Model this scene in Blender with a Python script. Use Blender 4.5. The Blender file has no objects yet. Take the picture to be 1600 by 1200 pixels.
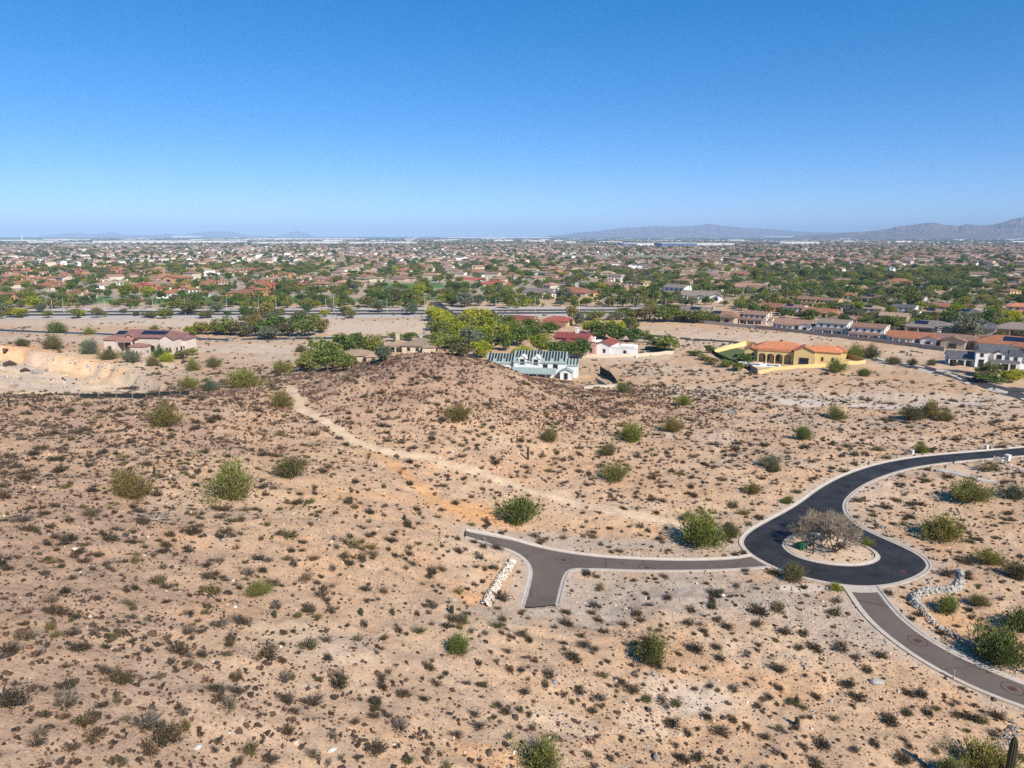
import bpy, bmesh, math, random
import numpy as np
from mathutils import Vector, Matrix, Euler

S = bpy.context.scene
class _Root:
    @property
    def objects(self): return bpy.context.scene.collection.objects
C = _Root()
random.seed(11)
rng = np.random.default_rng(11)

# ------------------------------------------------------------------ camera, sky, sun, exposure
CAMZ = 45.0
PITCH = math.radians(11.81)
FPX = 1109.0
cam_data = bpy.data.cameras.new('camera')
cam_data.sensor_width = 36.0
cam_data.lens = FPX / 1600.0 * 36.0
cam_data.clip_start = 0.5
cam_data.clip_end = 120000.0
cam = bpy.data.objects.new('camera', cam_data)
C.objects.link(cam)
cam.location = (0, 0, CAMZ)
cam.rotation_euler = (math.pi / 2 - PITCH, 0, 0)
S.camera = cam

SUN_AZ = math.radians(36)      # sun behind the camera, to its right
SUN_EL = math.radians(38)
sun_vec = Vector((math.sin(SUN_AZ) * math.cos(SUN_EL), -math.cos(SUN_AZ) * math.cos(SUN_EL), math.sin(SUN_EL)))
sd = bpy.data.lights.new('sun', 'SUN')
sd.energy = 5.0
sd.angle = math.radians(0.5)
sd.color = (1.0, 0.93, 0.83)
so = bpy.data.objects.new('sun', sd)
C.objects.link(so)
so.rotation_euler = sun_vec.to_track_quat('Z', 'Y').to_euler()
so.location = (60, -80, 200)

W = bpy.data.worlds.new('World')
S.world = W
W.use_nodes = True
nt = W.node_tree
nt.nodes.clear()
sky = nt.nodes.new('ShaderNodeTexSky')
sky.sky_type = 'NISHITA'
sky.sun_disc = False
sky.sun_elevation = SUN_EL
sky.sun_rotation = math.pi - SUN_AZ
sky.altitude = 200
sky.air_density = 0.6
sky.dust_density = 0.0
sky.ozone_density = 4.0
hs = nt.nodes.new('ShaderNodeHueSaturation')
hs.inputs['Saturation'].default_value = 1.34
bg = nt.nodes.new('ShaderNodeBackground')
bg.inputs['Strength'].default_value = 0.145
wo = nt.nodes.new('ShaderNodeOutputWorld')
nt.links.new(sky.outputs[0], hs.inputs['Color'])
tint = nt.nodes.new('ShaderNodeMix'); tint.data_type = 'RGBA'; tint.blend_type = 'MULTIPLY'; tint.inputs[0].default_value = 1.0
tint.inputs[7].default_value = (.86, .99, 1.26, 1)
nt.links.new(hs.outputs[0], tint.inputs[6]); gm = nt.nodes.new('ShaderNodeGamma'); gm.inputs[1].default_value = .75
nt.links.new(tint.outputs[2], gm.inputs[0]); nt.links.new(gm.outputs[0], bg.inputs[0])
nt.links.new(bg.outputs[0], wo.inputs[0])

S.view_settings.view_transform = 'Standard'
S.view_settings.look = 'None'
S.view_settings.exposure = 0.47
S.view_settings.gamma = 1.0
S.view_settings.use_curve_mapping = False
S.render.engine = 'CYCLES'
S.cycles.use_denoising = False
S.cycles.denoiser = 'OPENIMAGEDENOISE'
S.cycles.denoising_input_passes = 'RGB_ALBEDO_NORMAL'
S.cycles.denoising_prefilter = 'ACCURATE'
S.cycles.max_bounces = 4
S.cycles.diffuse_bounces = 2
S.cycles.glossy_bounces = 2
S.cycles.volume_bounces = 0
S.cycles.transparent_max_bounces = 4
S.cycles.sample_clamp_indirect = 4.0

# ------------------------------------------------------------------ small helpers
def tag(o, label=None, cat=None, group=None, kind=None):
    if label: o['label'] = label
    if cat: o['category'] = cat
    if group: o['group'] = group
    if kind: o['kind'] = kind
    return o

def link(o, parent=None):
    C.objects.link(o)
    if parent is not None: o.parent = parent
    return o

def empty(name, loc=(0, 0, 0), rz=0.0, scale=1.0):
    o = bpy.data.objects.new(name, None)
    o.empty_display_size = 0.5
    o.location = loc
    o.rotation_euler = (0, 0, rz)
    o.scale = (scale,) * 3 if np.isscalar(scale) else scale
    C.objects.link(o)
    return o

def mesh_np(name, verts, faces, mats=(), smooth=False, mat_idx=None):
    """faces: (n,3) or (n,4) array, or list of tuples"""
    me = bpy.data.meshes.new(name)
    verts = np.asarray(verts, dtype=np.float32)
    if isinstance(faces, np.ndarray):
        k = faces.shape[1]
        me.vertices.add(len(verts)); me.vertices.foreach_set('co', verts.ravel())
        me.loops.add(faces.size); me.loops.foreach_set('vertex_index', faces.astype(np.int32).ravel())
        me.polygons.add(len(faces))
        me.polygons.foreach_set('loop_start', np.arange(0, faces.size, k, dtype=np.int32))
        me.update(calc_edges=True)
    else:
        me.from_pydata([tuple(map(float, v)) for v in verts], [], faces)
        me.update()
    for m in mats: me.materials.append(m)
    if mat_idx is not None: me.polygons.foreach_set('material_index', np.asarray(mat_idx, dtype=np.int32))
    if smooth: me.polygons.foreach_set('use_smooth', np.ones(len(me.polygons), dtype=bool))
    return me

def obj(name, me, parent=None, loc=None, rz=None, scale=None):
    o = bpy.data.objects.new(name, me)
    if loc is not None: o.location = loc
    if rz is not None: o.rotation_euler = (0, 0, rz)
    if scale is not None: o.scale = (scale,) * 3 if np.isscalar(scale) else scale
    return link(o, parent)

class MB:
    """collects polygons in lists, builds one mesh"""
    def __init__(s): s.v = []; s.f = []; s.m = []
    def poly(s, pts, m=0):
        b = len(s.v); s.v += [tuple(p) for p in pts]; s.f.append(tuple(range(b, b + len(pts)))); s.m.append(m)
    def box(s, x0, x1, y0, y1, z0, z1, m=0, bottom=True):
        b = len(s.v)
        s.v += [(x0, y0, z0), (x1, y0, z0), (x1, y1, z0), (x0, y1, z0), (x0, y0, z1), (x1, y0, z1), (x1, y1, z1), (x0, y1, z1)]
        fs = [(0, 1, 5, 4), (1, 2, 6, 5), (2, 3, 7, 6), (3, 0, 4, 7), (4, 5, 6, 7)]
        if bottom: fs.append((3, 2, 1, 0))
        for f in fs: s.f.append(tuple(b + i for i in f)); s.m.append(m)
    def bar(s, p, q, r0, r1, n=5, m=0, cap=False):
        p = Vector(p); q = Vector(q); d = (q - p)
        if d.length < 1e-6: return
        d.normalize()
        a = d.orthogonal().normalized(); c = d.cross(a)
        b = len(s.v)
        for k in range(n):
            t = 2 * math.pi * k / n
            e = a * math.cos(t) + c * math.sin(t)
            s.v.append(tuple(p + e * r0)); s.v.append(tuple(q + e * r1))
        for k in range(n):
            k2 = (k + 1) % n
            s.f.append((b + 2 * k, b + 2 * k2, b + 2 * k2 + 1, b + 2 * k + 1)); s.m.append(m)
        if cap:
            s.f.append(tuple(b + 2 * k + 1 for k in range(n))); s.m.append(m)
    def mesh(s, name, mats, smooth=False):
        me = bpy.data.meshes.new(name)
        me.from_pydata(s.v, [], s.f)
        for m in mats: me.materials.append(m)
        if any(s.m): me.polygons.foreach_set('material_index', s.m)
        if smooth: me.polygons.foreach_set('use_smooth', [True] * len(s.f))
        me.update()
        return me
    def build(s, name, mats, parent=None, smooth=False):
        return obj(name, s.mesh(name, mats if isinstance(mats, (list, tuple)) else [mats], smooth), parent)

# ------------------------------------------------------------------ noise
def _h(a, b, seed):
    n = (a * 374761393 + b * 668265263 + seed * 97471141) & 0x7fffffff
    n = ((n ^ (n >> 13)) * 1274126177) & 0x7fffffff
    return ((n ^ (n >> 16)) & 0xffff) / 65535.0

def vnoise(x, y, seed=0):
    x = np.asarray(x, dtype=float); y = np.asarray(y, dtype=float)
    xi = np.floor(x).astype(np.int64); yi = np.floor(y).astype(np.int64)
    fx = x - xi; fy = y - yi
    fx = fx * fx * (3 - 2 * fx); fy = fy * fy * (3 - 2 * fy)
    a = _h(xi, yi, seed); b = _h(xi + 1, yi, seed); c = _h(xi, yi + 1, seed); d = _h(xi + 1, yi + 1, seed)
    return (a * (1 - fx) + b * fx) * (1 - fy) + (c * (1 - fx) + d * fx) * fy

def fbm(x, y, seed=0, octs=4):
    s = 0; a = 0.5; t = 0
    for i in range(octs):
        s = s + a * vnoise(x * 2 ** i, y * 2 ** i, seed + i * 17); t += a; a *= 0.55
    return s / t

def sstep(a, b, x):
    t = np.clip((x - a) / (b - a), 0, 1)
    return t * t * (3 - 2 * t)

# ------------------------------------------------------------------ pixel <-> world (photo is 1600 x 1200)
cp, sp = math.cos(PITCH), math.sin(PITCH)
def pdir(px, py):
    r = np.asarray(px, dtype=float) - 800.0
    u = 600.0 - np.asarray(py, dtype=float)
    return np.stack([r, FPX * cp + u * sp, -FPX * sp + u * cp], -1)

def plane_pt(px, py, z=0.0):
    d = pdir(px, py)
    t = (z - CAMZ) / d[..., 2]
    return np.stack([d[..., 0] * t, d[..., 1] * t, d[..., 2] * t + CAMZ], -1)

def project(P):
    P = np.asarray(P, dtype=float)
    x = P[..., 0]; y = P[..., 1]; z = P[..., 2] - CAMZ
    dep = y * cp - z * sp
    up = y * sp + z * cp
    dd = np.where(dep > 0.1, dep, 0.1)
    return 800 + FPX * x / dd, 600 - FPX * up / dd, dep

# ------------------------------------------------------------------ terrain heights: thin plate spline through estimated points
CTRL = [  # photo x, photo y, height
    (1600, 700, .5), (1400, 725, .3), (1250, 790, 0), (1155, 850, 0), (1455, 880, 0), (1300, 915, 0), (1300, 850, 0), (1320, 800, 0),
    (1600, 1090, -1.2), (1450, 1000, -.5), (1350, 930, 0), (1600, 900, -.2), (1600, 800, .2), (1500, 850, 0),
    (870, 880, 1.4), (740, 832, 3.2), (845, 940, 1.6), (1000, 885, .7), (1100, 885, .3),
    (1000, 640, 2.2), (1100, 560, 0), (1600, 560, 0), (1200, 640, .6), (1400, 640, .3), (1300, 580, 0), (1500, 600, 0), (1600, 640, .2),
    (1200, 740, 1.2), (1100, 700, 1.8),
    (640, 553, 14), (700, 552, 14.6), (760, 564, 12.0), (830, 592, 6.4), (900, 606, 3.0), (560, 572, 10.5), (480, 602, 9),
    (700, 600, 12.3), (620, 620, 11), (700, 640, 9.6), (700, 700, 6.8), (700, 760, 4.8), (790, 820, 2.6), (600, 680, 8),
    (900, 700, 2.8), (1000, 760, 1.3), (900, 640, 4), (800, 640, 6.6), (800, 700, 5.2), (850, 760, 2.6), (900, 820, 1.2),
    (460, 612, 9.5), (400, 592, 4.5), (430, 562, 1), (350, 604, 7), (300, 580, 2.5), (480, 560, 1),
    (290, 615, 11), (150, 617, 13), (0, 619, 15), (-200, 622, 18), (100, 596, 4), (220, 602, 5), (200, 566, 2), (100, 551, 3.2), (0, 541, 5), (-150, 541, 6),
    (0, 700, 15.5), (0, 800, 17), (0, 1000, 19), (0, 1200, 20), (200, 700, 13.6), (200, 900, 15), (400, 700, 11.4), (400, 800, 11.5), (400, 1000, 12.6), (400, 1200, 13.2),
    (600, 740, 8), (600, 850, 8), (600, 1000, 8.4), (600, 1200, 10), (800, 1000, 4.4), (800, 1200, 6.6), (700, 880, 5), (770, 920, 3),
    (1000, 960, 1.4), (1000, 1100, 2.2), (1000, 1200, 3.2), (1200, 1000, .4), (1200, 1200, 1.3), (1400, 1100, -.6), (1400, 1200, -.6), (1600, 1200, -1.4),
    (400, 500, 0), (100, 510, 0), (700, 500, 0), (1000, 520, 0), (300, 540, 0), (1400, 520, 0),
]
_pts = np.array([plane_pt(a, b, z) for a, b, z in CTRL])
_extra = np.array([(-17, 215, 6), (-17, 240, 2), (28, 220, 1), (30, 245, 0.3), (-62, 222, 4), (-62, 250, 1), (5, 220, 1.6),
                   (-85, 150, 10.5), (-120, 150, 9), (-200, 60, 30), (-200, 120, 26), (-250, 180, 22), (-260, 0, 38), (-60, -40, 26), (60, -40, 6), (200, 0, -3), (0, 0, 14),
                   (-290, 300, 3), (-290, 400, 0), (0, 420, 0), (-100, 400, 0), (100, 400, 0), (280, 300, 0), (290, 420, 0), (280, 100, -1), (-150, 300, 0), (0, 300, 0), (120, 300, 0), (0, 350, 0)], dtype=float)
_pts = np.vstack([_pts, _extra])
def _phi(r2): return 0.5 * r2 * np.log(np.maximum(r2, 1e-9))
_n = len(_pts)
_P = _pts[:, :2] / 100.0
_A = np.zeros((_n + 3, _n + 3))
_A[:_n, :_n] = _phi(((_P[:, None] - _P[None]) ** 2).sum(-1)) + np.eye(_n) * 0.002
_A[:_n, _n] = 1; _A[:_n, _n + 1:] = _P; _A[_n, :_n] = 1; _A[_n + 1:, :_n] = _P.T
_w = np.linalg.solve(_A, np.r_[_pts[:, 2], 0, 0, 0])
GX0, GX1, GY0, GY1 = -300.0, 300.0, -60.0, 430.0
_gx = np.arange(GX0, GX1 + 1); _gy = np.arange(GY0, GY1 + 1)
_XX, _YY = np.meshgrid(_gx / 100, _gy / 100)
_Z = _w[_n] + _w[_n + 1] * _XX + _w[_n + 2] * _YY
for _i in range(_n):
    _Z += _w[_i] * _phi((_XX - _P[_i, 0]) ** 2 + (_YY - _P[_i, 1]) ** 2)
_Z *= 1 - sstep(300, 400, _YY * 100)

def Hs(x, y):
    x = np.asarray(x, dtype=float); y = np.asarray(y, dtype=float)
    fx = np.clip(x - GX0, 0, GX1 - GX0 - 1.001); fy = np.clip(y - GY0, 0, GY1 - GY0 - 1.001)
    ix = fx.astype(int); iy = fy.astype(int); fx = fx - ix; fy = fy - iy
    z = (_Z[iy, ix] * (1 - fx) + _Z[iy, ix + 1] * fx) * (1 - fy) + (_Z[iy + 1, ix] * (1 - fx) + _Z[iy + 1, ix + 1] * fx) * fy
    far = np.maximum(np.abs(x) - 300, 0)
    return z * (1 - sstep(0, 300, far) * (x > 0)) 

def march(px, py, Hf=None, over=0.0):
    Hf = Hf or Hs
    d = pdir(px, py); d = d / np.linalg.norm(d, axis=-1, keepdims=True)
    t = 15.0; prev = 15.0
    while t < 3000:
        p = d * t; z = CAMZ + p[2]
        if z < float(Hf(p[0], p[1])) + over:
            lo, hi = prev, t
            for _ in range(24):
                m = (lo + hi) / 2; q = d * m
                if CAMZ + q[2] < float(Hf(q[0], q[1])) + over: hi = m
                else: lo = m
            q = d * hi
            return np.array([q[0], q[1], float(Hf(q[0], q[1]))])
        prev = t; t *= 1.009
    return plane_pt(px, py, 0.0)

# ------------------------------------------------------------------ road outlines (photo pixels dropped onto the smooth terrain)
def chaikin(P, it=2, closed=False):
    P = np.asarray(P, dtype=float)
    for _ in range(it):
        if closed:
            Q = np.roll(P, -1, 0)
            P = np.stack([P * .75 + Q * .25, P * .25 + Q * .75], 1).reshape(-1, P.shape[1])
        else:
            a, b = P[:-1], P[1:]
            N = np.stack([a * .75 + b * .25, a * .25 + b * .75], 1).reshape(-1, P.shape[1])
            P = np.vstack([P[:1], N, P[-1:]])
    return P
def drop(lst): return np.array([march(a, b)[:2] for a, b in lst])

K_black = drop([(1760, 690), (1680, 694), (1600, 699), (1550, 704), (1475, 710), (1425, 715), (1375, 724), (1325, 740), (1282, 762), (1250, 786), (1225, 801), (1200, 814), (1172, 830), (1161, 842), (1161, 853), (1175, 867), (1200, 881), (1227, 893), (1260, 903), (1300, 911), (1340, 916), (1375, 915), (1405, 910), (1432, 900), (1448, 889), (1449, 880), (1437, 868), (1412, 855), (1375, 839), (1340, 822), (1322, 806), (1316, 791), (1322, 777), (1345, 759), (1375, 745), (1412, 733), (1450, 726), (1500, 720), (1560, 715), (1620, 710), (1700, 705), (1780, 700)])
K_island = drop([(1222, 850), (1226, 858), (1240, 868), (1262, 876), (1300, 883), (1338, 885), (1366, 880), (1377, 871), (1366, 859), (1345, 849), (1322, 841), (1298, 835), (1270, 832), (1245, 834), (1229, 840)])
K_top = drop([(728, 829), (765, 835), (800, 843), (837, 854), (875, 862), (925, 869), (975, 873), (1050, 876), (1125, 875), (1160, 872), (1178, 868)])
K_west = drop([(728, 838), (765, 849), (795, 858), (812, 866), (826, 878), (832, 893), (829, 908), (824, 928), (818, 948)])
K_stub = drop([(869, 944), (876, 915), (880, 902), (885, 893), (896, 888), (925, 888), (1000, 891), (1075, 891), (1140, 889), (1185, 886), (1205, 884)])
K_lowl = drop([(1322, 915), (1330, 926), (1350, 956), (1375, 982), (1412, 1011), (1450, 1036), (1500, 1063), (1550, 1085), (1600, 1103), (1680, 1130), (1780, 1160), (1900, 1190)])
K_lowr = drop([(1364, 914), (1373, 926), (1388, 946), (1407, 967), (1437, 991), (1475, 1015), (1525, 1039), (1570, 1058), (1620, 1077), (1700, 1103), (1800, 1130), (1900, 1155)])
K_black = chaikin(K_black); K_island = chaikin(K_island, 2, True)
K_top = chaikin(K_top); K_west = chaikin(K_west); K_stub = chaikin(K_stub); K_lowl = chaikin(K_lowl); K_lowr = chaikin(K_lowr)
POLY_black = K_black
POLY_branch = np.vstack([K_top, K_stub[::-1], K_west[::-1]])
POLY_low = np.vstack([K_lowl, K_lowr[::-1]])

def inside(poly, x, y):
    x = np.asarray(x); y = np.asarray(y); c = np.zeros(x.shape, bool)
    n = len(poly)
    for i in range(n):
        x0, y0 = poly[i]; x1, y1 = poly[(i + 1) % n]
        if y0 == y1: continue
        k = ((y0 > y) != (y1 > y)) & (x < (x1 - x0) * (y - y0) / (y1 - y0) + x0)
        c ^= k
    return c
def dist_line(P, x, y, closed=False):
    x = np.asarray(x, dtype=float); y = np.asarray(y, dtype=float)
    best = np.full(x.shape, 1e9)
    n = len(P)
    for i in range(n if closed else n - 1):
        ax, ay = P[i][:2]; bx, by = P[(i + 1) % n][:2]
        dx, dy = bx - ax, by - ay; L = dx * dx + dy * dy + 1e-12
        t = np.clip(((x - ax) * dx + (y - ay) * dy) / L, 0, 1)
        best = np.minimum(best, (x - ax - t * dx) ** 2 + (y - ay - t * dy) ** 2)
    return np.sqrt(best)
def sdist(poly, x, y):
    d = dist_line(poly, x, y, True)
    return np.where(inside(poly, x, y), -d, d)
# the excavation beyond the left spur: its floor is cut some metres into the slope
PIT = drop([(-120, 540), (0, 543), (40, 546), (75, 553), (120, 560), (170, 570), (215, 583), (258, 603), (262, 614), (-120, 618)])
_gX, _gY = np.meshgrid(_gx, _gy)
_m = (_gX < -20) & (_gY > 120) & (_gY < 330)
_sd = sdist(PIT, _gX[_m], _gY[_m]) + (fbm(_gX[_m] / 9, _gY[_m] / 9, 701, 3) - .5) * 7
_lum = (fbm(_gX[_m] / 9, _gY[_m] / 7, 707, 4) - .5) * 3.0
_cut = 4.2 * (1 - sstep(-3.0, .8, _sd)) * sstep(148, 170, _gY[_m])
_Z[_m] = _Z[_m] - _cut + _lum * (1 - sstep(-6, -1, _sd)) * sstep(150, 170, _gY[_m])
_allr = np.vstack([K_black, POLY_branch, POLY_low])
RB = (_allr[:, 0].min() - 12, _allr[:, 0].max() + 12, _allr[:, 1].min() - 12, _allr[:, 1].max() + 12)
def road_sd(x, y):
    """signed distance to the asphalt (negative on it); island counts as outside"""
    x = np.asarray(x, dtype=float); y = np.asarray(y, dtype=float)
    out = np.full(x.shape, 30.0)
    m = (x > RB[0]) & (x < RB[1]) & (y > RB[2]) & (y < RB[3])
    if m.any():
        a, b = x[m], y[m]
        s = np.maximum(sdist(POLY_black, a, b), -sdist(K_island, a, b))
        s = np.minimum(s, sdist(POLY_branch, a, b)); s = np.minimum(s, sdist(POLY_low, a, b))
        out[m] = s
    return out

def Hf(x, y):
    """final ground height"""
    x = np.asarray(x, dtype=float); y = np.asarray(y, dtype=float)
    z = Hs(x, y)
    sd_ = road_sd(x, y)
    r = np.hypot(x, y)
    w = sstep(0.6, 6, sd_) * (1 - sstep(300, 420, r))
    n = (fbm(x / 16, y / 16, 3, 3) - .5) * 1.5 + (fbm(x / 3.5, y / 3.5, 9, 3) - .5) * 0.75 - .2 * sstep(.44, .5, fbm(x / 13 + y / 40, y / 26, 15, 2)) * (1 - sstep(.5, .56, fbm(x / 13 + y / 40, y / 26, 15, 2)))
    z = z + n * w
    z = z - 0.4 * (1 - sstep(0.30, 0.42, sd_))
    return z
def at(px, py):
    q = march(px, py)
    return np.array([q[0], q[1], float(Hf(q[0], q[1]))])
# ------------------------------------------------------------------ materials
def mat(name, col=(.5, .5, .5), rough=0.9, spec=0.2, metal=0.0):
    m = bpy.data.materials.new(name); m.use_nodes = True
    b = m.node_tree.nodes['Principled BSDF']
    b.inputs['Base Color'].default_value = (*col, 1)
    b.inputs['Roughness'].default_value = rough
    b.inputs['Specular IOR Level'].default_value = spec
    b.inputs['Metallic'].default_value = metal
    return m
def N(m, t, **kw):
    n = m.node_tree.nodes.new(t)
    for k, v in kw.items():
        if k in n.inputs.keys(): n.inputs[k].default_value = v
        else: setattr(n, k, v)
    return n
def L(m, a, b): m.node_tree.links.new(a, b)
def bsdf(m): return m.node_tree.nodes['Principled BSDF']
def mixc(m, blend, fac, a, b):
    n = m.node_tree.nodes.new('ShaderNodeMix'); n.data_type = 'RGBA'; n.blend_type = blend
    for sock, v in ((n.inputs[0], fac), (n.inputs[6], a), (n.inputs[7], b)):
        if hasattr(v, 'links') or isinstance(v, bpy.types.NodeSocket): L(m, v, sock)
        elif np.isscalar(v): sock.default_value = v
        else: sock.default_value = (*v, 1)
    return n.outputs[2]
def ramp(m, fac, stops, interp='LINEAR'):
    n = m.node_tree.nodes.new('ShaderNodeValToRGB'); n.color_ramp.interpolation = interp
    e = n.color_ramp.elements
    while len(e) < len(stops): e.new(0.5)
    for k, (p, c) in enumerate(stops):
        e[k].position = p; e[k].color = (*c, 1) if len(c) == 3 else c
    L(m, fac, n.inputs[0]); return n.outputs[0]
def noise_node(m, scale, detail=3, rough=.6, coord=None):
    n = N(m, 'ShaderNodeTexNoise'); n.inputs['Scale'].default_value = scale; n.inputs['Detail'].default_value = detail; n.inputs['Roughness'].default_value = rough
    if coord is not None: L(m, coord, n.inputs['Vector'])
    return n.outputs[0]
def mottled(name, col, amt=.25, scale=1.0, rough=.9, spec=.2, bump=0.0, obj_random=0.0):
    """colour broken by noise; optional change from object to object"""
    m = mat(name, col, rough, spec)
    tc = N(m, 'ShaderNodeTexCoord')
    f = noise_node(m, scale, 5, .65, tc.outputs['Object'])
    lo = tuple(c * (1 - amt) for c in col); hi = tuple(min(1, c * (1 + amt)) for c in col)
    c = ramp(m, f, [(.3, lo), (.7, hi)])
    if obj_random:
        oi = N(m, 'ShaderNodeObjectInfo')
        r = ramp(m, oi.outputs['Random'], [(0, (1 - obj_random,) * 3), (1, (1 + obj_random * .4,) * 3)])
        c = mixc(m, 'MULTIPLY', 1.0, c, r)
    L(m, c, bsdf(m).inputs['Base Color'])
    if bump:
        bn = N(m, 'ShaderNodeBump'); bn.inputs['Strength'].default_value = bump; bn.inputs['Distance'].default_value = .05
        L(m, f, bn.inputs['Height']); L(m, bn.outputs[0], bsdf(m).inputs['Normal'])
    return m

# ground: base colour per place comes from the mesh attribute "earth", grain and pebbles from noise in metres
def ground_material():
    m = mat('desert_soil', (.42, .31, .22), .95, .1)
    at_ = N(m, 'ShaderNodeAttribute'); at_.attribute_name = 'earth'
    geo = N(m, 'ShaderNodeNewGeometry')
    P = geo.outputs['Position']
    n1 = noise_node(m, .35, 5, .65, P)
    n2 = noise_node(m, 2.2, 5, .7, P)
    c = mixc(m, 'MULTIPLY', 1.0, at_.outputs['Color'], ramp(m, n1, [(.3, (.87, .85, .83)), (.7, (1.12, 1.12, 1.12))]))
    c = mixc(m, 'MULTIPLY', 1.0, c, ramp(m, n2, [(.28, (.62, .58, .54)), (.44, (1, 1, 1)), (.72, (1.2, 1.2, 1.2))]))
    # pebbles: dark and pale specks
    v = N(m, 'ShaderNodeTexVoronoi'); v.inputs['Scale'].default_value = 2.6; L(m, P, v.inputs['Vector'])
    sp = ramp(m, v.outputs['Distance'], [(.16, (1, 1, 1)), (.34, (0, 0, 0))])
    sep1 = N(m, 'ShaderNodeSeparateColor'); L(m, v.outputs['Color'], sep1.inputs[0])
    hue = ramp(m, sep1.outputs[0], [(.0, (.26, .21, .19)), (.42, (.50, .43, .39)), (.56, (1.0, .98, .95)), (.75, (1.0, 1.0, 1.0)), (1, (1.4, 1.4, 1.4))])
    c2 = mixc(m, 'MULTIPLY', 1.0, c, hue)
    att = N(m, 'ShaderNodeAttribute'); att.attribute_name = 'grain'
    fac = N(m, 'ShaderNodeMath', operation='MULTIPLY'); L(m, sp, fac.inputs[0]); L(m, att.outputs['Fac'], fac.inputs[1])
    c = mixc(m, 'MIX', fac.outputs[0], c, c2)
    v2 = N(m, 'ShaderNodeTexVoronoi'); v2.inputs['Scale'].default_value = 6.5; L(m, P, v2.inputs['Vector'])
    sp2 = ramp(m, v2.outputs['Distance'], [(.2, (1, 1, 1)), (.36, (0, 0, 0))])
    sep2 = N(m, 'ShaderNodeSeparateColor'); L(m, v2.outputs['Color'], sep2.inputs[0])
    hue2 = ramp(m, sep2.outputs[0], [(.25, (.36, .30, .27)), (.5, (1, 1, 1)), (1, (1.45, 1.45, 1.45))])
    fac2 = N(m, 'ShaderNodeMath', operation='MULTIPLY'); L(m, sp2, fac2.inputs[0]); L(m, att.outputs['Fac'], fac2.inputs[1])
    c = mixc(m, 'MIX', fac2.outputs[0], c, mixc(m, 'MULTIPLY', 1.0, c, hue2))
    L(m, c, bsdf(m).inputs['Base Color'])
    bn = N(m, 'ShaderNodeBump'); bn.inputs['Strength'].default_value = .7; bn.inputs['Distance'].default_value = .12
    L(m, n2, bn.inputs['Height']); L(m, bn.outputs[0], bsdf(m).inputs['Normal'])
    return m

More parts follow.
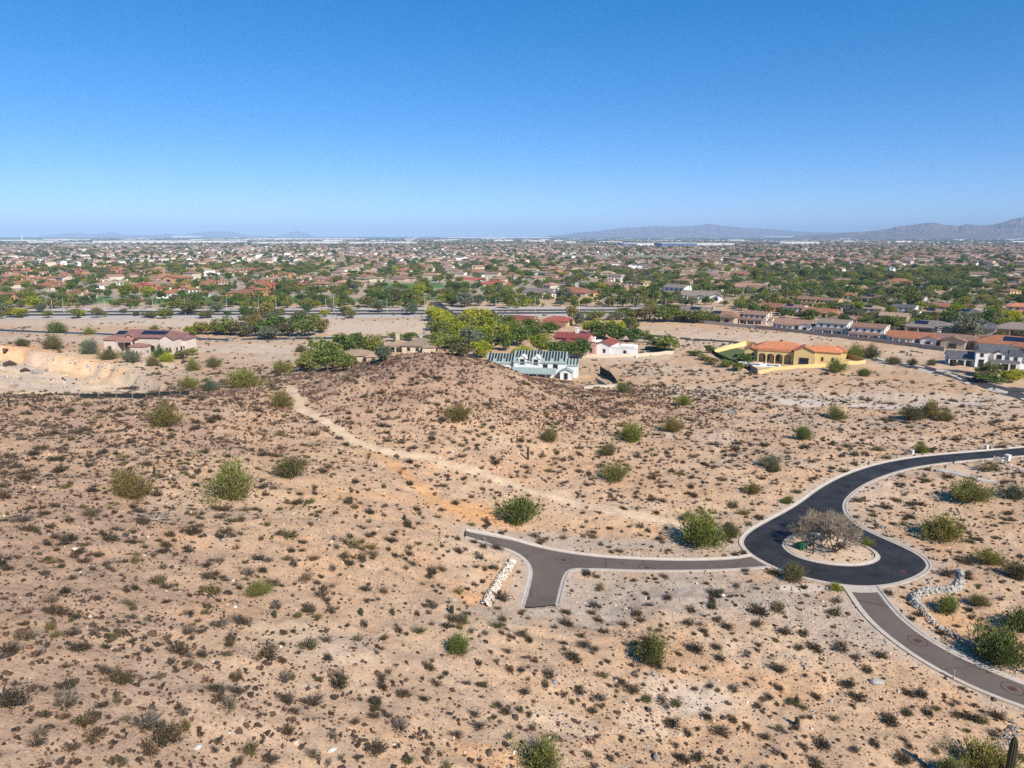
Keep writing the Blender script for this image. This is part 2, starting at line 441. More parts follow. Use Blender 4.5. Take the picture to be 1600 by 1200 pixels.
# ------------------------------------------------------------------ what colours the ground has, by place
TRAIL_PALE = drop([(452, 606), (470, 637), (512, 660), (540, 680), (570, 694), (600, 701), (637, 707), (700, 723), (750, 738), (800, 756), (850, 773), (900, 786), (950, 798), (1000, 809), (1060, 821)])
TRAIL_ORANGE = drop([(585, 707), (605, 717), (625, 731), (647, 748), (665, 764), (680, 778), (705, 793), (735, 799), (762, 802)])
TAN = np.array((.475, .32, .20)); PALE = np.array((.54, .405, .28)); ORNG = np.array((.58, .315, .14)); GREY = np.array((.40, .325, .255))
REDB = np.array((.335, .215, .15)); LOT = np.array((.52, .405, .30)); CREAM = np.array((.60, .455, .305)); WHITE = np.array((.56, .47, .375))
BLOBS = [
 (60, 900, 14, 14, REDB, .4), (60, 760, 20, 14, REDB, .45), (180, 840, 12, 10, REDB, .25), (80, 1100, 9, 9, REDB, .3), (330, 690, 14, 8, REDB, .4), (230, 650, 16, 8, REDB, .35), (980, 640, 22, 9, REDB, .3), (900, 740, 16, 8, REDB, .15), (1500, 870, 16, 10, REDB, .2),  # photo x, y, radius x m, radius y m, colour, strength
    (760, 806, 5, 3.5, ORNG, .8), (735, 796, 4, 3, ORNG, .8), (560, 560 + 225, 8, 5, ORNG, .25), (650, 800, 9, 5, ORNG, .3), (800, 920, 6, 4, ORNG, .35), (735, 930, 3, 3, ORNG, .7),
    (1020, 935, 14, 6, GREY, .8), (900, 960, 8, 4, GREY, .7), (1130, 925, 14, 5, GREY, .7), (950, 850, 16, 2.5, GREY, .7), (1080, 855, 12, 2.5, GREY, .6),
    (1280, 960, 9, 5, GREY, .7), (1330, 1000, 6, 4, GREY, .6), (780, 960, 4, 3, GREY, .6), (640, 800, 7, 4, GREY, .35), (1255, 918, 4, 1.2, WHITE, .9),
    (1120, 680, 5, 5, WHITE, .35), (1050, 680, 2, 4, WHITE, .5), (520, 1010, 6, 5, PALE, .5), (500, 1020, 3, 2.5, WHITE, .2), (340, 780, 8, 6, PALE, .3),
    (1040, 1085, 4, 4, WHITE, .5), (1100, 1090, 3, 3, WHITE, .5), (1010, 1130, 3, 3, CREAM, .6), (770, 1190, 5, 2.5, ORNG, .4), (880, 1130, 3, 2, CREAM, .7), (1240, 1060, 6, 4, ORNG, .2),
    (1410, 950, 5, 4, ORNG, .35), (1520, 990, 6, 5, ORNG, .35), (1000, 1030, 10, 6, ORNG, .2), (1200, 1010, 8, 4, PALE, .5),
    (640, 560, 22, 22, REDB, .55), (700, 590, 28, 18, REDB, .5), (560, 640, 18, 12, REDB, .35), (800, 600, 22, 14, REDB, .45), (130, 650, 20, 8, REDB, .5), (70, 680, 14, 8, REDB, .5), (20, 660, 14, 8, REDB, .35),
    (1290, 620, 45, 8, LOT, .9), (1450, 625, 40, 9, LOT, .7), (1150, 610, 30, 12, LOT, .5), (1420, 690, 24, 6, PALE, .6), (1300, 660, 26, 9, GREY, .35), (1560, 650, 24, 9, LOT, .4),
    (1360, 760, 9, 4, PALE, .6), (1380, 780, 6, 4, PALE, .5), (1560, 735, 12, 3, LOT, .6), (1235, 745, 12, 6, ORNG, .2),
    (940, 560, 30, 12, LOT, .7), (1050, 580, 26, 12, LOT, .5), (1120, 528, 60, 30, LOT, .7), (1400, 550, 30, 14, LOT, .5), (930, 590, 6, 5, ORNG, .4),
    (590, 512, 62, 26, LOT, 1.0), (650, 508, 24, 24, LOT, 1.0), (200, 503, 150, 20, LOT, .8), (330, 503, 70, 18, LOT, .9), (390, 545, 40, 16, LOT, 1.0), (420, 560, 24, 10, LOT, .6), (60, 530, 60, 14, LOT, .6), (440, 570, 16, 8, PALE, .5),
    (60, 560, 26, 14, CREAM, .9), (160, 585, 34, 14, CREAM, .95), (60, 590, 34, 10, CREAM, .9), (20, 545, 20, 16, ORNG, .6), (90, 562, 34, 7, ORNG, .45), (75, 578, 10, 4, GREY, .8), (10, 600, 12, 5, GREY, .5), (200, 600, 26, 6, PALE, .6), (130, 594, 9, 4, ORNG, .4),
]
def earth_colour(x, y):
    r = np.hypot(x, y)
    col = TAN[None] * np.ones(x.shape + (1,))
    a = fbm(x / 22, y / 22, 31, 4)[:, None]; b = fbm(x / 7, y / 7, 37, 4)[:, None]; g = fbm(x / 45 + 7, y / 45, 41, 3)[:, None]
    col = col * (1 - .35 * sstep(.55, .7, a)) + PALE * .35 * sstep(.55, .7, a)
    col = col * (1 - .2 * sstep(.52, .68, b)) + ORNG * .2 * sstep(.52, .68, b)
    col = col * (1 - .12 * sstep(.5, .65, g)) + GREY * .12 * sstep(.5, .65, g)
    w1 = (fbm(x / 6, y / 6, 51, 3) - .5) * 1.1 + (fbm(x / 1.6, y / 1.6, 58, 3) - .5) * .6
    near = r < 620
    for px, py, rx, ry, c, s in BLOBS:
        q = march(px, py)
        d = np.sqrt(((x - q[0]) / rx) ** 2 + ((y - q[1]) / ry) ** 2) + w1 * .7
        k = (s * (1 - sstep(.6, 1.15, d)) * near)[:, None]
        col = col * (1 - k) + c * k
    w2 = (fbm(x / 2.5, y / 2.5, 61, 4) - .5)
    pm = (x < -20) & (y > 110) & (y < 340)
    if pm.any():
        sp_ = sdist(PIT, x[pm], y[pm]) + w1[pm] * 5
        k = (.96 * (1 - sstep(-1.0, 2.5, sp_)))[:, None]
        back = ((y[pm] > 225) | (x[pm] > -95))[:, None]
        tone = np.where(back & (sp_[:, None] > -9), ORNG * .45 + CREAM * .62, CREAM * .98)
        gp = fbm(x[pm] / 14, y[pm] / 10, 711, 3)[:, None]; tone = tone * (1 - .5 * sstep(.5, .6, gp)) + .5 * sstep(.5, .6, gp) * np.array((.46, .40, .35))
        col[pm] = col[pm] * (1 - k) + tone * k
    dk = (.14 * sstep(.5, .66, fbm(x / 9 + 3, y / 9, 67, 4)) * (r < 260))[:, None]
    col = col * (1 - dk) + REDB * 1.15 * dk
    nb = (r < 260)
    if nb.any():
        xx, yy = x[nb], y[nb]
        for P, wd, c, s in ((TRAIL_PALE, 1.75, CREAM, .84), (TRAIL_ORANGE, 1.7, ORNG * 1.0, .72)):
            d = dist_line(P, xx, yy) + w2[nb] * 2.2
            k = (s * (1 - sstep(wd * .3, wd * 1.5, d)))[:, None]
            col[nb] = col[nb] * (1 - k) + c * k
        sd_ = road_sd(xx, yy)
        k = (.6 * (1 - sstep(.8, 3.4, sd_ + w2[nb] * 3)))[:, None]
        col[nb] = col[nb] * (1 - k) + GREY * 1.12 * k
        isl = inside(K_island, xx, yy)
        col[nb] = np.where(isl[:, None], col[nb] * .25 + PALE * .75, col[nb])
    # the plain: dusty lots, green-grey scrub and irrigated lawns
    far = sstep(430, 640, r)[:, None]
    f1 = fbm(x / 260, y / 260, 71, 4)[:, None]; f2 = fbm(x / 60, y / 60, 73, 4)[:, None]
    fc = np.array((.36, .295, .225)) * (.8 + .4 * f2)
    gk = .55 * sstep(.5, .62, f1)
    fc = fc * (1 - gk) + np.array((.13, .15, .07)) * gk
    f3 = fbm(x / 900 + 3, y / 500, 77, 4)[:, None]
    veg = sstep(3500, 9000, r)[:, None] * .6
    fc = fc * (1 - veg) + veg * (np.array((.10, .12, .075)) * (1 - sstep(.5, .6, f3)) + np.array((.36, .31, .25)) * sstep(.5, .6, f3))
    col = col * (1 - far) + fc * far
    # golf fairways
    for px, py, rx, ry in ((90, 471, 190, 13), (330, 466, 110, 12), (430, 470, 90, 10), (560, 468, 110, 10), (680, 448, 60, 30), (650, 446, 40, 20), (560, 462, 60, 10)):
        q = plane_pt(px, py)
        d = np.sqrt(((x - q[0]) / rx) ** 2 + ((y - q[1]) / ry) ** 2)
        k = (.95 * (1 - sstep(.85, 1.0, d + w1 * .06)))[:, None]
        col = col * (1 - k) + np.array((.075, .17, .035)) * k
    return np.clip(col, .02, .8)

# ------------------------------------------------------------------ the ground: one sheet to the horizon, fine where it is near
def build_ground():
    rows = [0.0, 8.0, 14.0]
    r = 20.0
    while r < 440: rows.append(r); r += 0.12 + 1.9 * (r * r + 1600) / (FPX * 42) * (.62 if 60 < r < 140 else 1)
    while r < 44000: rows.append(r); r *= 1.055
    rows.append(45000.0)
    rows = np.array(rows)
    fine = np.radians(np.arange(-47, 47.001, .15))
    coarse = np.radians(np.arange(50, 310.1, 4))
    ang = np.concatenate([fine, coarse]); na = len(ang); nr = len(rows)
    A, R = np.meshgrid(ang, rows[1:])
    x = (R * np.sin(A)).ravel(); y = (R * np.cos(A)).ravel()
    z = Hf(x, y)
    V = np.vstack([[0, 0, float(Hf(0, 0))], np.stack([x, y, z], 1)])
    i = np.arange(nr - 2)[:, None] * na + 1; j = np.arange(na)[None]; j2 = (j + 1) % na
    F = np.stack([i + j, i + na + j, i + na + j2, i + j2], -1).reshape(-1, 4)
    # centre fan as quads that share the centre vertex pairwise
    T = [(0, 1 + k, 1 + (k + 1) % na) for k in range(na)]
    me = mesh_np('ground', V, F, [ground_material()], True)
    xx, yy = V[:, 0].astype(float), V[:, 1].astype(float)
    col = earth_colour(xx, yy)
    ca = me.attributes.new('earth', 'FLOAT_COLOR', 'POINT')
    ca.data.foreach_set('color', np.c_[col, np.ones(len(col))].astype(np.float32).ravel())
    rr = np.hypot(xx, yy)
    g = (.45 + .55 * sstep(.42, .6, fbm(xx / 12, yy / 12, 91, 3))) * (1 - sstep(180, 420, rr)) * (1 - .8 * (1 - sstep(1.0, 1.8, dist_line(TRAIL_PALE, xx, yy))))
    ga = me.attributes.new('grain', 'FLOAT', 'POINT'); ga.data.foreach_set('value', g.astype(np.float32))
    o = obj('ground', me); tag(o, 'tan stony desert ground running out into a flat plain', kind='structure')
    return o
ground = build_ground()

# ------------------------------------------------------------------ asphalt
def asphalt(name, col, scale, streak=.3, spec=.35, rough=.75):
    m = mat(name, col, rough, spec)
    geo = N(m, 'ShaderNodeNewGeometry')
    n1 = noise_node(m, scale, 6, .7, geo.outputs['Position']); n2 = noise_node(m, 6, 3, .6, geo.outputs['Position'])
    c = ramp(m, n1, [(.3, tuple(k * (1 - streak) for k in col)), (.72, tuple(k * (1 + streak * 1.3) for k in col))])
    c = mixc(m, 'MULTIPLY', 1.0, c, ramp(m, n2, [(.3, (.85,) * 3), (.7, (1.15,) * 3)]))
    # tar-sealed cracks: thin lines where a stretched cell pattern has its borders
    v = N(m, 'ShaderNodeTexVoronoi', feature='DISTANCE_TO_EDGE'); v.inputs['Scale'].default_value = .085; 
    nn = N(m, 'ShaderNodeTexNoise'); nn.inputs['Scale'].default_value = .6; L(m, geo.outputs['Position'], nn.inputs['Vector'])
    vm = N(m, 'ShaderNodeVectorMath', operation='ADD'); L(m, geo.outputs['Position'], vm.inputs[0]); L(m, nn.outputs['Color'], vm.inputs[1]); L(m, vm.outputs[0], v.inputs['Vector'])
    c = mixc(m, 'MULTIPLY', 1.0, c, ramp(m, v.outputs['Distance'], [(.002, (.55,) * 3), (.006, (1,) * 3)]))
    L(m, c, bsdf(m).inputs['Base Color'])
    return m
M_black = asphalt('black_asphalt', (.024, .023, .024), .3, .6)
M_old = asphalt('weathered_asphalt', (.125, .098, .082), .25, .14, .2, .9)
M_conc = mottled('kerb_concrete', (.47, .405, .335), .14, 1.2, .9, .2, .2)

def sheet(name, polys, hole, m, label, lift, cell=.3):
    P = np.vstack(polys); x0, y0 = P.min(0) - .5; x1, y1 = P.max(0) + .5
    gx = np.arange(x0, x1, cell); gy = np.arange(y0, y1, cell)
    X, Y = np.meshgrid(gx, gy); X, Y = X.ravel(), Y.ravel()
    s = np.full(X.shape, 99.0)
    for p in polys: s = np.minimum(s, sdist(p, X, Y))
    if hole is not None: s = np.maximum(s, -sdist(hole, X, Y))
    ok = (s < .16).reshape(len(gy), len(gx))
    Z = Hs(X, Y) + lift
    q = ok[:-1, :-1] & ok[1:, :-1] & ok[1:, 1:] & ok[:-1, 1:]
    iy, ix = np.nonzero(q); w = len(gx)
    F = np.stack([iy * w + ix, iy * w + ix + 1, (iy + 1) * w + ix + 1, (iy + 1) * w + ix], 1)
    used, inv = np.unique(F, return_inverse=True)
    V = np.stack([X, Y, Z], 1)[used]
    o = obj(name, mesh_np(name, V, inv.reshape(F.shape), [m], True))
    tag(o, label, kind='structure'); return o
sheet('turning_circle_road', [POLY_black], K_island, M_black, 'fresh black asphalt road with a turning circle', 0.006)
sheet('branch_road', [POLY_branch], None, M_old, 'weathered brown asphalt spur ending on the slope', 0.002, .15)
sheet('lower_road', [POLY_low], None, M_old, 'weathered brown asphalt road leaving the turning circle', 0.002)

def resample(P, step, closed=False):
    P = np.asarray(P, dtype=float)
    if closed: P = np.vstack([P, P[:1]])
    d = np.r_[0, np.cumsum(np.linalg.norm(np.diff(P, axis=0), axis=1))]
    n = max(2, int(d[-1] / step)); t = np.linspace(0, d[-1], n + 1)
    Q = np.stack([np.interp(t, d, P[:, k]) for k in range(P.shape[1])], 1)
    return Q[:-1] if closed else Q
def kerb(name, P, side, label, closed=False, flat_polys=(), width=.62):
    Q = resample(P, .5, closed)
    T = np.roll(Q, -1, 0) - np.roll(Q, 1, 0)
    if not closed: T[0] = Q[1] - Q[0]; T[-1] = Q[-1] - Q[-2]
    T /= np.linalg.norm(T, axis=1, keepdims=True)
    Nn = np.stack([-T[:, 1], T[:, 0]], 1) * side      # pointing away from the asphalt
    fl = np.zeros(len(Q))
    for p in flat_polys: fl = np.maximum(fl, 1 - sstep(-.2, .9, sdist(p, Q[:, 0], Q[:, 1])))
    prof = [(-.12, -.25, -.25), (-.12, .012, .012), (.22, .022, .016), (.34, .12, .020), (width, .135, .016), (width, -.5, -.3)]
    V = []
    for off, h, hf in prof:
        XY = Q + Nn * off
        V.append(np.c_[XY, Hs(Q[:, 0], Q[:, 1]) + h * (1 - fl) + hf * fl])
    V = np.stack(V, 1); n, k = V.shape[:2]
    F = []
    rng_ = range(n if closed else n - 1)
    for i in rng_:
        a, b = i * k, ((i + 1) % n) * k
        for j in range(k - 1):
            F.append((a + j, b + j, b + j + 1, a + j + 1) if side < 0 else (a + j, a + j + 1, b + j + 1, b + j))
    if not closed: F += [tuple(range(k)), tuple((n - 1) * k + j for j in range(k))[::-1]]
    o = obj(name, mesh_np(name, V.reshape(-1, 3), F, [M_conc])); tag(o, label, kind='structure'); return o
kerb('kerb_turning_circle', K_black, -1, 'pale concrete kerb round the black turning circle', flat_polys=(POLY_branch, POLY_low))
def ccw(P): 
    a = P; return float(np.sum(a[:, 0] * np.roll(a[:, 1], -1) - np.roll(a[:, 0], -1) * a[:, 1])) > 0
kerb('kerb_island', K_island, 1 if ccw(K_island) else -1, 'pale concrete ring kerb of the planted island', closed=True, width=.55)
kerb('kerb_spur_upper', K_top[:-1], 1, 'pale kerb along the uphill edge of the brown spur road')
kerb('kerb_spur_west', K_west, -1, 'pale kerb curving into the short stub of the spur road')
kerb('kerb_spur_lower', K_stub[:-2], -1, 'pale kerb from the stub to the turning circle')
kerb('kerb_lower_west', K_lowl[2:], -1, 'pale kerb on the slope side of the lower road')
kerb('kerb_lower_east', K_lowr[2:], 1, 'pale kerb on the wash side of the lower road')
# ------------------------------------------------------------------ plant and rock materials
def foliage_mat(name, col, var=.35, rough=.7, hue2=None, trans=.25):
    """leaf colour differs from leaf to leaf and from plant to plant"""
    m = mat(name, col, rough, .15)
    geo = N(m, 'ShaderNodeNewGeometry'); oi = N(m, 'ShaderNodeObjectInfo')
    h2 = hue2 or tuple(min(1, c * (1 + var)) for c in col)
    c = ramp(m, geo.outputs['Random Per Island'], [(0, tuple(c * (1 - var) for c in col)), (.55, col), (1, h2)])
    r = ramp(m, oi.outputs['Random'], [(0, (.72, .76, .8)), (.5, (1, 1, 1)), (1, (1.3, 1.15, .9))])
    c = mixc(m, 'MULTIPLY', 1.0, c, r)
    L(m, c, bsdf(m).inputs['Base Color'])
    tr = N(m, 'ShaderNodeBsdfTranslucent'); L(m, c, tr.inputs[0])
    mx = N(m, 'ShaderNodeMixShader'); mx.inputs[0].default_value = trans
    out = m.node_tree.nodes['Material Output']
    L(m, bsdf(m).outputs[0], mx.inputs[1]); L(m, tr.outputs[0], mx.inputs[2]); L(m, mx.outputs[0], out.inputs[0])
    return m
G = {
    'palo':   foliage_mat('palo_verde_leaves', (.24, .24, .065), .4, hue2=(.37, .36, .12), trans=.35),
    'olive':  foliage_mat('olive_scrub_leaves', (.19, .17, .065), .4, hue2=(.30, .265, .11), trans=.3),
    'green':  foliage_mat('green_shrub_leaves', (.175, .215, .045), .4, hue2=(.31, .34, .08), trans=.3),
    'dark':   foliage_mat('dark_tree_leaves', (.085, .145, .03), .45, hue2=(.18, .245, .05), trans=.2),
    'bright': foliage_mat('yellow_green_leaves', (.33, .37, .03), .35, hue2=(.52, .52, .045), trans=.35),
    'grey':   foliage_mat('grey_scrub_twigs', (.13, .105, .08), .45, hue2=(.27, .23, .18), trans=.1),
    'brown':  foliage_mat('dry_brown_twigs', (.095, .068, .052), .45, hue2=(.22, .16, .11), trans=.1),
    'creo':   foliage_mat('dark_scrub_leaves', (.066, .056, .033), .5, hue2=(.135, .115, .06), trans=.1),
    'gold':   foliage_mat('golden_scrub_leaves', (.30, .225, .075), .35, hue2=(.42, .32, .11), trans=.3),
    'bare':   foliage_mat('bare_twigs', (.46, .36, .24), .3, hue2=(.33, .27, .22), trans=.05),
    'sage':   foliage_mat('grey_green_leaves', (.17, .19, .12), .35, hue2=(.26, .28, .18), trans=.25),
    'palm':   foliage_mat('palm_fronds', (.06, .105, .022), .4, hue2=(.12, .18, .04), trans=.2),
}
M_bark = mottled('grey_brown_bark', (.13, .10, .075), .3, 3, .95, .1)
M_palmbark = mottled('palm_trunk', (.21, .165, .125), .25, 4, .95, .1)
M_cactus = mottled('cactus_skin', (.05, .052, .028), .3, 2, .8, .2)

def rock_mat(name, col, col2):
    m = mat(name, col, .85, .25)
    tc = N(m, 'ShaderNodeTexCoord'); oi = N(m, 'ShaderNodeObjectInfo')
    n1 = noise_node(m, 1.7, 5, .7, tc.outputs['Object'])
    c = ramp(m, n1, [(.35, col), (.55, tuple(k * 1.35 for k in col)), (.68, col2)])
    c = mixc(m, 'MULTIPLY', 1.0, c, ramp(m, oi.outputs['Random'], [(0, (.6, .58, .6)), (.6, (1, 1, 1)), (1, (1.7, 1.5, 1.35))]))
    L(m, c, bsdf(m).inputs['Base Color']); return m
R_dark = rock_mat('varnished_rock', (.052, .036, .026), (.125, .085, .06))
R_tan = rock_mat('tan_rock', (.34, .25, .185), (.48, .38, .30))
R_white = rock_mat('white_rock', (.30, .285, .26), (.52, .50, .46))
R_red = rock_mat('red_brown_rock', (.09, .054, .036), (.165, .11, .075))

# ------------------------------------------------------------------ plant shapes
def unit(n, r):
    v = r.normal(size=(n, 3)); return v / np.linalg.norm(v, axis=1, keepdims=True)
def leaf_tris(P, size, r, aspect=1.0, dirs=None, jitter=.6):
    """one small kite-shaped face per point"""
    n = len(P); size = np.broadcast_to(size, (n,))[:, None]
    d = unit(n, r) if dirs is None else dirs + unit(n, r) * jitter
    d = d / np.linalg.norm(d, axis=1, keepdims=True)
    s = np.cross(d, unit(n, r)); s /= np.linalg.norm(s, axis=1, keepdims=True) + 1e-9
    a = P - d * size * .5; b = P + s * size * .5 / aspect; c = P + d * size * .5; e = P - s * size * .5 / aspect
    V = np.stack([a, b, c, e], 1).reshape(-1, 3); F = np.arange(4 * n).reshape(-1, 4)
    return V, F
def blades(A, B, w, r):
    """thin upright strips from A to B"""
    n = len(A); d = B - A; s = np.cross(d, unit(n, r)); s /= np.linalg.norm(s, axis=1, keepdims=True) + 1e-9
    w = np.broadcast_to(w, (n,))[:, None]
    V = np.stack([A - s * w, A + s * w, B + s * w * .4, B - s * w * .4], 1).reshape(-1, 3)
    return V, np.arange(4 * n).reshape(-1, 4)
def join(parts):
    V = []; F = []; M = []; o = 0
    for v, f, m in parts:
        V.append(v); F.append(f + o); M.append(np.full(len(f), m)); o += len(v)
    return np.vstack(V), np.vstack(F), np.concatenate(M)

def bush_mesh(name, seed, m1, m2, twigs=70, leaves=260, h=.75, droop=.0, ls=.095, base=.0):
    """dome of fanned twigs with small leaves at their outer half; radius about 1"""
    r = np.random.default_rng(seed)
    az = r.uniform(0, 2 * math.pi, twigs); el = np.arccos(r.uniform(0.02, .97, twigs))
    ln = r.uniform(.55, 1.0, twigs) * (.8 + .25 * np.sin(az * 2 + seed)); 
    D = np.stack([np.cos(az) * np.sin(el), np.sin(az) * np.sin(el), np.cos(el) * h], 1)
    A = np.stack([np.cos(az) * .08, np.sin(az) * .08, np.full(twigs, -.05)], 1); B = D * ln[:, None]
    v1, f1 = blades(A, B, .016, r)
    k = r.integers(0, twigs, leaves); t = r.uniform(.45, 1.05, leaves)
    P = A[k] + (B[k] - A[k]) * t[:, None] + r.normal(size=(leaves, 3)) * .07
    P[:, 2] = np.maximum(P[:, 2], .02)
    v2, f2 = leaf_tris(P, r.uniform(.6, 1.3, leaves) * ls, r, 1.7, D[k], .9)
    V, F, M = join([(v1, f1, 0), (v2, f2, 1)])
    return mesh_np(name, V, F, [m1, m2], False, M)

def crown_mesh(name, seed, m, clumps=16, leaves=700, ls=.16, flat=.75, aspect=1.3, spread=.36, low=.0, hollow=.4, up=0.0):
    """uneven crown of leaf clumps, radius about 1, centred at 0"""
    r = np.random.default_rng(seed)
    c = unit(clumps, r) * r.uniform(hollow, .82, clumps)[:, None]; c[:, 2] = c[:, 2] * flat + low
    cr = r.uniform(.6, 1.25, clumps) * spread
    k = r.integers(0, clumps, leaves)
    d = unit(leaves, r); rad = np.cbrt(r.uniform(.25, 1, leaves))
    P = c[k] + d * (cr[k] * rad)[:, None] * np.array([1, 1, .8])
    dirs = d.copy(); dirs[:, 2] += up
    v, f = leaf_tris(P, r.uniform(.6, 1.4, leaves) * ls, r, aspect, dirs, .8)
    return mesh_np(name, v, f, [m])

def limbs_mb(seed, h, r0, n=4, reach=.7, depth=3, mb=None):
    r = random.Random(seed); mb = mb or MB()
    def go(p, d, ln, rad, lv):
        q = p + d * ln
        mb.bar(p, q, rad, rad * .7, 5 if lv > 1 else 4)
        if lv <= 0: return
        for _ in range(r.choice((2, 3))):
            e = (d + Vector((r.uniform(-1, 1), r.uniform(-1, 1), r.uniform(-.3, .6))) * reach).normalized()
            go(q, e, ln * r.uniform(.6, .85), rad * .62, lv - 1)
    for i in range(n):
        a = 2 * math.pi * (i + r.random() * .6) / n
        d = Vector((math.cos(a) * reach * .7, math.sin(a) * reach * .7, 1)).normalized()
        go(Vector((math.cos(a) * r0, math.sin(a) * r0, -.1)), d, h * .42, r0, depth)
    return mb
def trunk_mesh(name, seed, h, r0, n=3, reach=.7, depth=2, m=None):
    return limbs_mb(seed, h, r0, n, reach, depth).mesh(name, [m or M_bark], True)

def desert_tree_crown(name, seed, m, leaves=6200, ls=.078, flat=.58, clumps=34):
    """palo verde: fine feathery sprays fanning up and out from many stems, foliage down to the ground; radius 1"""
    r = np.random.default_rng(seed)
    az = r.uniform(0, 2 * math.pi, clumps); u = r.uniform(.0, 1, clumps)
    el = np.radians(12 + 75 * u ** .8)
    L_ = r.uniform(.5, 1.05, clumps) * (.80 + .2 * np.sin(az * 3 + seed) + .14 * np.sin(az * 5 + seed * 2))
    tip = np.stack([np.cos(az) * np.cos(el) * L_, np.sin(az) * np.cos(el) * L_, np.sin(el) * L_ * flat * 1.35], 1)
    root = tip * .15; root[:, 2] = 0
    k = r.integers(0, clumps, leaves); t = r.uniform(.32, 1.06, leaves) ** .8
    P = root[k] + (tip[k] - root[k]) * t[:, None] + r.normal(size=(leaves, 3)) * (.055 + .06 * t[:, None])
    P[:, 2] = np.abs(P[:, 2]) + .02
    D = (tip - root)[k]; D /= np.linalg.norm(D, axis=1, keepdims=True)
    v2, f2 = leaf_tris(P, r.uniform(.6, 1.3, leaves) * ls, r, 3.2, D + np.array([0, 0, .5]), .5)
    return mesh_np(name, v2, f2, [m])
def stems_mesh(name, seed, m, n=22, flat=.62, w=.019):
    r = np.random.default_rng(seed + 5)
    mb = MB()
    for i in range(n):
        a = r.uniform(0, 2 * math.pi); el = math.radians(r.uniform(25, 80)); Ln = r.uniform(.55, .85)
        p = Vector((.03 * math.cos(a), .03 * math.sin(a), -.05))
        tip = Vector((math.cos(a) * math.cos(el) * Ln, math.sin(a) * math.cos(el) * Ln, math.sin(el) * Ln * flat * 1.3))
        mid = tip * .5 + Vector(r.normal(size=3) * .05)
        mb.bar(p, mid, w * 1.3, w, 4); mb.bar(mid, tip, w, w * .4, 4)
        t2 = mid + Vector((r.normal() * .25, r.normal() * .25, .25)); mb.bar(mid, t2, w * .7, w * .3, 3)
    return mb.mesh(name, [m])

def twig_cloud(name, seed, m, h, n=5, reach=.75, depth=4, fan=5, r0=.09):
    """leafless crown: recursive limbs ending in sprays of thin twigs"""
    r = random.Random(seed); rr = np.random.default_rng(seed); mb = MB(); A = []; B = []
    def go(p, d, ln, rad, lv):
        q = p + d * ln; mb.bar(p, q, rad, rad * .72, 4 if lv > 2 else 3)
        if lv <= 2:
            for _ in range(fan + 4):
                e = (d + Vector((r.uniform(-1, 1), r.uniform(-1, 1), r.uniform(-.5, .9))) * .9).normalized()
                t = r.random(); s = p.lerp(q, t); A.append(tuple(s)); B.append(tuple(s + e * ln * r.uniform(.5, 1.2)))
        if lv <= 0: return
        for _ in range(r.choice((2, 3, 3))):
            e = (d + Vector((r.uniform(-1, 1), r.uniform(-1, 1), r.uniform(-.35, .55))) * reach).normalized()
            go(q, e, ln * r.uniform(.62, .88), rad * .62, lv - 1)
    for i in range(n):
        a = 2 * math.pi * (i + r.random() * .7) / n
        d = Vector((math.cos(a) * .8, math.sin(a) * .8, 1)).normalized()
        go(Vector((math.cos(a) * r0, math.sin(a) * r0, -.1)), d, h * .30, r0, depth)
    V, F = blades(np.array(A), np.array(B), .013, rr)
    tw = mesh_np(name + '_twigs', V, F, [m])
    return mb.mesh(name + '_limbs', [M_bark]), tw

def palm_mesh(name, seed, m, fronds=26, seg=4, L_=1.0):
    r = np.random.default_rng(seed); V = []; F = []
    for i in range(fronds):
        a = r.uniform(0, 2 * math.pi); up = r.uniform(-.5, 1.1); p = np.zeros(3)
        d = np.array([math.cos(a), math.sin(a), up]); d /= np.linalg.norm(d); s = np.array([-math.sin(a), math.cos(a), 0])
        w = .11 * L_; b = len(V)
        for k in range(seg + 1):
            wd = w * (1 - (k / seg) ** 2) + .01
            V += [p - s * wd, p + s * wd + np.array([0, 0, .03])]
            p = p + d * L_ / seg; d = d + np.array([0, 0, -.32]); d /= np.linalg.norm(d)
        for k in range(seg): F.append((b + 2 * k, b + 2 * k + 1, b + 2 * k + 3, b + 2 * k + 2))
    return mesh_np(name, np.array(V), np.array(F), [m])

def rock_mesh(name, seed, m, sub=2, rough=.7, flat=.85):
    bm = bmesh.new(); bmesh.ops.create_icosphere(bm, subdivisions=sub, radius=1)
    r = np.random.default_rng(seed)
    pl = [(Vector(unit(1, r)[0]), r.uniform(.42, .8)) for _ in range(11)]
    for v in bm.verts:
        c = v.co.copy()
        for nrm, d in pl:
            k = c.dot(nrm)
            if k > d: c -= nrm * (k - d)
        c *= 1 + (r.random() - .5) * rough * .35
        v.co = Vector((c.x * 1.15, c.y * .9, c.z * flat))
    me = bpy.data.meshes.new(name); bm.to_mesh(me); bm.free(); me.materials.append(m); return me

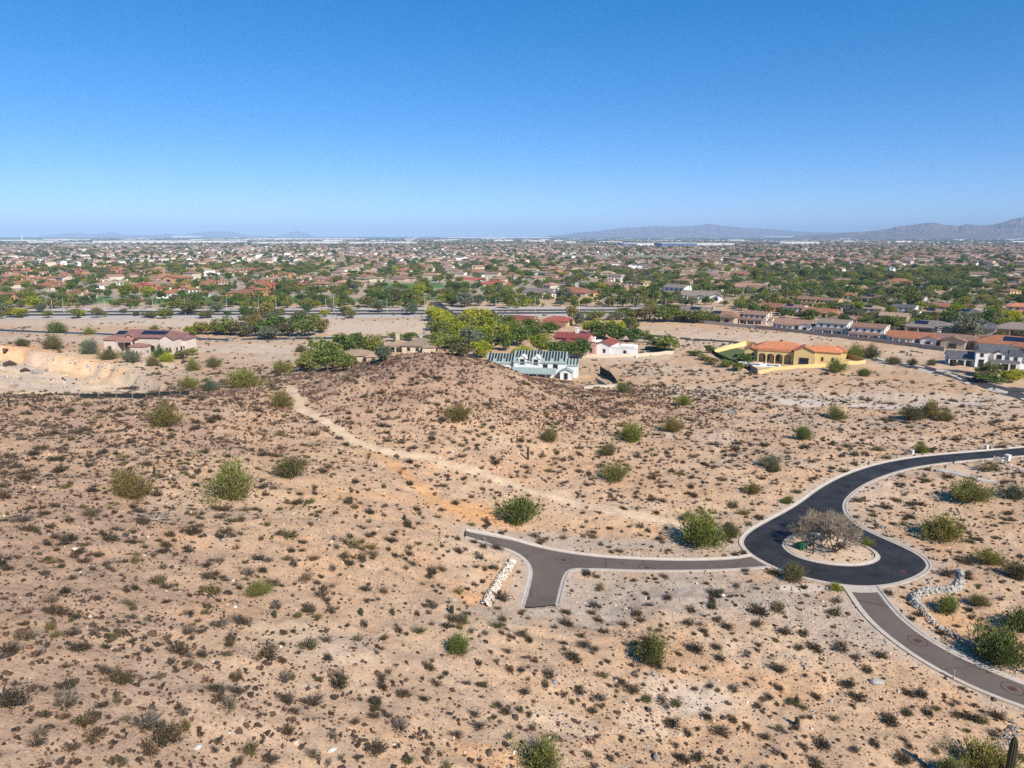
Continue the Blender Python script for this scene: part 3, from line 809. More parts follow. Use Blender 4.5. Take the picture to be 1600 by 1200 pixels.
def cactus_mesh(name, h, r, ribs=14, arms=(), taper=.85):
    mb = MB()
    def column(path, rad, top=True):
        rings = []
        n = ribs * 2
        for i, (p, k) in enumerate(path):
            if i == 0: d = Vector(path[1][0]) - Vector(p)
            elif i == len(path) - 1: d = Vector(p) - Vector(path[i - 1][0])
            else: d = Vector(path[i + 1][0]) - Vector(path[i - 1][0])
            d.normalize(); a = d.cross(Vector((.13, 1, .07))).normalized(); c = d.cross(a)
            b = len(mb.v); rings.append(b)
            for j in range(n):
                t = 2 * math.pi * j / n; rr = rad * k * (1.0 if j % 2 else .82)
                mb.v.append(tuple(Vector(p) + a * math.cos(t) * rr + c * math.sin(t) * rr))
        for i in range(len(rings) - 1):
            for j in range(n):
                j2 = (j + 1) % n; mb.f.append((rings[i] + j, rings[i] + j2, rings[i + 1] + j2, rings[i + 1] + j)); mb.m.append(0)
        mb.f.append(tuple(rings[-1] + j for j in range(n))); mb.m.append(0)
    column([((0, 0, -.15), .85), ((0, 0, h * .25), .95), ((0, 0, h * .6), 1), ((0, 0, h * .88), .95), ((0, 0, h * .96), .75), ((0, 0, h), .35)], r)
    for az, z, out, up in arms:
        c, s = math.cos(az), math.sin(az)
        column([((0, 0, z), .7), ((c * out * .7, s * out * .7, z), .8), ((c * out, s * out, z + out * .5), .85), ((c * out, s * out, z + up * .8), .9), ((c * out, s * out, z + up), .4)], r * .7)
    return mb.mesh(name, [M_cactus])

# prototypes -------------------------------------------------------
BUSH = {
    'creo': [bush_mesh('scrub_mesh', 20 + i, G['brown'], G['creo'], 130, 620, .85) for i in range(4)],
    'grey': [bush_mesh('grey_scrub_mesh', 30 + i, G['grey'], G['grey'], 170, 260, .8, ls=.08) for i in range(3)],
    'brown': [bush_mesh('brown_scrub_mesh', 40 + i, G['brown'], G['brown'], 170, 300, .75, ls=.08) for i in range(3)],
    'olive': [bush_mesh('olive_scrub_mesh', 50 + i, G['brown'], G['olive'], 110, 800, .9) for i in range(3)],
}
ROCK = {'dark': [rock_mesh('dark_rock_mesh', 60 + i, R_dark, 1) for i in range(5)], 'red': [rock_mesh('red_rock_mesh', 66 + i, R_red, 1) for i in range(3)],
        'tan': [rock_mesh('tan_rock_mesh', 70 + i, R_tan, 1) for i in range(3)], 'white': [rock_mesh('white_rock_mesh', 74 + i, R_white, 1) for i in range(3)]}
DTREE = {}
for key, hue in (('palo', 'palo'), ('green', 'green'), ('olive', 'olive'), ('gold', 'gold'), ('sage', 'sage'), ('yel', 'bright'), ('darkg', 'dark')):
    DTREE[key] = [(desert_tree_crown('sprays_mesh', 80 + i * 7 + hash_, G[hue]), stems_mesh('stems_mesh', 80 + i, M_bark)) for i, hash_ in ((0, len(key)), (1, len(key) + 3))]
CROWN = {}
for key in ('dark', 'green', 'palo', 'bright', 'sage', 'olive'):
    CROWN[key] = [crown_mesh('crown_mesh', 120 + i + len(key) * 11, G[key], 22, 1800, .13, .72) for i in range(3)]
TRUNK = [trunk_mesh('trunk_mesh', 140 + i, 1.0, .05, 2 + i, .6, 2) for i in range(2)]
PALMC = [palm_mesh('palm_crown_mesh', 150 + i, G['palm']) for i in range(3)]
_mb = MB(); _mb.bar((0, 0, -.02), (0.01, 0, .5), .026, .018, 6); _mb.bar((0.01, 0, .5), (0, 0.01, 1.0), .018, .016, 6, cap=True)
PALMT = _mb.mesh('palm_trunk_mesh', [M_palmbark], True)

# ------------------------------------------------------------------ scattering
LIB = bpy.data.collections.new('plant_library')       # sources for the scattered masses; not linked to the scene
_gn_n = [0]
def scatter(name, label, meshes, pts, scl, rot, idx, cat=None):
    """one object of kind stuff: instances of several meshes on points"""
    _gn_n[0] += 1
    col = bpy.data.collections.new('library_%02d' % _gn_n[0])
    for i, me in enumerate(meshes):
        o = bpy.data.objects.new('source_%02d_%02d' % (_gn_n[0], i), me); col.objects.link(o)
    me = bpy.data.meshes.new(name); me.vertices.add(len(pts)); me.vertices.foreach_set('co', np.asarray(pts, dtype=np.float32).ravel())
    a = me.attributes.new('rot', 'FLOAT_VECTOR', 'POINT'); a.data.foreach_set('vector', np.asarray(rot, dtype=np.float32).ravel())
    a = me.attributes.new('scl', 'FLOAT_VECTOR', 'POINT'); a.data.foreach_set('vector', np.asarray(scl, dtype=np.float32).ravel())
    a = me.attributes.new('idx', 'INT', 'POINT'); a.data.foreach_set('value', np.asarray(idx, dtype=np.int32))
    me.update()
    o = obj(name, me)
    ng = bpy.data.node_groups.new(name, 'GeometryNodeTree')
    ng.interface.new_socket('Geometry', in_out='INPUT', socket_type='NodeSocketGeometry'); ng.interface.new_socket('Geometry', in_out='OUTPUT', socket_type='NodeSocketGeometry')
    gi = ng.nodes.new('NodeGroupInput'); go = ng.nodes.new('NodeGroupOutput')
    ci = ng.nodes.new('GeometryNodeCollectionInfo'); ci.inputs['Collection'].default_value = col; ci.inputs['Separate Children'].default_value = True; ci.inputs['Reset Children'].default_value = True
    ip = ng.nodes.new('GeometryNodeInstanceOnPoints'); ip.inputs['Pick Instance'].default_value = True
    def attr(nm, dt):
        n = ng.nodes.new('GeometryNodeInputNamedAttribute'); n.data_type = dt; n.inputs['Name'].default_value = nm; return n.outputs['Attribute']
    ng.links.new(gi.outputs[0], ip.inputs['Points']); ng.links.new(ci.outputs[0], ip.inputs['Instance'])
    ng.links.new(attr('idx', 'INT'), ip.inputs['Instance Index']); ng.links.new(attr('rot', 'FLOAT_VECTOR'), ip.inputs['Rotation']); ng.links.new(attr('scl', 'FLOAT_VECTOR'), ip.inputs['Scale'])
    ng.links.new(ip.outputs[0], go.inputs[0])
    md = o.modifiers.new('scatter', 'NODES'); md.node_group = ng
    tag(o, label, cat, kind='stuff')
    return o

# ------------------------------------------------------------------ labels: tell a thing by the nearest named place
MARKS = []    # (photo x, photo y, phrase)
def mark(x, y, phrase): MARKS.append((x, y, phrase))
ORD = ['nearest', 'second nearest', 'third nearest', 'fourth nearest', 'fifth nearest', 'sixth nearest', 'seventh nearest', 'eighth nearest', 'ninth nearest', 'tenth nearest'] + ['%s nearest' % w for w in ('eleventh', 'twelfth', 'thirteenth', 'fourteenth', 'fifteenth', 'sixteenth', 'seventeenth', 'eighteenth', 'nineteenth', 'twentieth')]
PENDING = []  # (object, description, photo x, photo y)
def later(o, desc, P):
    px, py, dd = project(np.asarray(P, dtype=float)); PENDING.append((o, desc, float(px), float(py)))
def finish_labels():
    by = {}
    M = np.array([(a, b) for a, b, _ in MARKS])
    for o, desc, px, py in PENDING:
        d2 = (M[:, 0] - px) ** 2 + ((M[:, 1] - py) * 1.6) ** 2
        k = int(np.argmin(d2)); dx, dy = px - M[k, 0], (py - M[k, 1]) * 1.6
        if abs(dx) > abs(dy): rel = 'right of' if dx > 0 else 'left of'
        else: rel = 'in front of' if dy > 0 else 'behind'
        by.setdefault((desc, rel, MARKS[k][2]), []).append((float(d2[k]), o))
    for (desc, rel, ph), lst in by.items():
        lst.sort(key=lambda t: t[0])
        for i, (_, o) in enumerate(lst):
            if len(lst) == 1: o['label'] = '%s %s %s' % (desc, rel, ph)
            else: o['label'] = '%s %s %s, %s of its kind' % (desc, rel, ph, ORD[i] if i < len(ORD) else 'one of the far ones')
            w = o['label'].split()
            if len(w) > 16: o['label'] = ' '.join(o['label'].replace(' of its kind', '').split()[:16])
# ------------------------------------------------------------------ named shrubs and desert trees, read off the photograph: x, base y, width px, kind, label
NAMED = [
 (258, 664, 62, 'olive', 'round olive green desert tree near the crest of the stony left spur'),
 (208, 772, 78, 'gold', 'yellowing olive desert tree with a small cactus at its side, left slope'),
 (360, 776, 96, 'palo', 'largest yellow-green palo verde on the left slope'),
 (455, 746, 66, 'olive', 'olive green palo verde just right of the largest one on the slope'),
 (403, 925, 50, 'palo', 'lone light green shrub on the lower left slope'),
 (717, 1026, 52, 'green', 'small vivid green shrub below the stone bank of the stub road'),
 (441, 632, 44, 'olive', 'dark olive shrub beside the head of the pale trail'),
 (386, 606, 62, 'palo', 'wide green shrub behind the saddle'),
 (295, 608, 34, 'palo', 'green shrub just behind the black silt fence end'),
 (329, 611, 38, 'sage', 'second green shrub behind the silt fence end'),
 (716, 656, 50, 'gold', 'golden dry shrub on the middle of the rocky hill'),
 (857, 691, 40, 'olive', 'olive shrub above the lone saguaro on the rocky hill'),
 (985, 690, 54, 'green', 'tall double green shrub on the right flank of the rocky hill'),
 (1050, 674, 40, 'olive', 'rounded olive shrub right of the tall double shrub'),
 (975, 612, 30, 'palo', 'small pale green shrub by the foot of the dark ramp wall'),
 (1067, 632, 32, 'green', 'fresh green shrub on the open lot beyond the rocky hill'),
 (949, 710, 38, 'olive', 'low olive shrub between the two larger shrubs of the hill flank'),
 (960, 750, 52, 'palo', 'full olive green shrub low on the right flank of the hill'),
 (812, 814, 84, 'green', 'big dark green tree where the trails meet the spur road'),
 (1097, 852, 88, 'green', 'big dark green tree at the lower end of the pale trail'),
 (1140, 838, 40, 'olive', 'thin olive shrub leaning behind the big tree at the trail end'),
 (1075, 812, 30, 'sage', 'wispy grey-green shrub at the lower end of the pale trail'),
 (1307, 653, 42, 'palo', 'bright round shrub on the pale lot beyond the black road'),
 (1256, 688, 40, 'green', 'dark green shrub below the pale lot'),
 (1425, 655, 44, 'olive', 'left shrub of a clump of three on the far lot'),
 (1452, 652, 48, 'gold', 'yellowish middle shrub of the clump of three on the far lot'),
 (1476, 658, 34, 'olive', 'right shrub of the clump of three on the far lot'),
 (1440, 707, 26, 'green', 'small vivid green shrub at the kerb of the black road'),
 (1512, 782, 78, 'palo', 'wide palo verde beside the grey trench cover in the right wash'),
 (1580, 778, 46, 'sage', 'grey-green shrub at the right end of the wash'),
 (1467, 840, 80, 'palo', 'large palo verde right of the turning circle'),
 (1545, 880, 52, 'palo', 'palo verde above the right wash'),
 (1592, 905, 60, 'olive', 'olive tree at the edge of the wash, above the green thicket'),
 (1203, 729, 40, 'sage', 'grey leafless looking shrub on the slope above the black road'),
 (1305, 922, 24, 'bright', 'small yellow-green bush beside the concrete band of the circle'),
 (1240, 906, 46, 'olive', 'spreading olive shrub against the kerb of the turning circle'),
 (1478, 955, 46, 'green', 'dark green shrub inside the bend of the white stone bank'),
 (1528, 948, 40, 'olive', 'low olive shrub right of the white stone bank'),
 (1562, 1034, 104, 'green', 'large green thicket tree right of the lower road'),
 (1600, 985, 80, 'green', 'second green thicket tree behind the first by the lower road'),
 (1017, 1032, 78, 'palo', 'bright palo verde with bare boughs below the gravel flat'),
 (846, 1206, 92, 'palo', 'pale green palo verde cut by the lower photo edge'),
 (1532, 1196, 100, 'palo', 'yellow-green palo verde beside the tallest saguaro'),
 (1488, 1212, 56, 'palo', 'smaller palo verde left of the one beside the tallest saguaro'),
 (1355, 851, 26, 'green', 'small green bush at the right end of the road island'),
 (1230, 786, 24, 'green', 'small dark green bush left of the black road'),
 (1175, 772, 30, 'olive', 'olive bush on the slope above the circle'),
 (1210, 735, 26, 'olive', 'thin olive bush above the black road'),
 (252, 558, 34, 'darkg', 'dark green tree below the casita of the pink-tiled house'),
 (260, 566, 30, 'bright', 'yellow-green bush below the casita of the pink-tiled house'),
 (133, 542, 22, 'darkg', 'small dark tree left of the pink-tiled house'),
 (82, 545, 40, 'olive', 'olive shrub above the cut bank of the excavation'),
 (35, 541, 28, 'olive', 'small olive shrub above the left end of the excavation'),
 (140, 553, 40, 'sage', 'left shrub of the row along the excavation rim'),
 (170, 560, 36, 'olive', 'middle shrub of the row along the excavation rim'),
 (205, 566, 38, 'sage', 'right shrub of the row along the excavation rim'),
 (240, 572, 30, 'olive', 'last low shrub of the row along the excavation rim'),
 (302, 578, 34, 'palo', 'green shrub on the flat behind the saddle'),
 (335, 574, 32, 'olive', 'olive shrub on the flat behind the saddle'),
 (440, 583, 36, 'palo', 'green shrub in front of the dark tree clump'),
 (470, 549, 22, 'olive', 'dark olive shrub alone on the pale lot'),
 (487, 575, 52, 'green', 'light green tree at the left foot of the dark tree clump'),
 (90, 520, 40, 'green', 'green shrub between the pink-tiled house and the distant road'),
 (140, 523, 22, 'green', 'small green shrub behind the pink-tiled house'),
 (241, 519, 22, 'green', 'green shrub behind the roof of the pink-tiled house'),
 (1307, 581, 38, 'green', 'dense green shrub in front of the yellow villa wall'),
 (1350, 588, 28, 'green', 'dark shrub right of the dense one at the yellow villa'),
 (1335, 560, 36, 'green', 'green tree right of the orange-roofed villa'),
 (1360, 559, 34, 'olive', 'second tree right of the orange-roofed villa'),
 (1396, 570, 28, 'olive', 'olive shrub beside the diagonal road'),
 (1425, 571, 20, 'olive', 'small shrub beside the diagonal road'),
 (1455, 572, 20, 'olive', 'shrub left of the grey-roofed white house'),
 (1247, 1000, 40, 'creo', None),
]
NM = []
def root_name(k, w): return 'palo_verde_tree' if w > 5 else 'desert_shrub'
_cnt = {}
for i, (px, py, w, kind, label) in enumerate(NAMED):
    if label is None: continue
    q = at(px, py); _, _, dep = project(q); rad = .5 * w * dep / FPX
    k = _cnt.get(kind, 0); _cnt[kind] = k + 1
    a, b = DTREE[{'bright': 'yel'}.get(kind, kind)][k % 2]
    r = random.Random(i)
    rad *= 1.3; e = empty(root_name(kind, rad * 2), tuple(q), r.uniform(0, 6.28), (rad, rad, rad * r.uniform(.88, 1.12)))
    obj('crown', a, e); obj('trunk', b, e)
    tag(e, label, 'tree' if rad * 2 > 5 else 'shrub', 'desert trees and tall shrubs')
    NM.append((q[0], q[1], rad))

# named places for the labels of small things
for x, y, ph in ((208, 745, 'the yellowing tree on the left slope'), (360, 745, 'the largest palo verde'), (258, 648, 'the tree on the spur crest'), (403, 910, 'the lone light green shrub'),
                 (717, 1014, 'the vivid green shrub'), (440, 615, 'the shrub at the trail head'), (716, 640, 'the golden shrub on the hill'), (823, 706, 'the lone saguaro'), (985, 675, 'the tall double shrub'),
                 (812, 790, 'the dark tree by the trails'), (1097, 830, 'the tree at the trail end'), (960, 735, 'the shrub low on the hill flank'), (780, 910, 'the stone bank'), (845, 940, 'the stub road end'),
                 (1017, 1005, 'the palo verde with bare boughs'), (846, 1180, 'the palo verde at the lower edge'), (240, 805, 'the dead fallen tree'), (1532, 1160, 'the palo verde beside the tallest saguaro'),
                 (1370, 1060, 'the smooth pale boulder'), (1467, 810, 'the palo verde beyond the circle'), (1512, 765, 'the palo verde by the trench cover'), (1460, 925, 'the white stone bank'),
                 (1300, 850, 'the road island'), (1190, 860, 'the left edge of the turning circle'), (1410, 1000, 'the bend of the lower road'), (1245, 1110, 'the two barrel cacti'), (500, 1015, 'the pale bare patch of slope'),
                 (950, 890, 'the spur road'), (620, 725, 'the orange trail'), (1307, 640, 'the round shrub on the pale lot'), (1450, 640, 'the clump of three shrubs'), (700, 560, 'the hill top'), (130, 1140, 'the lower left corner'),
                 (30, 850, 'the left frame edge boulders'), (360, 995, 'the reddish dry bush in mid slope'), (620, 1140, 'the boulders at the slope foot'), (160, 890, 'the split boulder'), (1100, 1090, 'the whitish gravel streak'),
                 (60, 650, 'the dark rock band'), (1125, 570, 'the lawn of the yellow villa'), (840, 575, 'the house under construction')):
    mark(x, y, ph)

# ------------------------------------------------------------------ random cover of scrub and stones, denser or thinner by place
def candidates(n, rmin, rmax, seed, half=45):
    r = np.random.default_rng(seed)
    R = np.sqrt(r.uniform(rmin ** 2, rmax ** 2, n)); A = np.radians(r.uniform(-half, half, n))
    return R * np.sin(A), R * np.cos(A), r
def fan_area(rmin, rmax, half=45): return math.radians(half) * (rmax ** 2 - rmin ** 2)
def soft(px, py, cx, cy, rx, ry): return np.clip(1.3 - np.sqrt(((px - cx) / rx) ** 2 + ((py - cy) / ry) ** 2), 0, 1)
def free_mask(x, y, clear=.9):
    ok = road_sd(x, y) > clear
    ok &= dist_line(TRAIL_PALE, x, y) > 1.0
    ok &= dist_line(TRAIL_ORANGE, x, y) > .8
    return ok
KEEP_OUT = []      # (photo polygons) where only bare ground is seen
def keepout(px, py):
    m = np.zeros(px.shape, bool)
    for poly in KEEP_OUT: m |= inside(np.array(poly, dtype=float), px, py)
    return m
KEEP_OUT += [[(0, 540), (60, 548), (130, 560), (200, 575), (262, 600), (262, 614), (0, 612)],
             [(770, 545), (905, 545), (905, 592), (770, 600)], [(905, 578), (970, 578), (970, 606), (905, 606)], [(1115, 540), (1180, 555), (1290, 560), (1350, 570), (1350, 582), (1160, 582), (1110, 565)],
             [(1440, 555), (1600, 555), (1600, 632), (1560, 618), (1480, 592)], [(600, 528), (675, 528), (675, 556), (600, 556)], [(150, 515), (300, 515), (300, 560), (150, 560)]]

def sizes_px(x, y, rad): 
    z = Hs(x, y); px, py, dep = project(np.stack([x, y, z], -1)); return px, py, 2 * rad * FPX / dep
# scrub
bx, by, r_ = candidates(int(fan_area(24, 250) * .55), 24, 250, 5)
px, py, _ = sizes_px(bx, by, 1)
dens = .18 + .18 * (fbm(bx / 9, by / 9, 201, 3) > .5) + .22 * soft(px, py, 120, 1050, 560, 320) + .05 * soft(px, py, 1200, 1080, 420, 160) + .045 * soft(px, py, 1000, 740, 260, 120) + .05 * soft(px, py, 1480, 820, 160, 120) - .035 * soft(px, py, 560, 880, 160, 120) - .03 * soft(px, py, 1050, 930, 160, 30)
ok = (r_.random(len(bx)) < dens / .72) & free_mask(bx, by) & ~keepout(px, py) & ~inside(K_island, bx, by)
for qx, qy, qr in NM: ok &= np.hypot(bx - qx, by - qy) > qr * .8
bx, by = bx[ok], by[ok]
px, py, _ = sizes_px(bx, by, 1)
brad = np.clip(r_.lognormal(math.log(.55), .48, len(bx)), .17, 1.5)
kinds = ['creo', 'grey', 'brown', 'olive']
bk = r_.choice(4, len(bx), p=[.44, .26, .19, .11])
# scrub on the flat lots beyond
fx, fy, r2 = candidates(int(fan_area(250, 430, 38) * .075), 250, 430, 6, 38)
fpx, fpy, _ = sizes_px(fx, fy, 1)
lot = soft(fpx, fpy, 590, 510, 90, 16) + soft(fpx, fpy, 330, 503, 120, 8) + soft(fpx, fpy, 390, 545, 90, 16)
ok = (r2.random(len(fx)) < .2 + .8 * (fbm(fx / 25, fy / 25, 207, 3) > .5)) & (r2.random(len(fx)) > np.clip(lot, 0, .9)) & ~keepout(fpx, fpy) & ~((fpx > 1060) & (fpy < 470 + (fpx - 1060) * .16 + 20)) 
fx, fy = fx[ok], fy[ok]; frad = np.clip(r2.lognormal(math.log(.7), .35, len(fx)), .3, 1.6); fk = r2.choice(4, len(fx), p=[.45, .2, .15, .2])
bx = np.r_[bx, fx]; by = np.r_[by, fy]; brad = np.r_[brad, frad]; bk = np.r_[bk, fk]
# scrub positions read off the photograph (x, y, width px, kind)
HAND = [(360, 1000, 42, 2), (115, 963, 34, 0), (102, 930, 32, 0), (200, 945, 36, 1), (205, 965, 30, 1), (100, 1070, 46, 0), (165, 1010, 26, 0), (230, 968, 22, 1), (295, 960, 30, 0), (315, 1023, 34, 0), (335, 1085, 46, 0), (445, 1100, 50, 0), (290, 1138, 32, 3), (370, 1190, 36, 0), (195, 1125, 34, 1), (130, 1130, 60, 0),
        (515, 955, 32, 0), (570, 920, 30, 0), (512, 1035, 30, 0), (622, 990, 30, 2), (600, 1000, 24, 0), (588, 1026, 24, 1), (670, 1050, 36, 0), (680, 1075, 34, 2), (662, 1105, 28, 0), (555, 1140, 26, 0), (583, 1130, 32, 0), (712, 1155, 38, 2), (520, 1160, 30, 1), (587, 1180, 56, 0), (740, 1122, 28, 0), (790, 1120, 36, 0), (705, 972, 32, 0), (748, 1045, 26, 0), (775, 1040, 22, 1),
        (815, 998, 34, 0), (857, 1065, 40, 0), (880, 1010, 22, 0), (908, 998, 26, 0), (935, 966, 26, 0), (938, 918, 26, 3), (1043, 938, 30, 2), (1025, 1045, 44, 0), (985, 1082, 46, 0), (925, 1110, 30, 0), (1050, 1132, 46, 0), (1080, 955, 28, 0), (1112, 952, 30, 0), (1085, 1078, 26, 2), (1135, 980, 34, 0), (1185, 960, 60, 0), (1183, 978, 28, 0), (1120, 1010, 30, 0), (1125, 1030, 30, 0), (1075, 975, 30, 0), (1145, 1080, 34, 1), (1145, 1125, 26, 0), (1125, 1140, 42, 0), (1105, 1120, 34, 0), (1090, 1180, 34, 0), (1195, 1150, 30, 0),
        (1215, 1045, 40, 0), (1225, 990, 34, 0), (1255, 990, 30, 0), (1315, 1012, 44, 2), (1375, 1025, 34, 0), (1355, 1045, 30, 0), (1440, 1085, 36, 0), (1285, 1163, 50, 0), (1390, 1125, 50, 0), (1410, 1190, 46, 0), (1450, 1115, 30, 0), (1275, 1085, 30, 0), (1340, 1090, 40, 0), (1325, 1070, 40, 0),
        (65, 703, 30, 0), (85, 787, 26, 0), (143, 763, 30, 0), (108, 815, 24, 0), (178, 798, 20, 0), (265, 835, 30, 0), (57, 752, 18, 2), (245, 770, 36, 2), (210, 875, 30, 3), (100, 850, 30, 0), (290, 852, 22, 2), (335, 893, 26, 0), (10, 890, 26, 0), (80, 878, 24, 3), (265, 672, 24, 0), (160, 708, 26, 0), (190, 640, 26, 0), (137, 633, 22, 3),
        (537, 872, 30, 0), (490, 875, 26, 2), (437, 835, 26, 2), (455, 862, 22, 0), (610, 847, 28, 0), (636, 820, 30, 0), (540, 695, 26, 0), (690, 798, 18, 0), (740, 848, 22, 0), (755, 855, 24, 0), (715, 862, 30, 0), (675, 890, 34, 0), (555, 755, 26, 0), (600, 762, 20, 3), (640, 755, 24, 0), (600, 807, 24, 1), (693, 757, 18, 3), (620, 655, 0, 0), (675, 685, 26, 0), (597, 665, 22, 0), (605, 688, 20, 0), (627, 690, 18, 0), (640, 720, 24, 0), (492, 775, 24, 2), (410, 890, 30, 0),
        (847, 845, 22, 3), (920, 887, 22, 3), (968, 862, 18, 3), (1000, 825, 24, 1), (1035, 848, 20, 1), (1145, 790, 34, 3), (1080, 760, 22, 0), (1050, 735, 20, 0), (1180, 765, 30, 3), (1170, 820, 22, 3), (1085, 775, 24, 0), (1035, 785, 20, 0), (1372, 703, 28, 3), (1335, 713, 24, 3), (1352, 710, 20, 3), (1385, 716, 24, 3), (1335, 726, 22, 3), (1340, 783, 24, 3), (1400, 780, 26, 3), (1383, 793, 28, 0), (1365, 808, 22, 3), (1445, 752, 26, 3), (1545, 735, 46, 3), (1480, 720, 22, 0), (1245, 770, 22, 3), (1395, 975, 20, 0), (1425, 968, 24, 0), (1435, 960, 24, 0), (1470, 990, 26, 0)]
hq = [at(a, b) for a, b, w, k in HAND]
hw = [w * project(q)[2] / FPX / 2 for q, (a, b, w, k) in zip(hq, HAND)]
keep = np.ones(len(bx), bool)
for q, w in zip(hq, hw): keep &= np.hypot(bx - q[0], by - q[1]) > w * .9
bx = np.r_[[q[0] for q in hq], bx[keep]]; by = np.r_[[q[1] for q in hq], by[keep]]; brad = np.r_[np.maximum(hw, .3), brad[keep]]; bk = np.r_[[k for *_, k in HAND], bk[keep]]
bz = Hf(bx, by); bpx, bpY, bdep = project(np.stack([bx, by, bz], -1)); bw = 2 * brad * FPX / bdep
inv = (bpx > -10) & (bpx < 1610) & (bpY < 1215)
order = np.argsort(-np.where(inv, bw, 0)); single = np.zeros(len(bx), bool); single[order[:300]] = True
BN = [('desert_scrub', 'dark green-brown scrub'), ('grey_scrub', 'pale grey dry scrub'), ('brown_scrub', 'reddish brown dry scrub'), ('olive_scrub', 'olive green scrub')]
rr = random.Random(3)
for i in order[:300]:
    k = int(bk[i]); me = rr.choice(BUSH[kinds[k]])
    s = float(brad[i]); o = obj('desert_bush', me, None, (bx[i], by[i], bz[i]), rr.uniform(0, 6.28), (s * rr.uniform(.85, 1.15), s, s * rr.uniform(.85, 1.15)))
    sz = 'big' if bw[i] > 38 else ('mid-sized' if bw[i] > 26 else 'small')
    tag(o, None, 'bush', 'bushes scattered over the desert slopes'); later(o, sz + ' ' + BN[k][1], (bx[i], by[i], bz[i]))
m = ~single
protos = [me for k in kinds for me in BUSH[k]]; first = np.cumsum([0] + [len(BUSH[k]) for k in kinds])
lens = np.array([len(BUSH[k]) for k in kinds])
ii = first[bk[m]] + rng.integers(0, 100, m.sum()) % lens[bk[m]]
sc = brad[m][:, None] * rng.uniform(.8, 1.2, (m.sum(), 3))
scatter('small_desert_scrub', 'small dark scrub dotted over slopes and lots', protos, np.stack([bx, by, bz], 1)[m], sc, np.stack([np.zeros(m.sum()), np.zeros(m.sum()), rng.uniform(0, 6.28, m.sum())], 1), ii)

# stones
def stones(n_per, rmin, rmax, seed, densf, smed, ssig, smax):
    x, y, r = candidates(int(fan_area(rmin, rmax) * n_per), rmin, rmax, seed)
    px, py, _ = sizes_px(x, y, 1)
    ok = (r.random(len(x)) < densf(x, y, px, py)) & (road_sd(x, y) > .7) & (dist_line(TRAIL_PALE, x, y) > 1.2) & (dist_line(TRAIL_ORANGE, x, y) > 1.0)
    x, y = x[ok], y[ok]; return x, y, np.clip(r.lognormal(math.log(smed), ssig, len(x)), .03, smax)
def d_dark(x, y, px, py):
    c = fbm(x / 5, y / 5, 301, 3); c2 = fbm(x / 2.2, y / 2.2, 305, 2)
    hill = soft(px, py, 690, 590, 290, 85); left = soft(px, py, 90, 680, 330, 90); fore = soft(px, py, 0, 1080, 520, 360)
    foot = soft(px, py, 620, 1180, 420, 80) + .7 * soft(px, py, 1250, 1100, 420, 160); band = soft(px, py, 950, 630, 180, 50)
    return np.clip(.14 + 1.2 * hill * (c > .47) * (.15 + 1.2 * (c2 > .52)) + 1.0 * left * (c > .48) * (.2 + 1.1 * (c2 > .5)) + .85 * fore * (.3 + .9 * (c2 > .5)) + .4 * foot * (.4 + (c2 > .5)) + .6 * band * (c > .45), 0, 1)
sx, sy, ss = stones(6.0, 24, 215, 11, d_dark, .10, .5, .4)
nearf = 1 + .7 * sstep(70, 140, np.hypot(sx, sy)) + .25 * (np.hypot(sx, sy) < 60); ss = ss * nearf
HR = [(112, 1063, 22), (90, 1086, 20), (45, 1120, 19), (152, 994, 13), (160, 1044, 11), (203, 1060, 12), (219, 1068, 16), (183, 1092, 11), (175, 1061, 13), (384, 1086, 12), (144, 1166, 13), (229, 1175, 13), (108, 1187, 16), (150, 1040, 14), (350, 963, 10), (10, 1045, 26), (15, 1090, 24), (48, 1100, 16), (5, 1060, 20), (247, 1087, 13), (290, 1042, 10), (396, 1156, 14), (270, 1143, 14), (310, 1163, 10), (246, 1194, 18), (30, 1197, 16),
      (605, 1143, 14), (655, 1145, 15), (667, 1129, 14), (622, 1130, 12), (665, 1157, 12), (520, 1180, 15), (497, 1190, 16), (479, 1110, 16), (457, 1115, 12), (435, 1113, 12), (537, 1130, 12), (790, 1172, 18), (748, 1190, 15), (765, 1142, 10), (798, 1190, 14), (709, 1119, 8), (628, 1095, 9), (955, 1014, 9), (734, 1074, 8), (640, 1018, 6), (430, 1088, 8), (665, 948, 10),
      (40, 752, 11), (25, 750, 12), (47, 760, 9), (177, 699, 9), (145, 662, 16), (50, 665, 26), (75, 668, 22), (95, 710, 10), (355, 840, 8), (280, 825, 7), (338, 838, 6), (212, 837, 10), (183, 828, 9), (345, 685, 12), (332, 680, 10), (360, 690, 12), (45, 885, 16), (30, 870, 14), (55, 890, 14), (20, 815, 14), (30, 812, 16), (10, 665, 14), (40, 655, 16), (60, 640, 16), (1200, 1180, 10), (1350, 1140, 8)]
q = [at(a, b) for a, b, w in HR]; hwr = [.8 * w * project(p)[2] / FPX / 2 for p, (a, b, w) in zip(q, HR)]
sx = np.r_[[p[0] for p in q], sx]; sy = np.r_[[p[1] for p in q], sy]; ss = np.r_[hwr, ss]
sz_ = Hf(sx, sy); spx, spy, sdep = project(np.stack([sx, sy, sz_], -1)); sw = 2 * ss * FPX / sdep
inv = (spx > -5) & (spx < 1605) & (spy < 1205)
order = np.argsort(-np.where(inv, sw, 0))
isred = (np.hypot(sx - plane_pt(700, 590, 12)[0], sy - 165) < 60) | (rng.random(len(sx)) < .15)
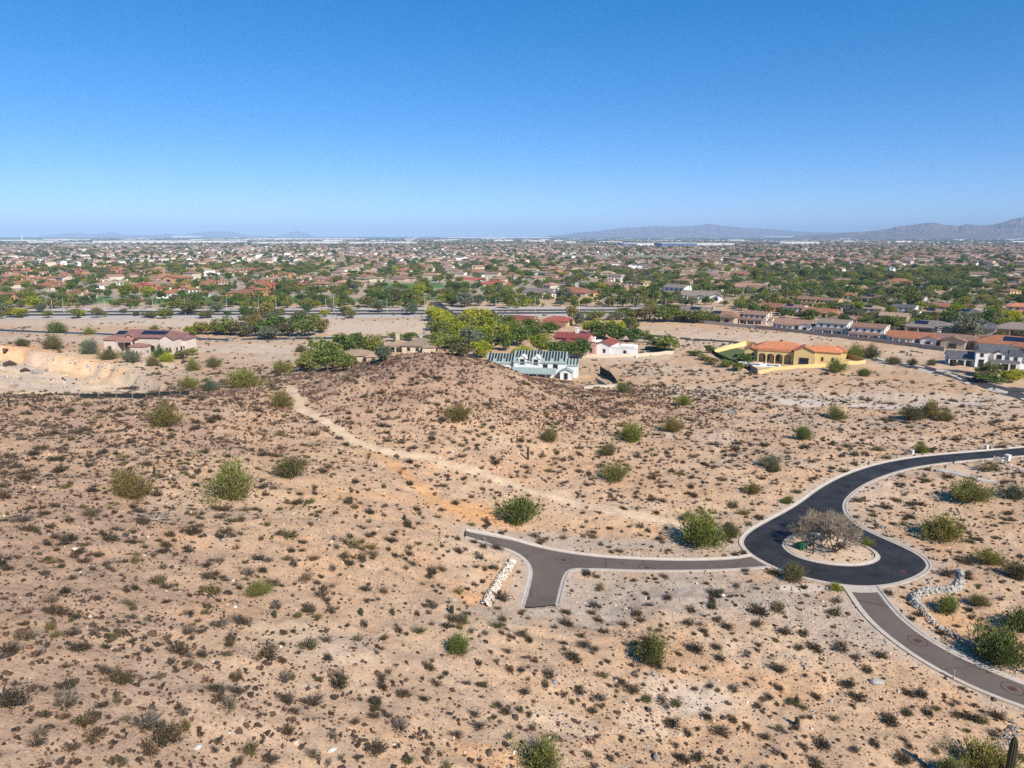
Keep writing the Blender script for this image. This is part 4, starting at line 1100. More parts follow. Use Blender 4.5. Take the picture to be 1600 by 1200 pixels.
for i in order[:300]:
    me = rr.choice(ROCK['dark'] if not isred[i] else ROCK['red']); s = float(ss[i])
    o = obj('desert_rock', me, None, (sx[i], sy[i], sz_[i] + s * .08), None, (s * rr.uniform(.8, 1.2), s * rr.uniform(.8, 1.2), s * rr.uniform(.8, 1.1)))
    o.rotation_euler = (rr.uniform(-.4, .4), rr.uniform(-.4, .4), rr.uniform(0, 6.28))
    d = 'big' if sw[i] > 17 else ('mid-sized' if sw[i] > 11 else 'small')
    tag(o, None, 'rock', 'dark rocks lying on the desert slopes'); later(o, d + (' reddish rock' if isred[i] else ' dark rock'), (sx[i], sy[i], sz_[i]))
m = np.ones(len(sx), bool); m[order[:300]] = False; n = m.sum()
ii = np.where(isred[m], len(ROCK['dark']) + rng.integers(0, 3, n), rng.integers(0, len(ROCK['dark']), n))
scatter('small_dark_stones', 'small dark varnished stones strewn over the slopes', ROCK['dark'] + ROCK['red'], np.stack([sx, sy, sz_ + ss * .15], 1)[m], ss[m][:, None] * rng.uniform(.75, 1.25, (n, 3)), rng.uniform(0, 6.28, (n, 3)) * np.array([.1, .1, 1]), ii)
def d_pale(x, y, px, py):
    c = fbm(x / 4, y / 4, 401, 3)
    z = soft(px, py, 1050, 1110, 200, 110) + soft(px, py, 1320, 1020, 120, 70) * .9 + soft(px, py, 1100, 930, 260, 50) * .55 + soft(px, py, 770, 1190, 150, 40) + soft(px, py, 900, 960, 120, 50) * .6 + soft(px, py, 1420, 1100, 200, 80) * .6 + .4 * soft(px, py, 1450, 940, 120, 80)
    return np.clip(.08 + .12 * (c > .52) + z * (.35 + .65 * (c > .47)), 0, 1)
tx, ty, ts = stones(2.6, 24, 170, 13, d_pale, .085, .5, .34)
tz = Hf(tx, ty); n = len(tx)
ii = np.where(rng.random(n) < .35, rng.integers(3, 6, n), rng.integers(0, 3, n))
scatter('pale_stones', 'tan and whitish stones strewn over the ground', ROCK['tan'] + ROCK['white'], np.stack([tx, ty, tz + ts * .2], 1), ts[:, None] * rng.uniform(.75, 1.25, (n, 3)), rng.uniform(0, 6.28, (n, 3)) * np.array([.1, .1, 1]), ii)
print('scrub', len(bx), 'dark stones', len(sx), 'pale', len(tx))

# ------------------------------------------------------------------ cacti
def saguaro(px, py, hpx, label, arms=(), rz=0, thick=.055, cat='cactus', nm='saguaro_cactus', q=None, h=None):
    q = at(px, py) if q is None else q; dep = project(q)[2]; h = h or hpx * dep / FPX * 1.05
    me = cactus_mesh(nm + '_mesh', h, h * thick, 12, arms)
    o = obj(nm, me, None, tuple(q), rz); tag(o, label, cat, 'cacti'); return o
saguaro(825, 716, 21, 'lone tall green saguaro on the open flank of the rocky hill', thick=.08)
saguaro(242, 743, 14, 'short saguaro right beside the yellowing tree on the left slope', thick=.13)
saguaro(15, 638, 14, 'short dark saguaro on the spur crest near the left frame edge', thick=.12)
saguaro(1245, 1133, 13, 'lower of two barrel cacti on the stony foot slope', thick=.26, nm='barrel_cactus')
saguaro(1245, 1097, 11, 'upper of two barrel cacti on the stony foot slope', thick=.28, nm='barrel_cactus')
saguaro(1490, 724, 9, 'small saguaro on the inner kerb of the black road', thick=.12)
saguaro(706, 962, 13, 'stubby dark barrel cactus below the stub road bank', thick=.26, nm='barrel_cactus')
saguaro(429, 961, 11, 'small barrel cactus on the lower left slope', thick=.3, nm='barrel_cactus')
saguaro(564, 958, 11, 'small barrel cactus between grey scrub in mid slope', thick=.3, nm='barrel_cactus')
saguaro(632, 812, 9, 'small barrel cactus under the orange trail', thick=.28, nm='barrel_cactus')
saguaro(1270, 866, 34, 'dark slim saguaro standing among the bare trees on the road island', thick=.035)
q = at(1585, 1196)
q2 = np.array([37.6, 47.0, 0]); q2[2] = float(Hf(q2[0], q2[1]))
qt = plane_pt(1566, 1275, -1.4); qt[2] = float(Hf(qt[0], qt[1]))
saguaro(0, 0, 0, 'tallest saguaro, dark and thick, standing in the lower right corner', thick=.045, q=qt, h=7.2, arms=((2.6, 2.6, .55, 1.9),))
# ocotillo-like dry stalks beside the orange trail
for px, py, hp, lab in ((627, 738, 16, 'orange-brown dry stalk clump beside the orange trail'), (905, 0, 0, None)):
    if lab is None: continue
    q = at(px, py); h = hp * project(q)[2] / FPX; mb = MB(); r = random.Random(4)
    for k in range(12):
        a = r.uniform(0, 6.28); t = r.uniform(.1, .4); mb.bar((0, 0, -.05), (math.cos(a) * t * h, math.sin(a) * t * h, h * r.uniform(.6, 1)), .05, .02, 4)
    o = mb.build('dry_stalks', mottled('dry_stalk', (.30, .15, .07), .3, 4)); o.location = tuple(q); tag(o, lab, 'plant')

# bare trees on the island, the dead fallen tree
lb, tw = twig_cloud('bare_tree', 5, G['bare'], 5.2, 6, .8, 4)
lb2, tw2 = twig_cloud('bare_tree_b', 9, G['bare'], 4.6, 5, .8, 4)
for px, py, s, rz, a, b, lab in ((1303, 865, 1.1, .4, lb, tw, 'leafless grey-brown tree on the right half of the road island'), (1266, 852, 1.0, 2.0, lb2, tw2, 'leafless grey-brown tree on the left half of the road island'), (1290, 840, .9, 4, lb, tw, 'leafless tree at the back of the road island')):
    q = at(px, py); e = empty('bare_tree', tuple(q), rz, s); obj('trunk', a, e); obj('crown', b, e); tag(e, lab, 'tree', 'leafless island trees')
M_deadwood = mottled('bleached_wood', (.40, .33, .26), .2, 4)
q = at(243, 812); r = random.Random(8); mb = MB(); A = []; B = []
for k in range(16):
    a = r.uniform(-.6, 3.6); ln = r.uniform(1.2, 3.6); p0 = Vector((0, 0, .2)); d = Vector((math.cos(a), math.sin(a) * .7, r.uniform(.02, .35)))
    p1 = p0 + d * ln * .5; mb.bar(p0, p1, .06, .04, 4); d2 = (d + Vector((r.uniform(-.5, .5), r.uniform(-.5, .5), r.uniform(-.2, .1)))).normalized(); mb.bar(p1, p1 + d2 * ln * .5, .04, .015, 4)
    for _ in range(9):
        e = (d + Vector((r.uniform(-1, 1), r.uniform(-1, 1), r.uniform(-.4, .4)))).normalized(); s = p0.lerp(p1, r.uniform(.3, 1)) ; A.append(tuple(s)); B.append(tuple(s + e * r.uniform(.4, 1.2)))
e = empty('fallen_tree', tuple(q)); mb.build('trunk', M_deadwood, e); V, F = blades(np.array(A), np.array(B), .018, np.random.default_rng(2)); obj('branches', mesh_np('fallen_twigs', V, F, [G['grey']]), e)
tag(e, 'dead fallen tree with bleached forked boughs on the left slope', 'tree')

# ------------------------------------------------------------------ stone banks, boulders, manholes, small street things
def stone_bank(line, w, hgt, label, n, seed, sz=.2, mats=('white',)):
    P = resample(drop(line), .1); r = np.random.default_rng(seed); bm = bmesh.new()
    src = [me for k in mats for me in ROCK[k]]
    T = np.gradient(P, axis=0); T /= np.linalg.norm(T, axis=1, keepdims=True) + 1e-9
    V = []; F = []; off = 0
    base = [(np.array([v.co[:] for v in me.vertices]), np.array([p.vertices[:] for p in me.polygons])) for me in src]
    e = empty('stone_bank', (P[0][0], P[0][1], float(Hf(*P[0])))); e0 = np.array(e.location)
    cnt = 0
    for i in range(n):
        k = r.integers(0, len(P)); u = r.uniform(-1, 1); x = P[k, 0] - T[k, 1] * u * w / 2; y = P[k, 1] + T[k, 0] * u * w / 2
        s = sz * r.uniform(.55, 1.5); z = float(Hs(x, y)) + (1 - abs(u)) * hgt * r.uniform(.5, 1)
        bv, bf = base[r.integers(0, len(base))]; a = r.uniform(0, 6.28); c, sn = math.cos(a), math.sin(a)
        v = bv * s; v = np.c_[v[:, 0] * c - v[:, 1] * sn, v[:, 0] * sn + v[:, 1] * c, v[:, 2]] + np.array([x, y, z]) - e0
        V.append(v); F.append(bf + off); off += len(v)
    me = mesh_np('stones', np.vstack(V), np.vstack(F), [R_white]); o = obj('stones', me, e); o['kind'] = 'stuff'
    tag(e, label, 'stone wall'); return e
stone_bank([(800, 876), (792, 890), (780, 908), (768, 928), (758, 946)], 1.1, .6, 'short bank of piled pale grey stones beside the stub road', 800, 3, .14)
stone_bank([(1500, 893), (1502, 908), (1494, 920), (1478, 924), (1460, 922), (1444, 926), (1430, 932), (1428, 942), (1440, 952)], 1.3, .7, 'curved bank of piled white stones right of the turning circle', 950, 4, .16)
stone_bank([(1440, 952), (1455, 970), (1470, 982), (1490, 993), (1520, 1010), (1545, 1024), (1580, 1045), (1610, 1056)], .9, .4, 'thin line of white stones following the wash beside the lower road', 300, 5, .15)
stone_bank([(1555, 715), (1575, 728), (1600, 738), (1630, 745)], 1.8, .5, 'patch of white stones beside the road entrance at the right frame edge', 160, 6, .17)
stone_bank([(1128, 645), (1140, 644), (1152, 646)], 3.0, .5, 'heap of white rubble beyond the rocky hill', 60, 8, .34)
stone_bank([(1232, 642), (1245, 643), (1262, 643)], .8, .3, 'row of white blocks set on the pale lot', 26, 9, .28)
stone_bank([(1365, 812), (1376, 822), (1388, 828)], .8, .3, 'pale stones spilled beside the kerb right of the island', 60, 10, .16)
stone_bank([(1575, 1125), (1590, 1140), (1570, 1160), (1560, 1170)], 1.3, .3, 'white stones under the palo verde beside the tallest saguaro', 90, 12, .13)
for px, py, s, k, lab in ((1371, 1063, .62, 'white', 'smooth pale boulder on the foot slope above the lower road'), (1316, 856, .95, 'tan', 'cream boulder at the right side of the road island'), (1128, 935, .35, 'white', 'small white rock alone on the gravel flat'), (872, 943, .4, 'white', 'white rock at the end of the stub road kerb'),
                          (711, 940, .33, 'white', 'white rock below the orange soil by the stone bank'), (1497, 715, .3, 'tan', 'tan rock at the inner kerb of the black road'), (1025, 1187, .35, 'white', 'grey-white rock at the lower edge of the stony flat'), (520, 1183, .3, 'white', 'split pale rock at the slope foot'), (310, 1165, .25, 'white', 'pale rock near the lower left bushes'), (1473, 954, .6, 'white', 'flat grey-white rock right of the white stone bank')):
    q = at(px, py); o = obj('boulder', random.Random(px).choice(ROCK[k]), None, (q[0], q[1], q[2] + s * .35), px % 6, (s * 1.2, s, s * .9)); tag(o, lab, 'rock')
    o.data = o.data.copy(); bmx = bmesh.new(); bmx.from_mesh(o.data); bmesh.ops.subdivide_edges(bmx, edges=bmx.edges, cuts=1, smooth=.6); bmx.to_mesh(o.data); bmx.free()
M_iron = mottled('rusty_iron', (.11, .05, .035), .3, 8, .8); M_tar = mat('tar_ring', (.045, .035, .032), .9)
for px, py, lab in ((881, 875, 'rusty manhole cover on the spur road nearest the stub'), (1011, 887, 'rusty manhole cover in the middle of the spur road'), (1434, 1001, 'reddish manhole cover on the lower road near the bend'), (1582, 1076, 'reddish manhole cover on the lower road near the frame edge'), (1410, 893, 'dark manhole cover on the black turning circle')):
    p = march(px, py); e = empty('manhole_cover', (p[0], p[1], p[2] + .008)); r = 1.05 if px != 1410 else 1.0
    V = []; F = []; nseg = 32
    for k in range(nseg):
        t = 2 * math.pi * k / nseg; V += [(math.cos(t) * (r - .07), math.sin(t) * (r - .07), .004), (math.cos(t) * r, math.sin(t) * r, .004)]
    F = [(2 * k, 2 * k + 1, (2 * k + 3) % (2 * nseg), (2 * k + 2) % (2 * nseg)) for k in range(nseg)]
    V = [(x, y, float(Hs(p[0] + x, p[1] + y)) - p[2] + .004) for x, y, z in V]
    obj('collar_ring', mesh_np('collar', V, F, [M_tar]), e)
    mb = MB(); n = 20; R = .42; rim = [(math.cos(2 * math.pi * k / n) * R, math.sin(2 * math.pi * k / n) * R) for k in range(n)]
    zz = lambda x, y, h: float(Hs(p[0] + x, p[1] + y)) - p[2] + h
    mb.poly([(x, y, zz(x, y, .02)) for x, y in rim]); [mb.poly([(*rim[k], zz(*rim[k], -.05)), (*rim[(k + 1) % n], zz(*rim[(k + 1) % n], -.05)), (*rim[(k + 1) % n], zz(*rim[(k + 1) % n], .02)), (*rim[k], zz(*rim[k], .02))]) for k in range(n)]
    for a in range(-2, 3): mb.box(a * .13 - .02, a * .13 + .02, -.3, .3, zz(a * .13, 0, .018), zz(a * .13, 0, .032))
    mb.build('cover', M_iron, e); tag(e, lab, 'manhole cover', 'manhole covers')
# concrete bands where the side roads meet the circle, cast in separate slabs
def slab_band(pts_a, pts_b, label, n):
    A = drop(pts_a); B = drop(pts_b); A = resample(A, np.linalg.norm(A[-1] - A[0]) / n); B = resample(B, np.linalg.norm(B[-1] - B[0]) / n)
    e = empty('concrete_band', (A[0][0], A[0][1], float(Hs(*A[0])))); e0 = Vector(e.location); m_ = min(len(A), len(B)) - 1
    for i in range(m_):
        mb = MB(); c = []
        for P, Q in ((A[i], A[i + 1]), ): pass
        a0 = A[i] + (A[i + 1] - A[i]) * .01; a1 = A[i] + (A[i + 1] - A[i]) * .99; b0 = B[i] + (B[i + 1] - B[i]) * .01; b1 = B[i] + (B[i + 1] - B[i]) * .99
        top = [Vector((p[0], p[1], float(Hs(*p)) + .024)) - e0 for p in (a0, a1, b1, b0)]; bot = [v - Vector((0, 0, .15)) for v in top]
        mb.poly(top); [mb.poly((bot[k], bot[(k + 1) % 4], top[(k + 1) % 4], top[k])) for k in range(4)]
        mb.build('slab', M_conc, e)
    tag(e, label, 'pavement'); e['kind'] = 'structure'
slab_band([(1320, 917), (1338, 918), (1356, 918), (1370, 917)], [(1328, 925), (1343, 926), (1360, 926), (1374, 925)], 'concrete gutter slabs between the turning circle and the lower road', 4)
slab_band([(728, 827), (765, 833), (800, 841)], [(732, 831), (768, 838), (798, 844)], 'concrete slabs along the head of the spur road', 4)
# utility boxes and posts
M_boxw = mottled('painted_box', (.62, .60, .55), .08, 2); M_boxg = mottled('green_box', (.03, .10, .05), .15, 2); M_post = mottled('weathered_post', (.30, .24, .18), .2, 3)
def ubox(px, py, w, d, h, m, label, nm='utility_box', lid=True, rz=.5):
    q = at(px, py); e = empty(nm, tuple(q), rz); mb = MB(); mb.box(-w / 2, w / 2, -d / 2, d / 2, -.1, h); mb.build('cabinet', m, e)
    mb = MB(); mb.box(-w / 2 - .04, w / 2 + .04, -d / 2 - .04, d / 2 + .04, h, h + .06); mb.build('lid', m, e)
    mb = MB(); mb.box(-w * .35, w * .35, -d / 2 - .02, -d / 2, h * .15, h * .8); mb.build('door', m, e); tag(e, label, 'utility box')
ubox(1574, 719, 1.0, .8, 1.1, M_boxw, 'white utility box by the road at the right frame edge')
ubox(1541, 702, .7, .5, .9, M_boxw, 'small white pedestal box at the outer kerb of the black road')
ubox(1252, 857, 1.4, .9, .8, M_boxg, 'low dark green transformer box on the road island')
ubox(1425, 709, .6, .5, .8, M_boxw, 'small grey pedestal box left of the vivid shrub at the road')
for px, py, lab in ((760, 857, 'short brown marker post at the head of the spur road'), (1489, 1062, 'short tan post beside the kerb of the lower road'), (757, 846, 'dark marker post at the spur road kerb')):
    q = at(px, py); mb = MB(); mb.bar((0, 0, -.1), (.03, .02, 1.0), .07, .06, 8, cap=True); mb.box(-.09, .09, -.09, .09, 1.0, 1.06); o = mb.build('marker_post', M_post); o.location = tuple(q); tag(o, lab, 'post')
# grey trench cover strip in the right wash
P = drop([(1462, 734), (1500, 741), (1530, 748), (1562, 752)]); Q = drop([(1462, 738), (1500, 746), (1530, 753), (1562, 757)])
e = empty('trench_cover', (P[0][0], P[0][1], float(Hf(*P[0])))); e0 = Vector(e.location)
for i in range(3):
    c = [P[i], P[i + 1], Q[i + 1], Q[i]]; top = [Vector((p[0], p[1], float(Hf(*p)) + .28)) - e0 for p in c]; mb = MB(); mb.poly(top[::-1]); bot = [v - Vector((0, 0, .8)) for v in top]
    [mb.poly((bot[k], bot[(k + 1) % 4], top[(k + 1) % 4], top[k])) for k in range(4)]; mb.build('slab', M_conc, e)
tag(e, 'long low concrete trench cover behind the palo verde in the wash', 'concrete slab')
# ------------------------------------------------------------------ buildings
def stucco(name, col): return mottled(name, col, .07, .6, .9, .15, 0.0, .14)
WALL = {'white': stucco('white_stucco', (.82, .80, .75)), 'cream': stucco('cream_stucco', (.56, .49, .37)), 'tan': stucco('tan_stucco', (.43, .345, .255)),
        'yellow': stucco('yellow_stucco', (.68, .51, .23)), 'orange': stucco('orange_stucco', (.47, .27, .13)), 'pink': stucco('pink_stucco', (.52, .31, .25)), 'pinkwhite': stucco('pinkish_white_stucco', (.62, .53, .46)), 'grey': stucco('grey_stucco', (.40, .38, .36))}
def tiles(name, col):
    m = mat(name, col, .85, .15); tc = N(m, 'ShaderNodeTexCoord')
    n1 = noise_node(m, 1.3, 4, .7, tc.outputs['Object']); oi = N(m, 'ShaderNodeObjectInfo')
    c = ramp(m, n1, [(.3, tuple(k * .72 for k in col)), (.7, tuple(min(1, k * 1.25) for k in col))])
    w = N(m, 'ShaderNodeTexWave'); w.inputs['Scale'].default_value = 1.6; w.inputs['Distortion'].default_value = .6; w.bands_direction = 'DIAGONAL'; L(m, tc.outputs['Object'], w.inputs['Vector'])
    c = mixc(m, 'MULTIPLY', 1.0, c, ramp(m, w.outputs[0], [(.2, (.84,) * 3), (.6, (1.04,) * 3)]))
    c = mixc(m, 'MULTIPLY', 1.0, c, ramp(m, oi.outputs['Random'], [(0, (.72, .74, .78)), (.5, (1, 1, 1)), (1, (1.22, 1.16, 1.08))]))
    L(m, c, bsdf(m).inputs['Base Color'])
    b = N(m, 'ShaderNodeBump'); b.inputs['Distance'].default_value = .06; L(m, w.outputs[0], b.inputs['Height']); L(m, b.outputs[0], bsdf(m).inputs['Normal'])
    return m
ROOF = {'terra': tiles('terracotta_tiles', (.34, .15, .085)), 'orange': tiles('orange_tiles', (.56, .225, .11)), 'red': tiles('red_tiles', (.36, .11, .075)), 'dusty': tiles('dusty_pink_tiles', (.33, .17, .14)), 'maroon': tiles('maroon_tiles', (.24, .065, .06)),
        'brown': tiles('brown_tiles', (.27, .165, .115)), 'tan': tiles('tan_tiles', (.37, .27, .19)), 'grey': tiles('slate_tiles', (.125, .125, .135)), 'rose': tiles('rose_brown_tiles', (.34, .205, .15)), 'dusk': tiles('grey_brown_tiles', (.25, .205, .175))}
M_glass = mat('window_glass', (.02, .022, .026), .12, .6); M_frame = mat('window_frame', (.24, .2, .17), .7, .3); M_wframe = mat('white_trim', (.68, .66, .62), .7, .3)
M_solar = mat('solar_glass', (.012, .014, .03), .18, .6); M_door = mottled('brown_door', (.13, .08, .05), .2, 2); M_teal = mottled('teal_sheathing', (.27, .325, .31), .15, .9, .8, .2); M_felt = mottled('black_felt', (.02, .024, .024), .3, 2, .9, .15)
M_wrap = mottled('white_house_wrap', (.66, .69, .67), .06, 1, .8, .2); M_block = mottled('block_wall', (.34, .29, .245), .15, .8, .95, .1, .15); M_dark = mat('dark_casing', (.03, .028, .026), .9, .1)

def wing_wall(w):
    x0, x1, y0, y1, z0, h, roof, axis, pitch, over = w
    mb = MB(); mb.box(x0, x1, y0, y1, z0 - (.6 if z0 == 0 else 0), z0 + h)
    if roof == 'gable':
        if axis == 'x':
            hy = (y1 - y0) / 2; t = (z0 + h + hy * pitch - .02)
            for x in (x0, x1): mb.poly([(x, y0, z0 + h), (x, y1, z0 + h), (x, (y0 + y1) / 2, t)] if x == x0 else [(x, y1, z0 + h), (x, y0, z0 + h), (x, (y0 + y1) / 2, t)])
        else:
            hx = (x1 - x0) / 2; t = (z0 + h + hx * pitch - .02)
            for y in (y0, y1): mb.poly([(x1, y, z0 + h), (x0, y, z0 + h), ((x0 + x1) / 2, y, t)] if y == y1 else [(x0, y, z0 + h), (x1, y, z0 + h), ((x0 + x1) / 2, y, t)])
    if roof == 'flat':
        pass
    return mb
def wing_roof(w, th=.22):
    x0, x1, y0, y1, z0, h, roof, axis, pitch, o = w
    mb = MB(); z = z0 + h
    if roof == 'flat':
        mb.box(x0 - .08, x1 + .08, y0 - .08, y1 + .08, z, z + .35); return mb
    X0, X1, Y0, Y1 = x0 - o, x1 + o, y0 - o, y1 + o; ze = z - o * pitch + .03
    if roof == 'shed':       # falls towards the front
        zf, zb = z, z + (Y1 - Y0) * pitch
        a = [(X0, Y0, zf), (X1, Y0, zf), (X1, Y1, zb), (X0, Y1, zb)]; b = [(p[0], p[1], p[2] + th) for p in a]
        mb.poly(b); mb.poly(a[::-1]); [mb.poly((a[k], a[(k + 1) % 4], b[(k + 1) % 4], b[k])) for k in range(4)]; return mb
    if roof == 'gable':
        if axis == 'x':
            c = (Y0 + Y1) / 2; zr = ze + (Y1 - Y0) / 2 * pitch
            sec = [(Y0, ze), (c, zr), (Y1, ze), (Y1, ze + th), (c, zr + th), (Y0, ze + th)]
            A = [(X0, y, q) for y, q in sec]; B = [(X1, y, q) for y, q in sec]
        else:
            c = (X0 + X1) / 2; zr = ze + (X1 - X0) / 2 * pitch
            sec = [(X1, ze), (c, zr), (X0, ze), (X0, ze + th), (c, zr + th), (X1, ze + th)]
            A = [(x, Y0, q) for x, q in sec]; B = [(x, Y1, q) for x, q in sec]
        mb.poly((A[0], A[1], A[4], A[5])); mb.poly((A[1], A[2], A[3], A[4])); mb.poly((B[5], B[4], B[1], B[0])); mb.poly((B[4], B[3], B[2], B[1]))
        for k in range(6): k2 = (k + 1) % 6; mb.poly((B[k], B[k2], A[k2], A[k]))
        return mb
    W_, D_ = X1 - X0, Y1 - Y0; s = min(W_, D_) / 2; zr = ze + s * pitch + th
    if W_ >= D_: r0, r1 = ((X0 + s, (Y0 + Y1) / 2, zr), (X1 - s, (Y0 + Y1) / 2, zr))
    else: r0, r1 = (((X0 + X1) / 2, Y0 + s, zr), ((X0 + X1) / 2, Y1 - s, zr))
    a = [(X0, Y0, ze + th), (X1, Y0, ze + th), (X1, Y1, ze + th), (X0, Y1, ze + th)]; b = [(p[0], p[1], ze) for p in a]
    if W_ >= D_: mb.poly((a[0], a[1], r1, r0)); mb.poly((a[1], a[2], r1)); mb.poly((a[2], a[3], r0, r1)); mb.poly((a[3], a[0], r0))
    else: mb.poly((a[0], a[1], r0)); mb.poly((a[1], a[2], r1, r0)); mb.poly((a[2], a[3], r1)); mb.poly((a[3], a[0], r0, r1))
    mb.poly(b[::-1]); [mb.poly((b[k], b[(k + 1) % 4], a[(k + 1) % 4], a[k])) for k in range(4)]
    return mb
_win = {}
def window(parent, w, face, u, z, ww, hh, door=False, fm=None):
    """frame with a recessed pane fixed on one face of a wing"""
    x0, x1, y0, y1 = w[:4]; key = (round(ww, 2), round(hh, 2), door, fm.name if fm else '')
    if key not in _win:
        t = .11; mb = MB(); mb.box(-ww / 2 - t, -ww / 2, -.12, 0, -hh / 2 - t, hh / 2 + t); mb.box(ww / 2, ww / 2 + t, -.12, 0, -hh / 2 - t, hh / 2 + t); mb.box(-ww / 2, ww / 2, -.12, 0, hh / 2, hh / 2 + t); mb.box(-ww / 2, ww / 2, -.12, 0, -hh / 2 - t, -hh / 2)
        p = MB(); p.box(-ww / 2, ww / 2, -.05, 0, -hh / 2, hh / 2)
        _win[key] = (mb.mesh('frame', [fm or (M_door if door else M_frame)]), p.mesh('pane', [M_door if door else M_glass]))
    a, b = _win[key]; cx, cy = (x0 + x1) / 2, (y0 + y1) / 2
    loc, rz = {'f': ((cx + u, y0 - .002, z), 0), 'b': ((cx - u, y1 + .002, z), math.pi), 'r': ((x1 + .002, cy + u, z), math.pi / 2), 'l': ((x0 - .002, cy - u, z), -math.pi / 2)}[face]
    o = obj('door' if door else 'window', a, parent, loc, rz); obj('panel' if door else 'pane', b, o); return o

def house(name, label, loc, rz, wm, rm, wings, windows=(), porches=(), chimneys=(), solar=(), cat='house', group=None, scale=1.0, trim=None):
    e = empty(name, loc, rz, scale)
    wm = WALL.get(wm, wm) if isinstance(wm, str) else wm; rm = ROOF.get(rm, rm) if isinstance(rm, str) else rm
    for w in wings:
        wing_wall(w).build('wall', wm, e); wing_roof(w).build('roof', rm if w[6] != 'flat' else wm, e)
    for i, face, u, z, ww, hh, *rest in windows: window(e, wings[i], face, u, z, ww, hh, bool(rest and rest[0] == 'door'), rest[1] if len(rest) > 1 else None)
    for (x0, x1, y0, y1, h, roof, pitch, ncol) in porches:      # open roof on columns along its front edge
        w = (x0, x1, y0, y1, 0, h, roof, 'x', pitch, .25); wing_roof(w).build('porch_roof', rm, e)
        mb = MB(); mb.box(x0, x1, y0, y0 + .35, h - .45, h - .02); mb.build('beam', trim or wm, e)
        for k in range(ncol):
            x = x0 + .25 + (x1 - x0 - .5) * k / max(1, ncol - 1); mb = MB(); mb.box(x - .25, x + .25, y0 + .0, y0 + .5, -.5, h - .45); mb.build('column', trim or wm, e)
    for (x, y, w_, h) in chimneys:
        mb = MB(); mb.box(x - w_ / 2, x + w_ / 2, y - w_ / 2, y + w_ / 2, 1, h); mb.box(x - w_ / 2 - .12, x + w_ / 2 + .12, y - w_ / 2 - .12, y + w_ / 2 + .12, h, h + .25); mb.build('chimney', trim or wm, e)
    for (i, u, t, w_, l_) in solar:                             # array lying on the front slope of wing i
        x0, x1, y0, y1, z0, h, roof, axis, pitch, o = wings[i]; c = (x0 + x1) / 2 + u; ya = y0 + t; yb = ya + l_; za = z0 + h + t * pitch + .42; zb = za + l_ * pitch
        n = max(1, int(w_ / 1.7)); 
        for k in range(n):
            xa = c - w_ / 2 + k * w_ / n; xb = xa + w_ / n - .06; mb = MB(); q = [(xa, ya, za), (xb, ya, za), (xb, yb, zb), (xa, yb, zb)]; p = [(a, b, cc - .06) for a, b, cc in q]
            mb.poly(q); mb.poly(p[::-1]); [mb.poly((p[j], p[(j + 1) % 4], q[(j + 1) % 4], q[j])) for j in range(4)]; mb.build('solar_panel', M_solar, e)
    if label: tag(e, label, cat, group)
    return e
def kids(o): return [c for c in o.children]
def copy_tree(o, parent=None, skip=()):
    c = o.copy(); C.objects.link(c); c.parent = parent
    for ch in o.children:
        if ch.name.split('.')[0] in skip: continue
        copy_tree(ch, c, skip)
    return c
def drop_tree(o):
    for ch in list(o.children): drop_tree(ch)
    bpy.data.objects.remove(o)
def flat_mesh(root, name, skip=()):
    """one joined mesh of a thing, for the far mass"""
    V = []; F = []; M = []; mats = []
    def go(o, m):
        if o.type == 'MESH' and o.name.split('.')[0] not in skip:
            off = len(V); V.extend(tuple(m @ v.co) for v in o.data.vertices)
            mi = []
            for mm in o.data.materials:
                if mm not in mats: mats.append(mm)
                mi.append(mats.index(mm))
            for p in o.data.polygons: F.append(tuple(off + i for i in p.vertices)); M.append(mi[p.material_index])
        for ch in o.children: go(ch, m @ ch.matrix_basis)
    go(root, Matrix.Identity(4))
    me = bpy.data.meshes.new(name); me.from_pydata(V, [], F)
    for mm in mats: me.materials.append(mm)
    me.polygons.foreach_set('material_index', M); me.update(); return me

def wn(i, face, us, z, w=1.1, h=1.2): return [(i, face, u, z, w, h) for u in us]
# ---------- kinds of house (x0, x1, y0, y1, z0, height, roof, axis, pitch, overhang)
def kind_L(wm, rm, solar=()):
    W_ = [(-9, 9, -4.5, 6, 0, 3.2, 'hip', 'x', .36, .6), (2, 9, -9, -4.5, 0, 3.2, 'hip', 'y', .36, .6), (-9, -3, 6, 10, 0, 3.1, 'hip', 'y', .36, .6)]
    return dict(wm=wm, rm=rm, wings=W_, windows=wn(0, 'f', (-6, -3), 1.6) + wn(0, 'r', (-2, 2.5), 1.6) + wn(1, 'f', (0,), 1.6, 2) + wn(0, 'l', (-3, 2), 1.6), porches=[(-8, 1.5, -7.2, -4.5, 2.9, 'shed', .12, 3)], chimneys=[], solar=solar)
def kind_gable(wm, rm, solar=()):
    W_ = [(-9, 9, -5, 5, 0, 3.1, 'gable', 'x', .38, .5), (4.5, 10.5, -7, 1, 0, 3.0, 'gable', 'y', .38, .4)]
    return dict(wm=wm, rm=rm, wings=W_, windows=wn(0, 'r', (0,), 1.6) + wn(0, 'f', (-7, 3), 1.6) + wn(1, 'r', (-1,), 1.6) + wn(1, 'f', (0,), 1.6, 1.8), porches=[(-6.5, 2, -7.6, -5, 2.8, 'shed', .1, 4)], chimneys=[(9.8, 3.2, 1.0, 5.4)], solar=solar)
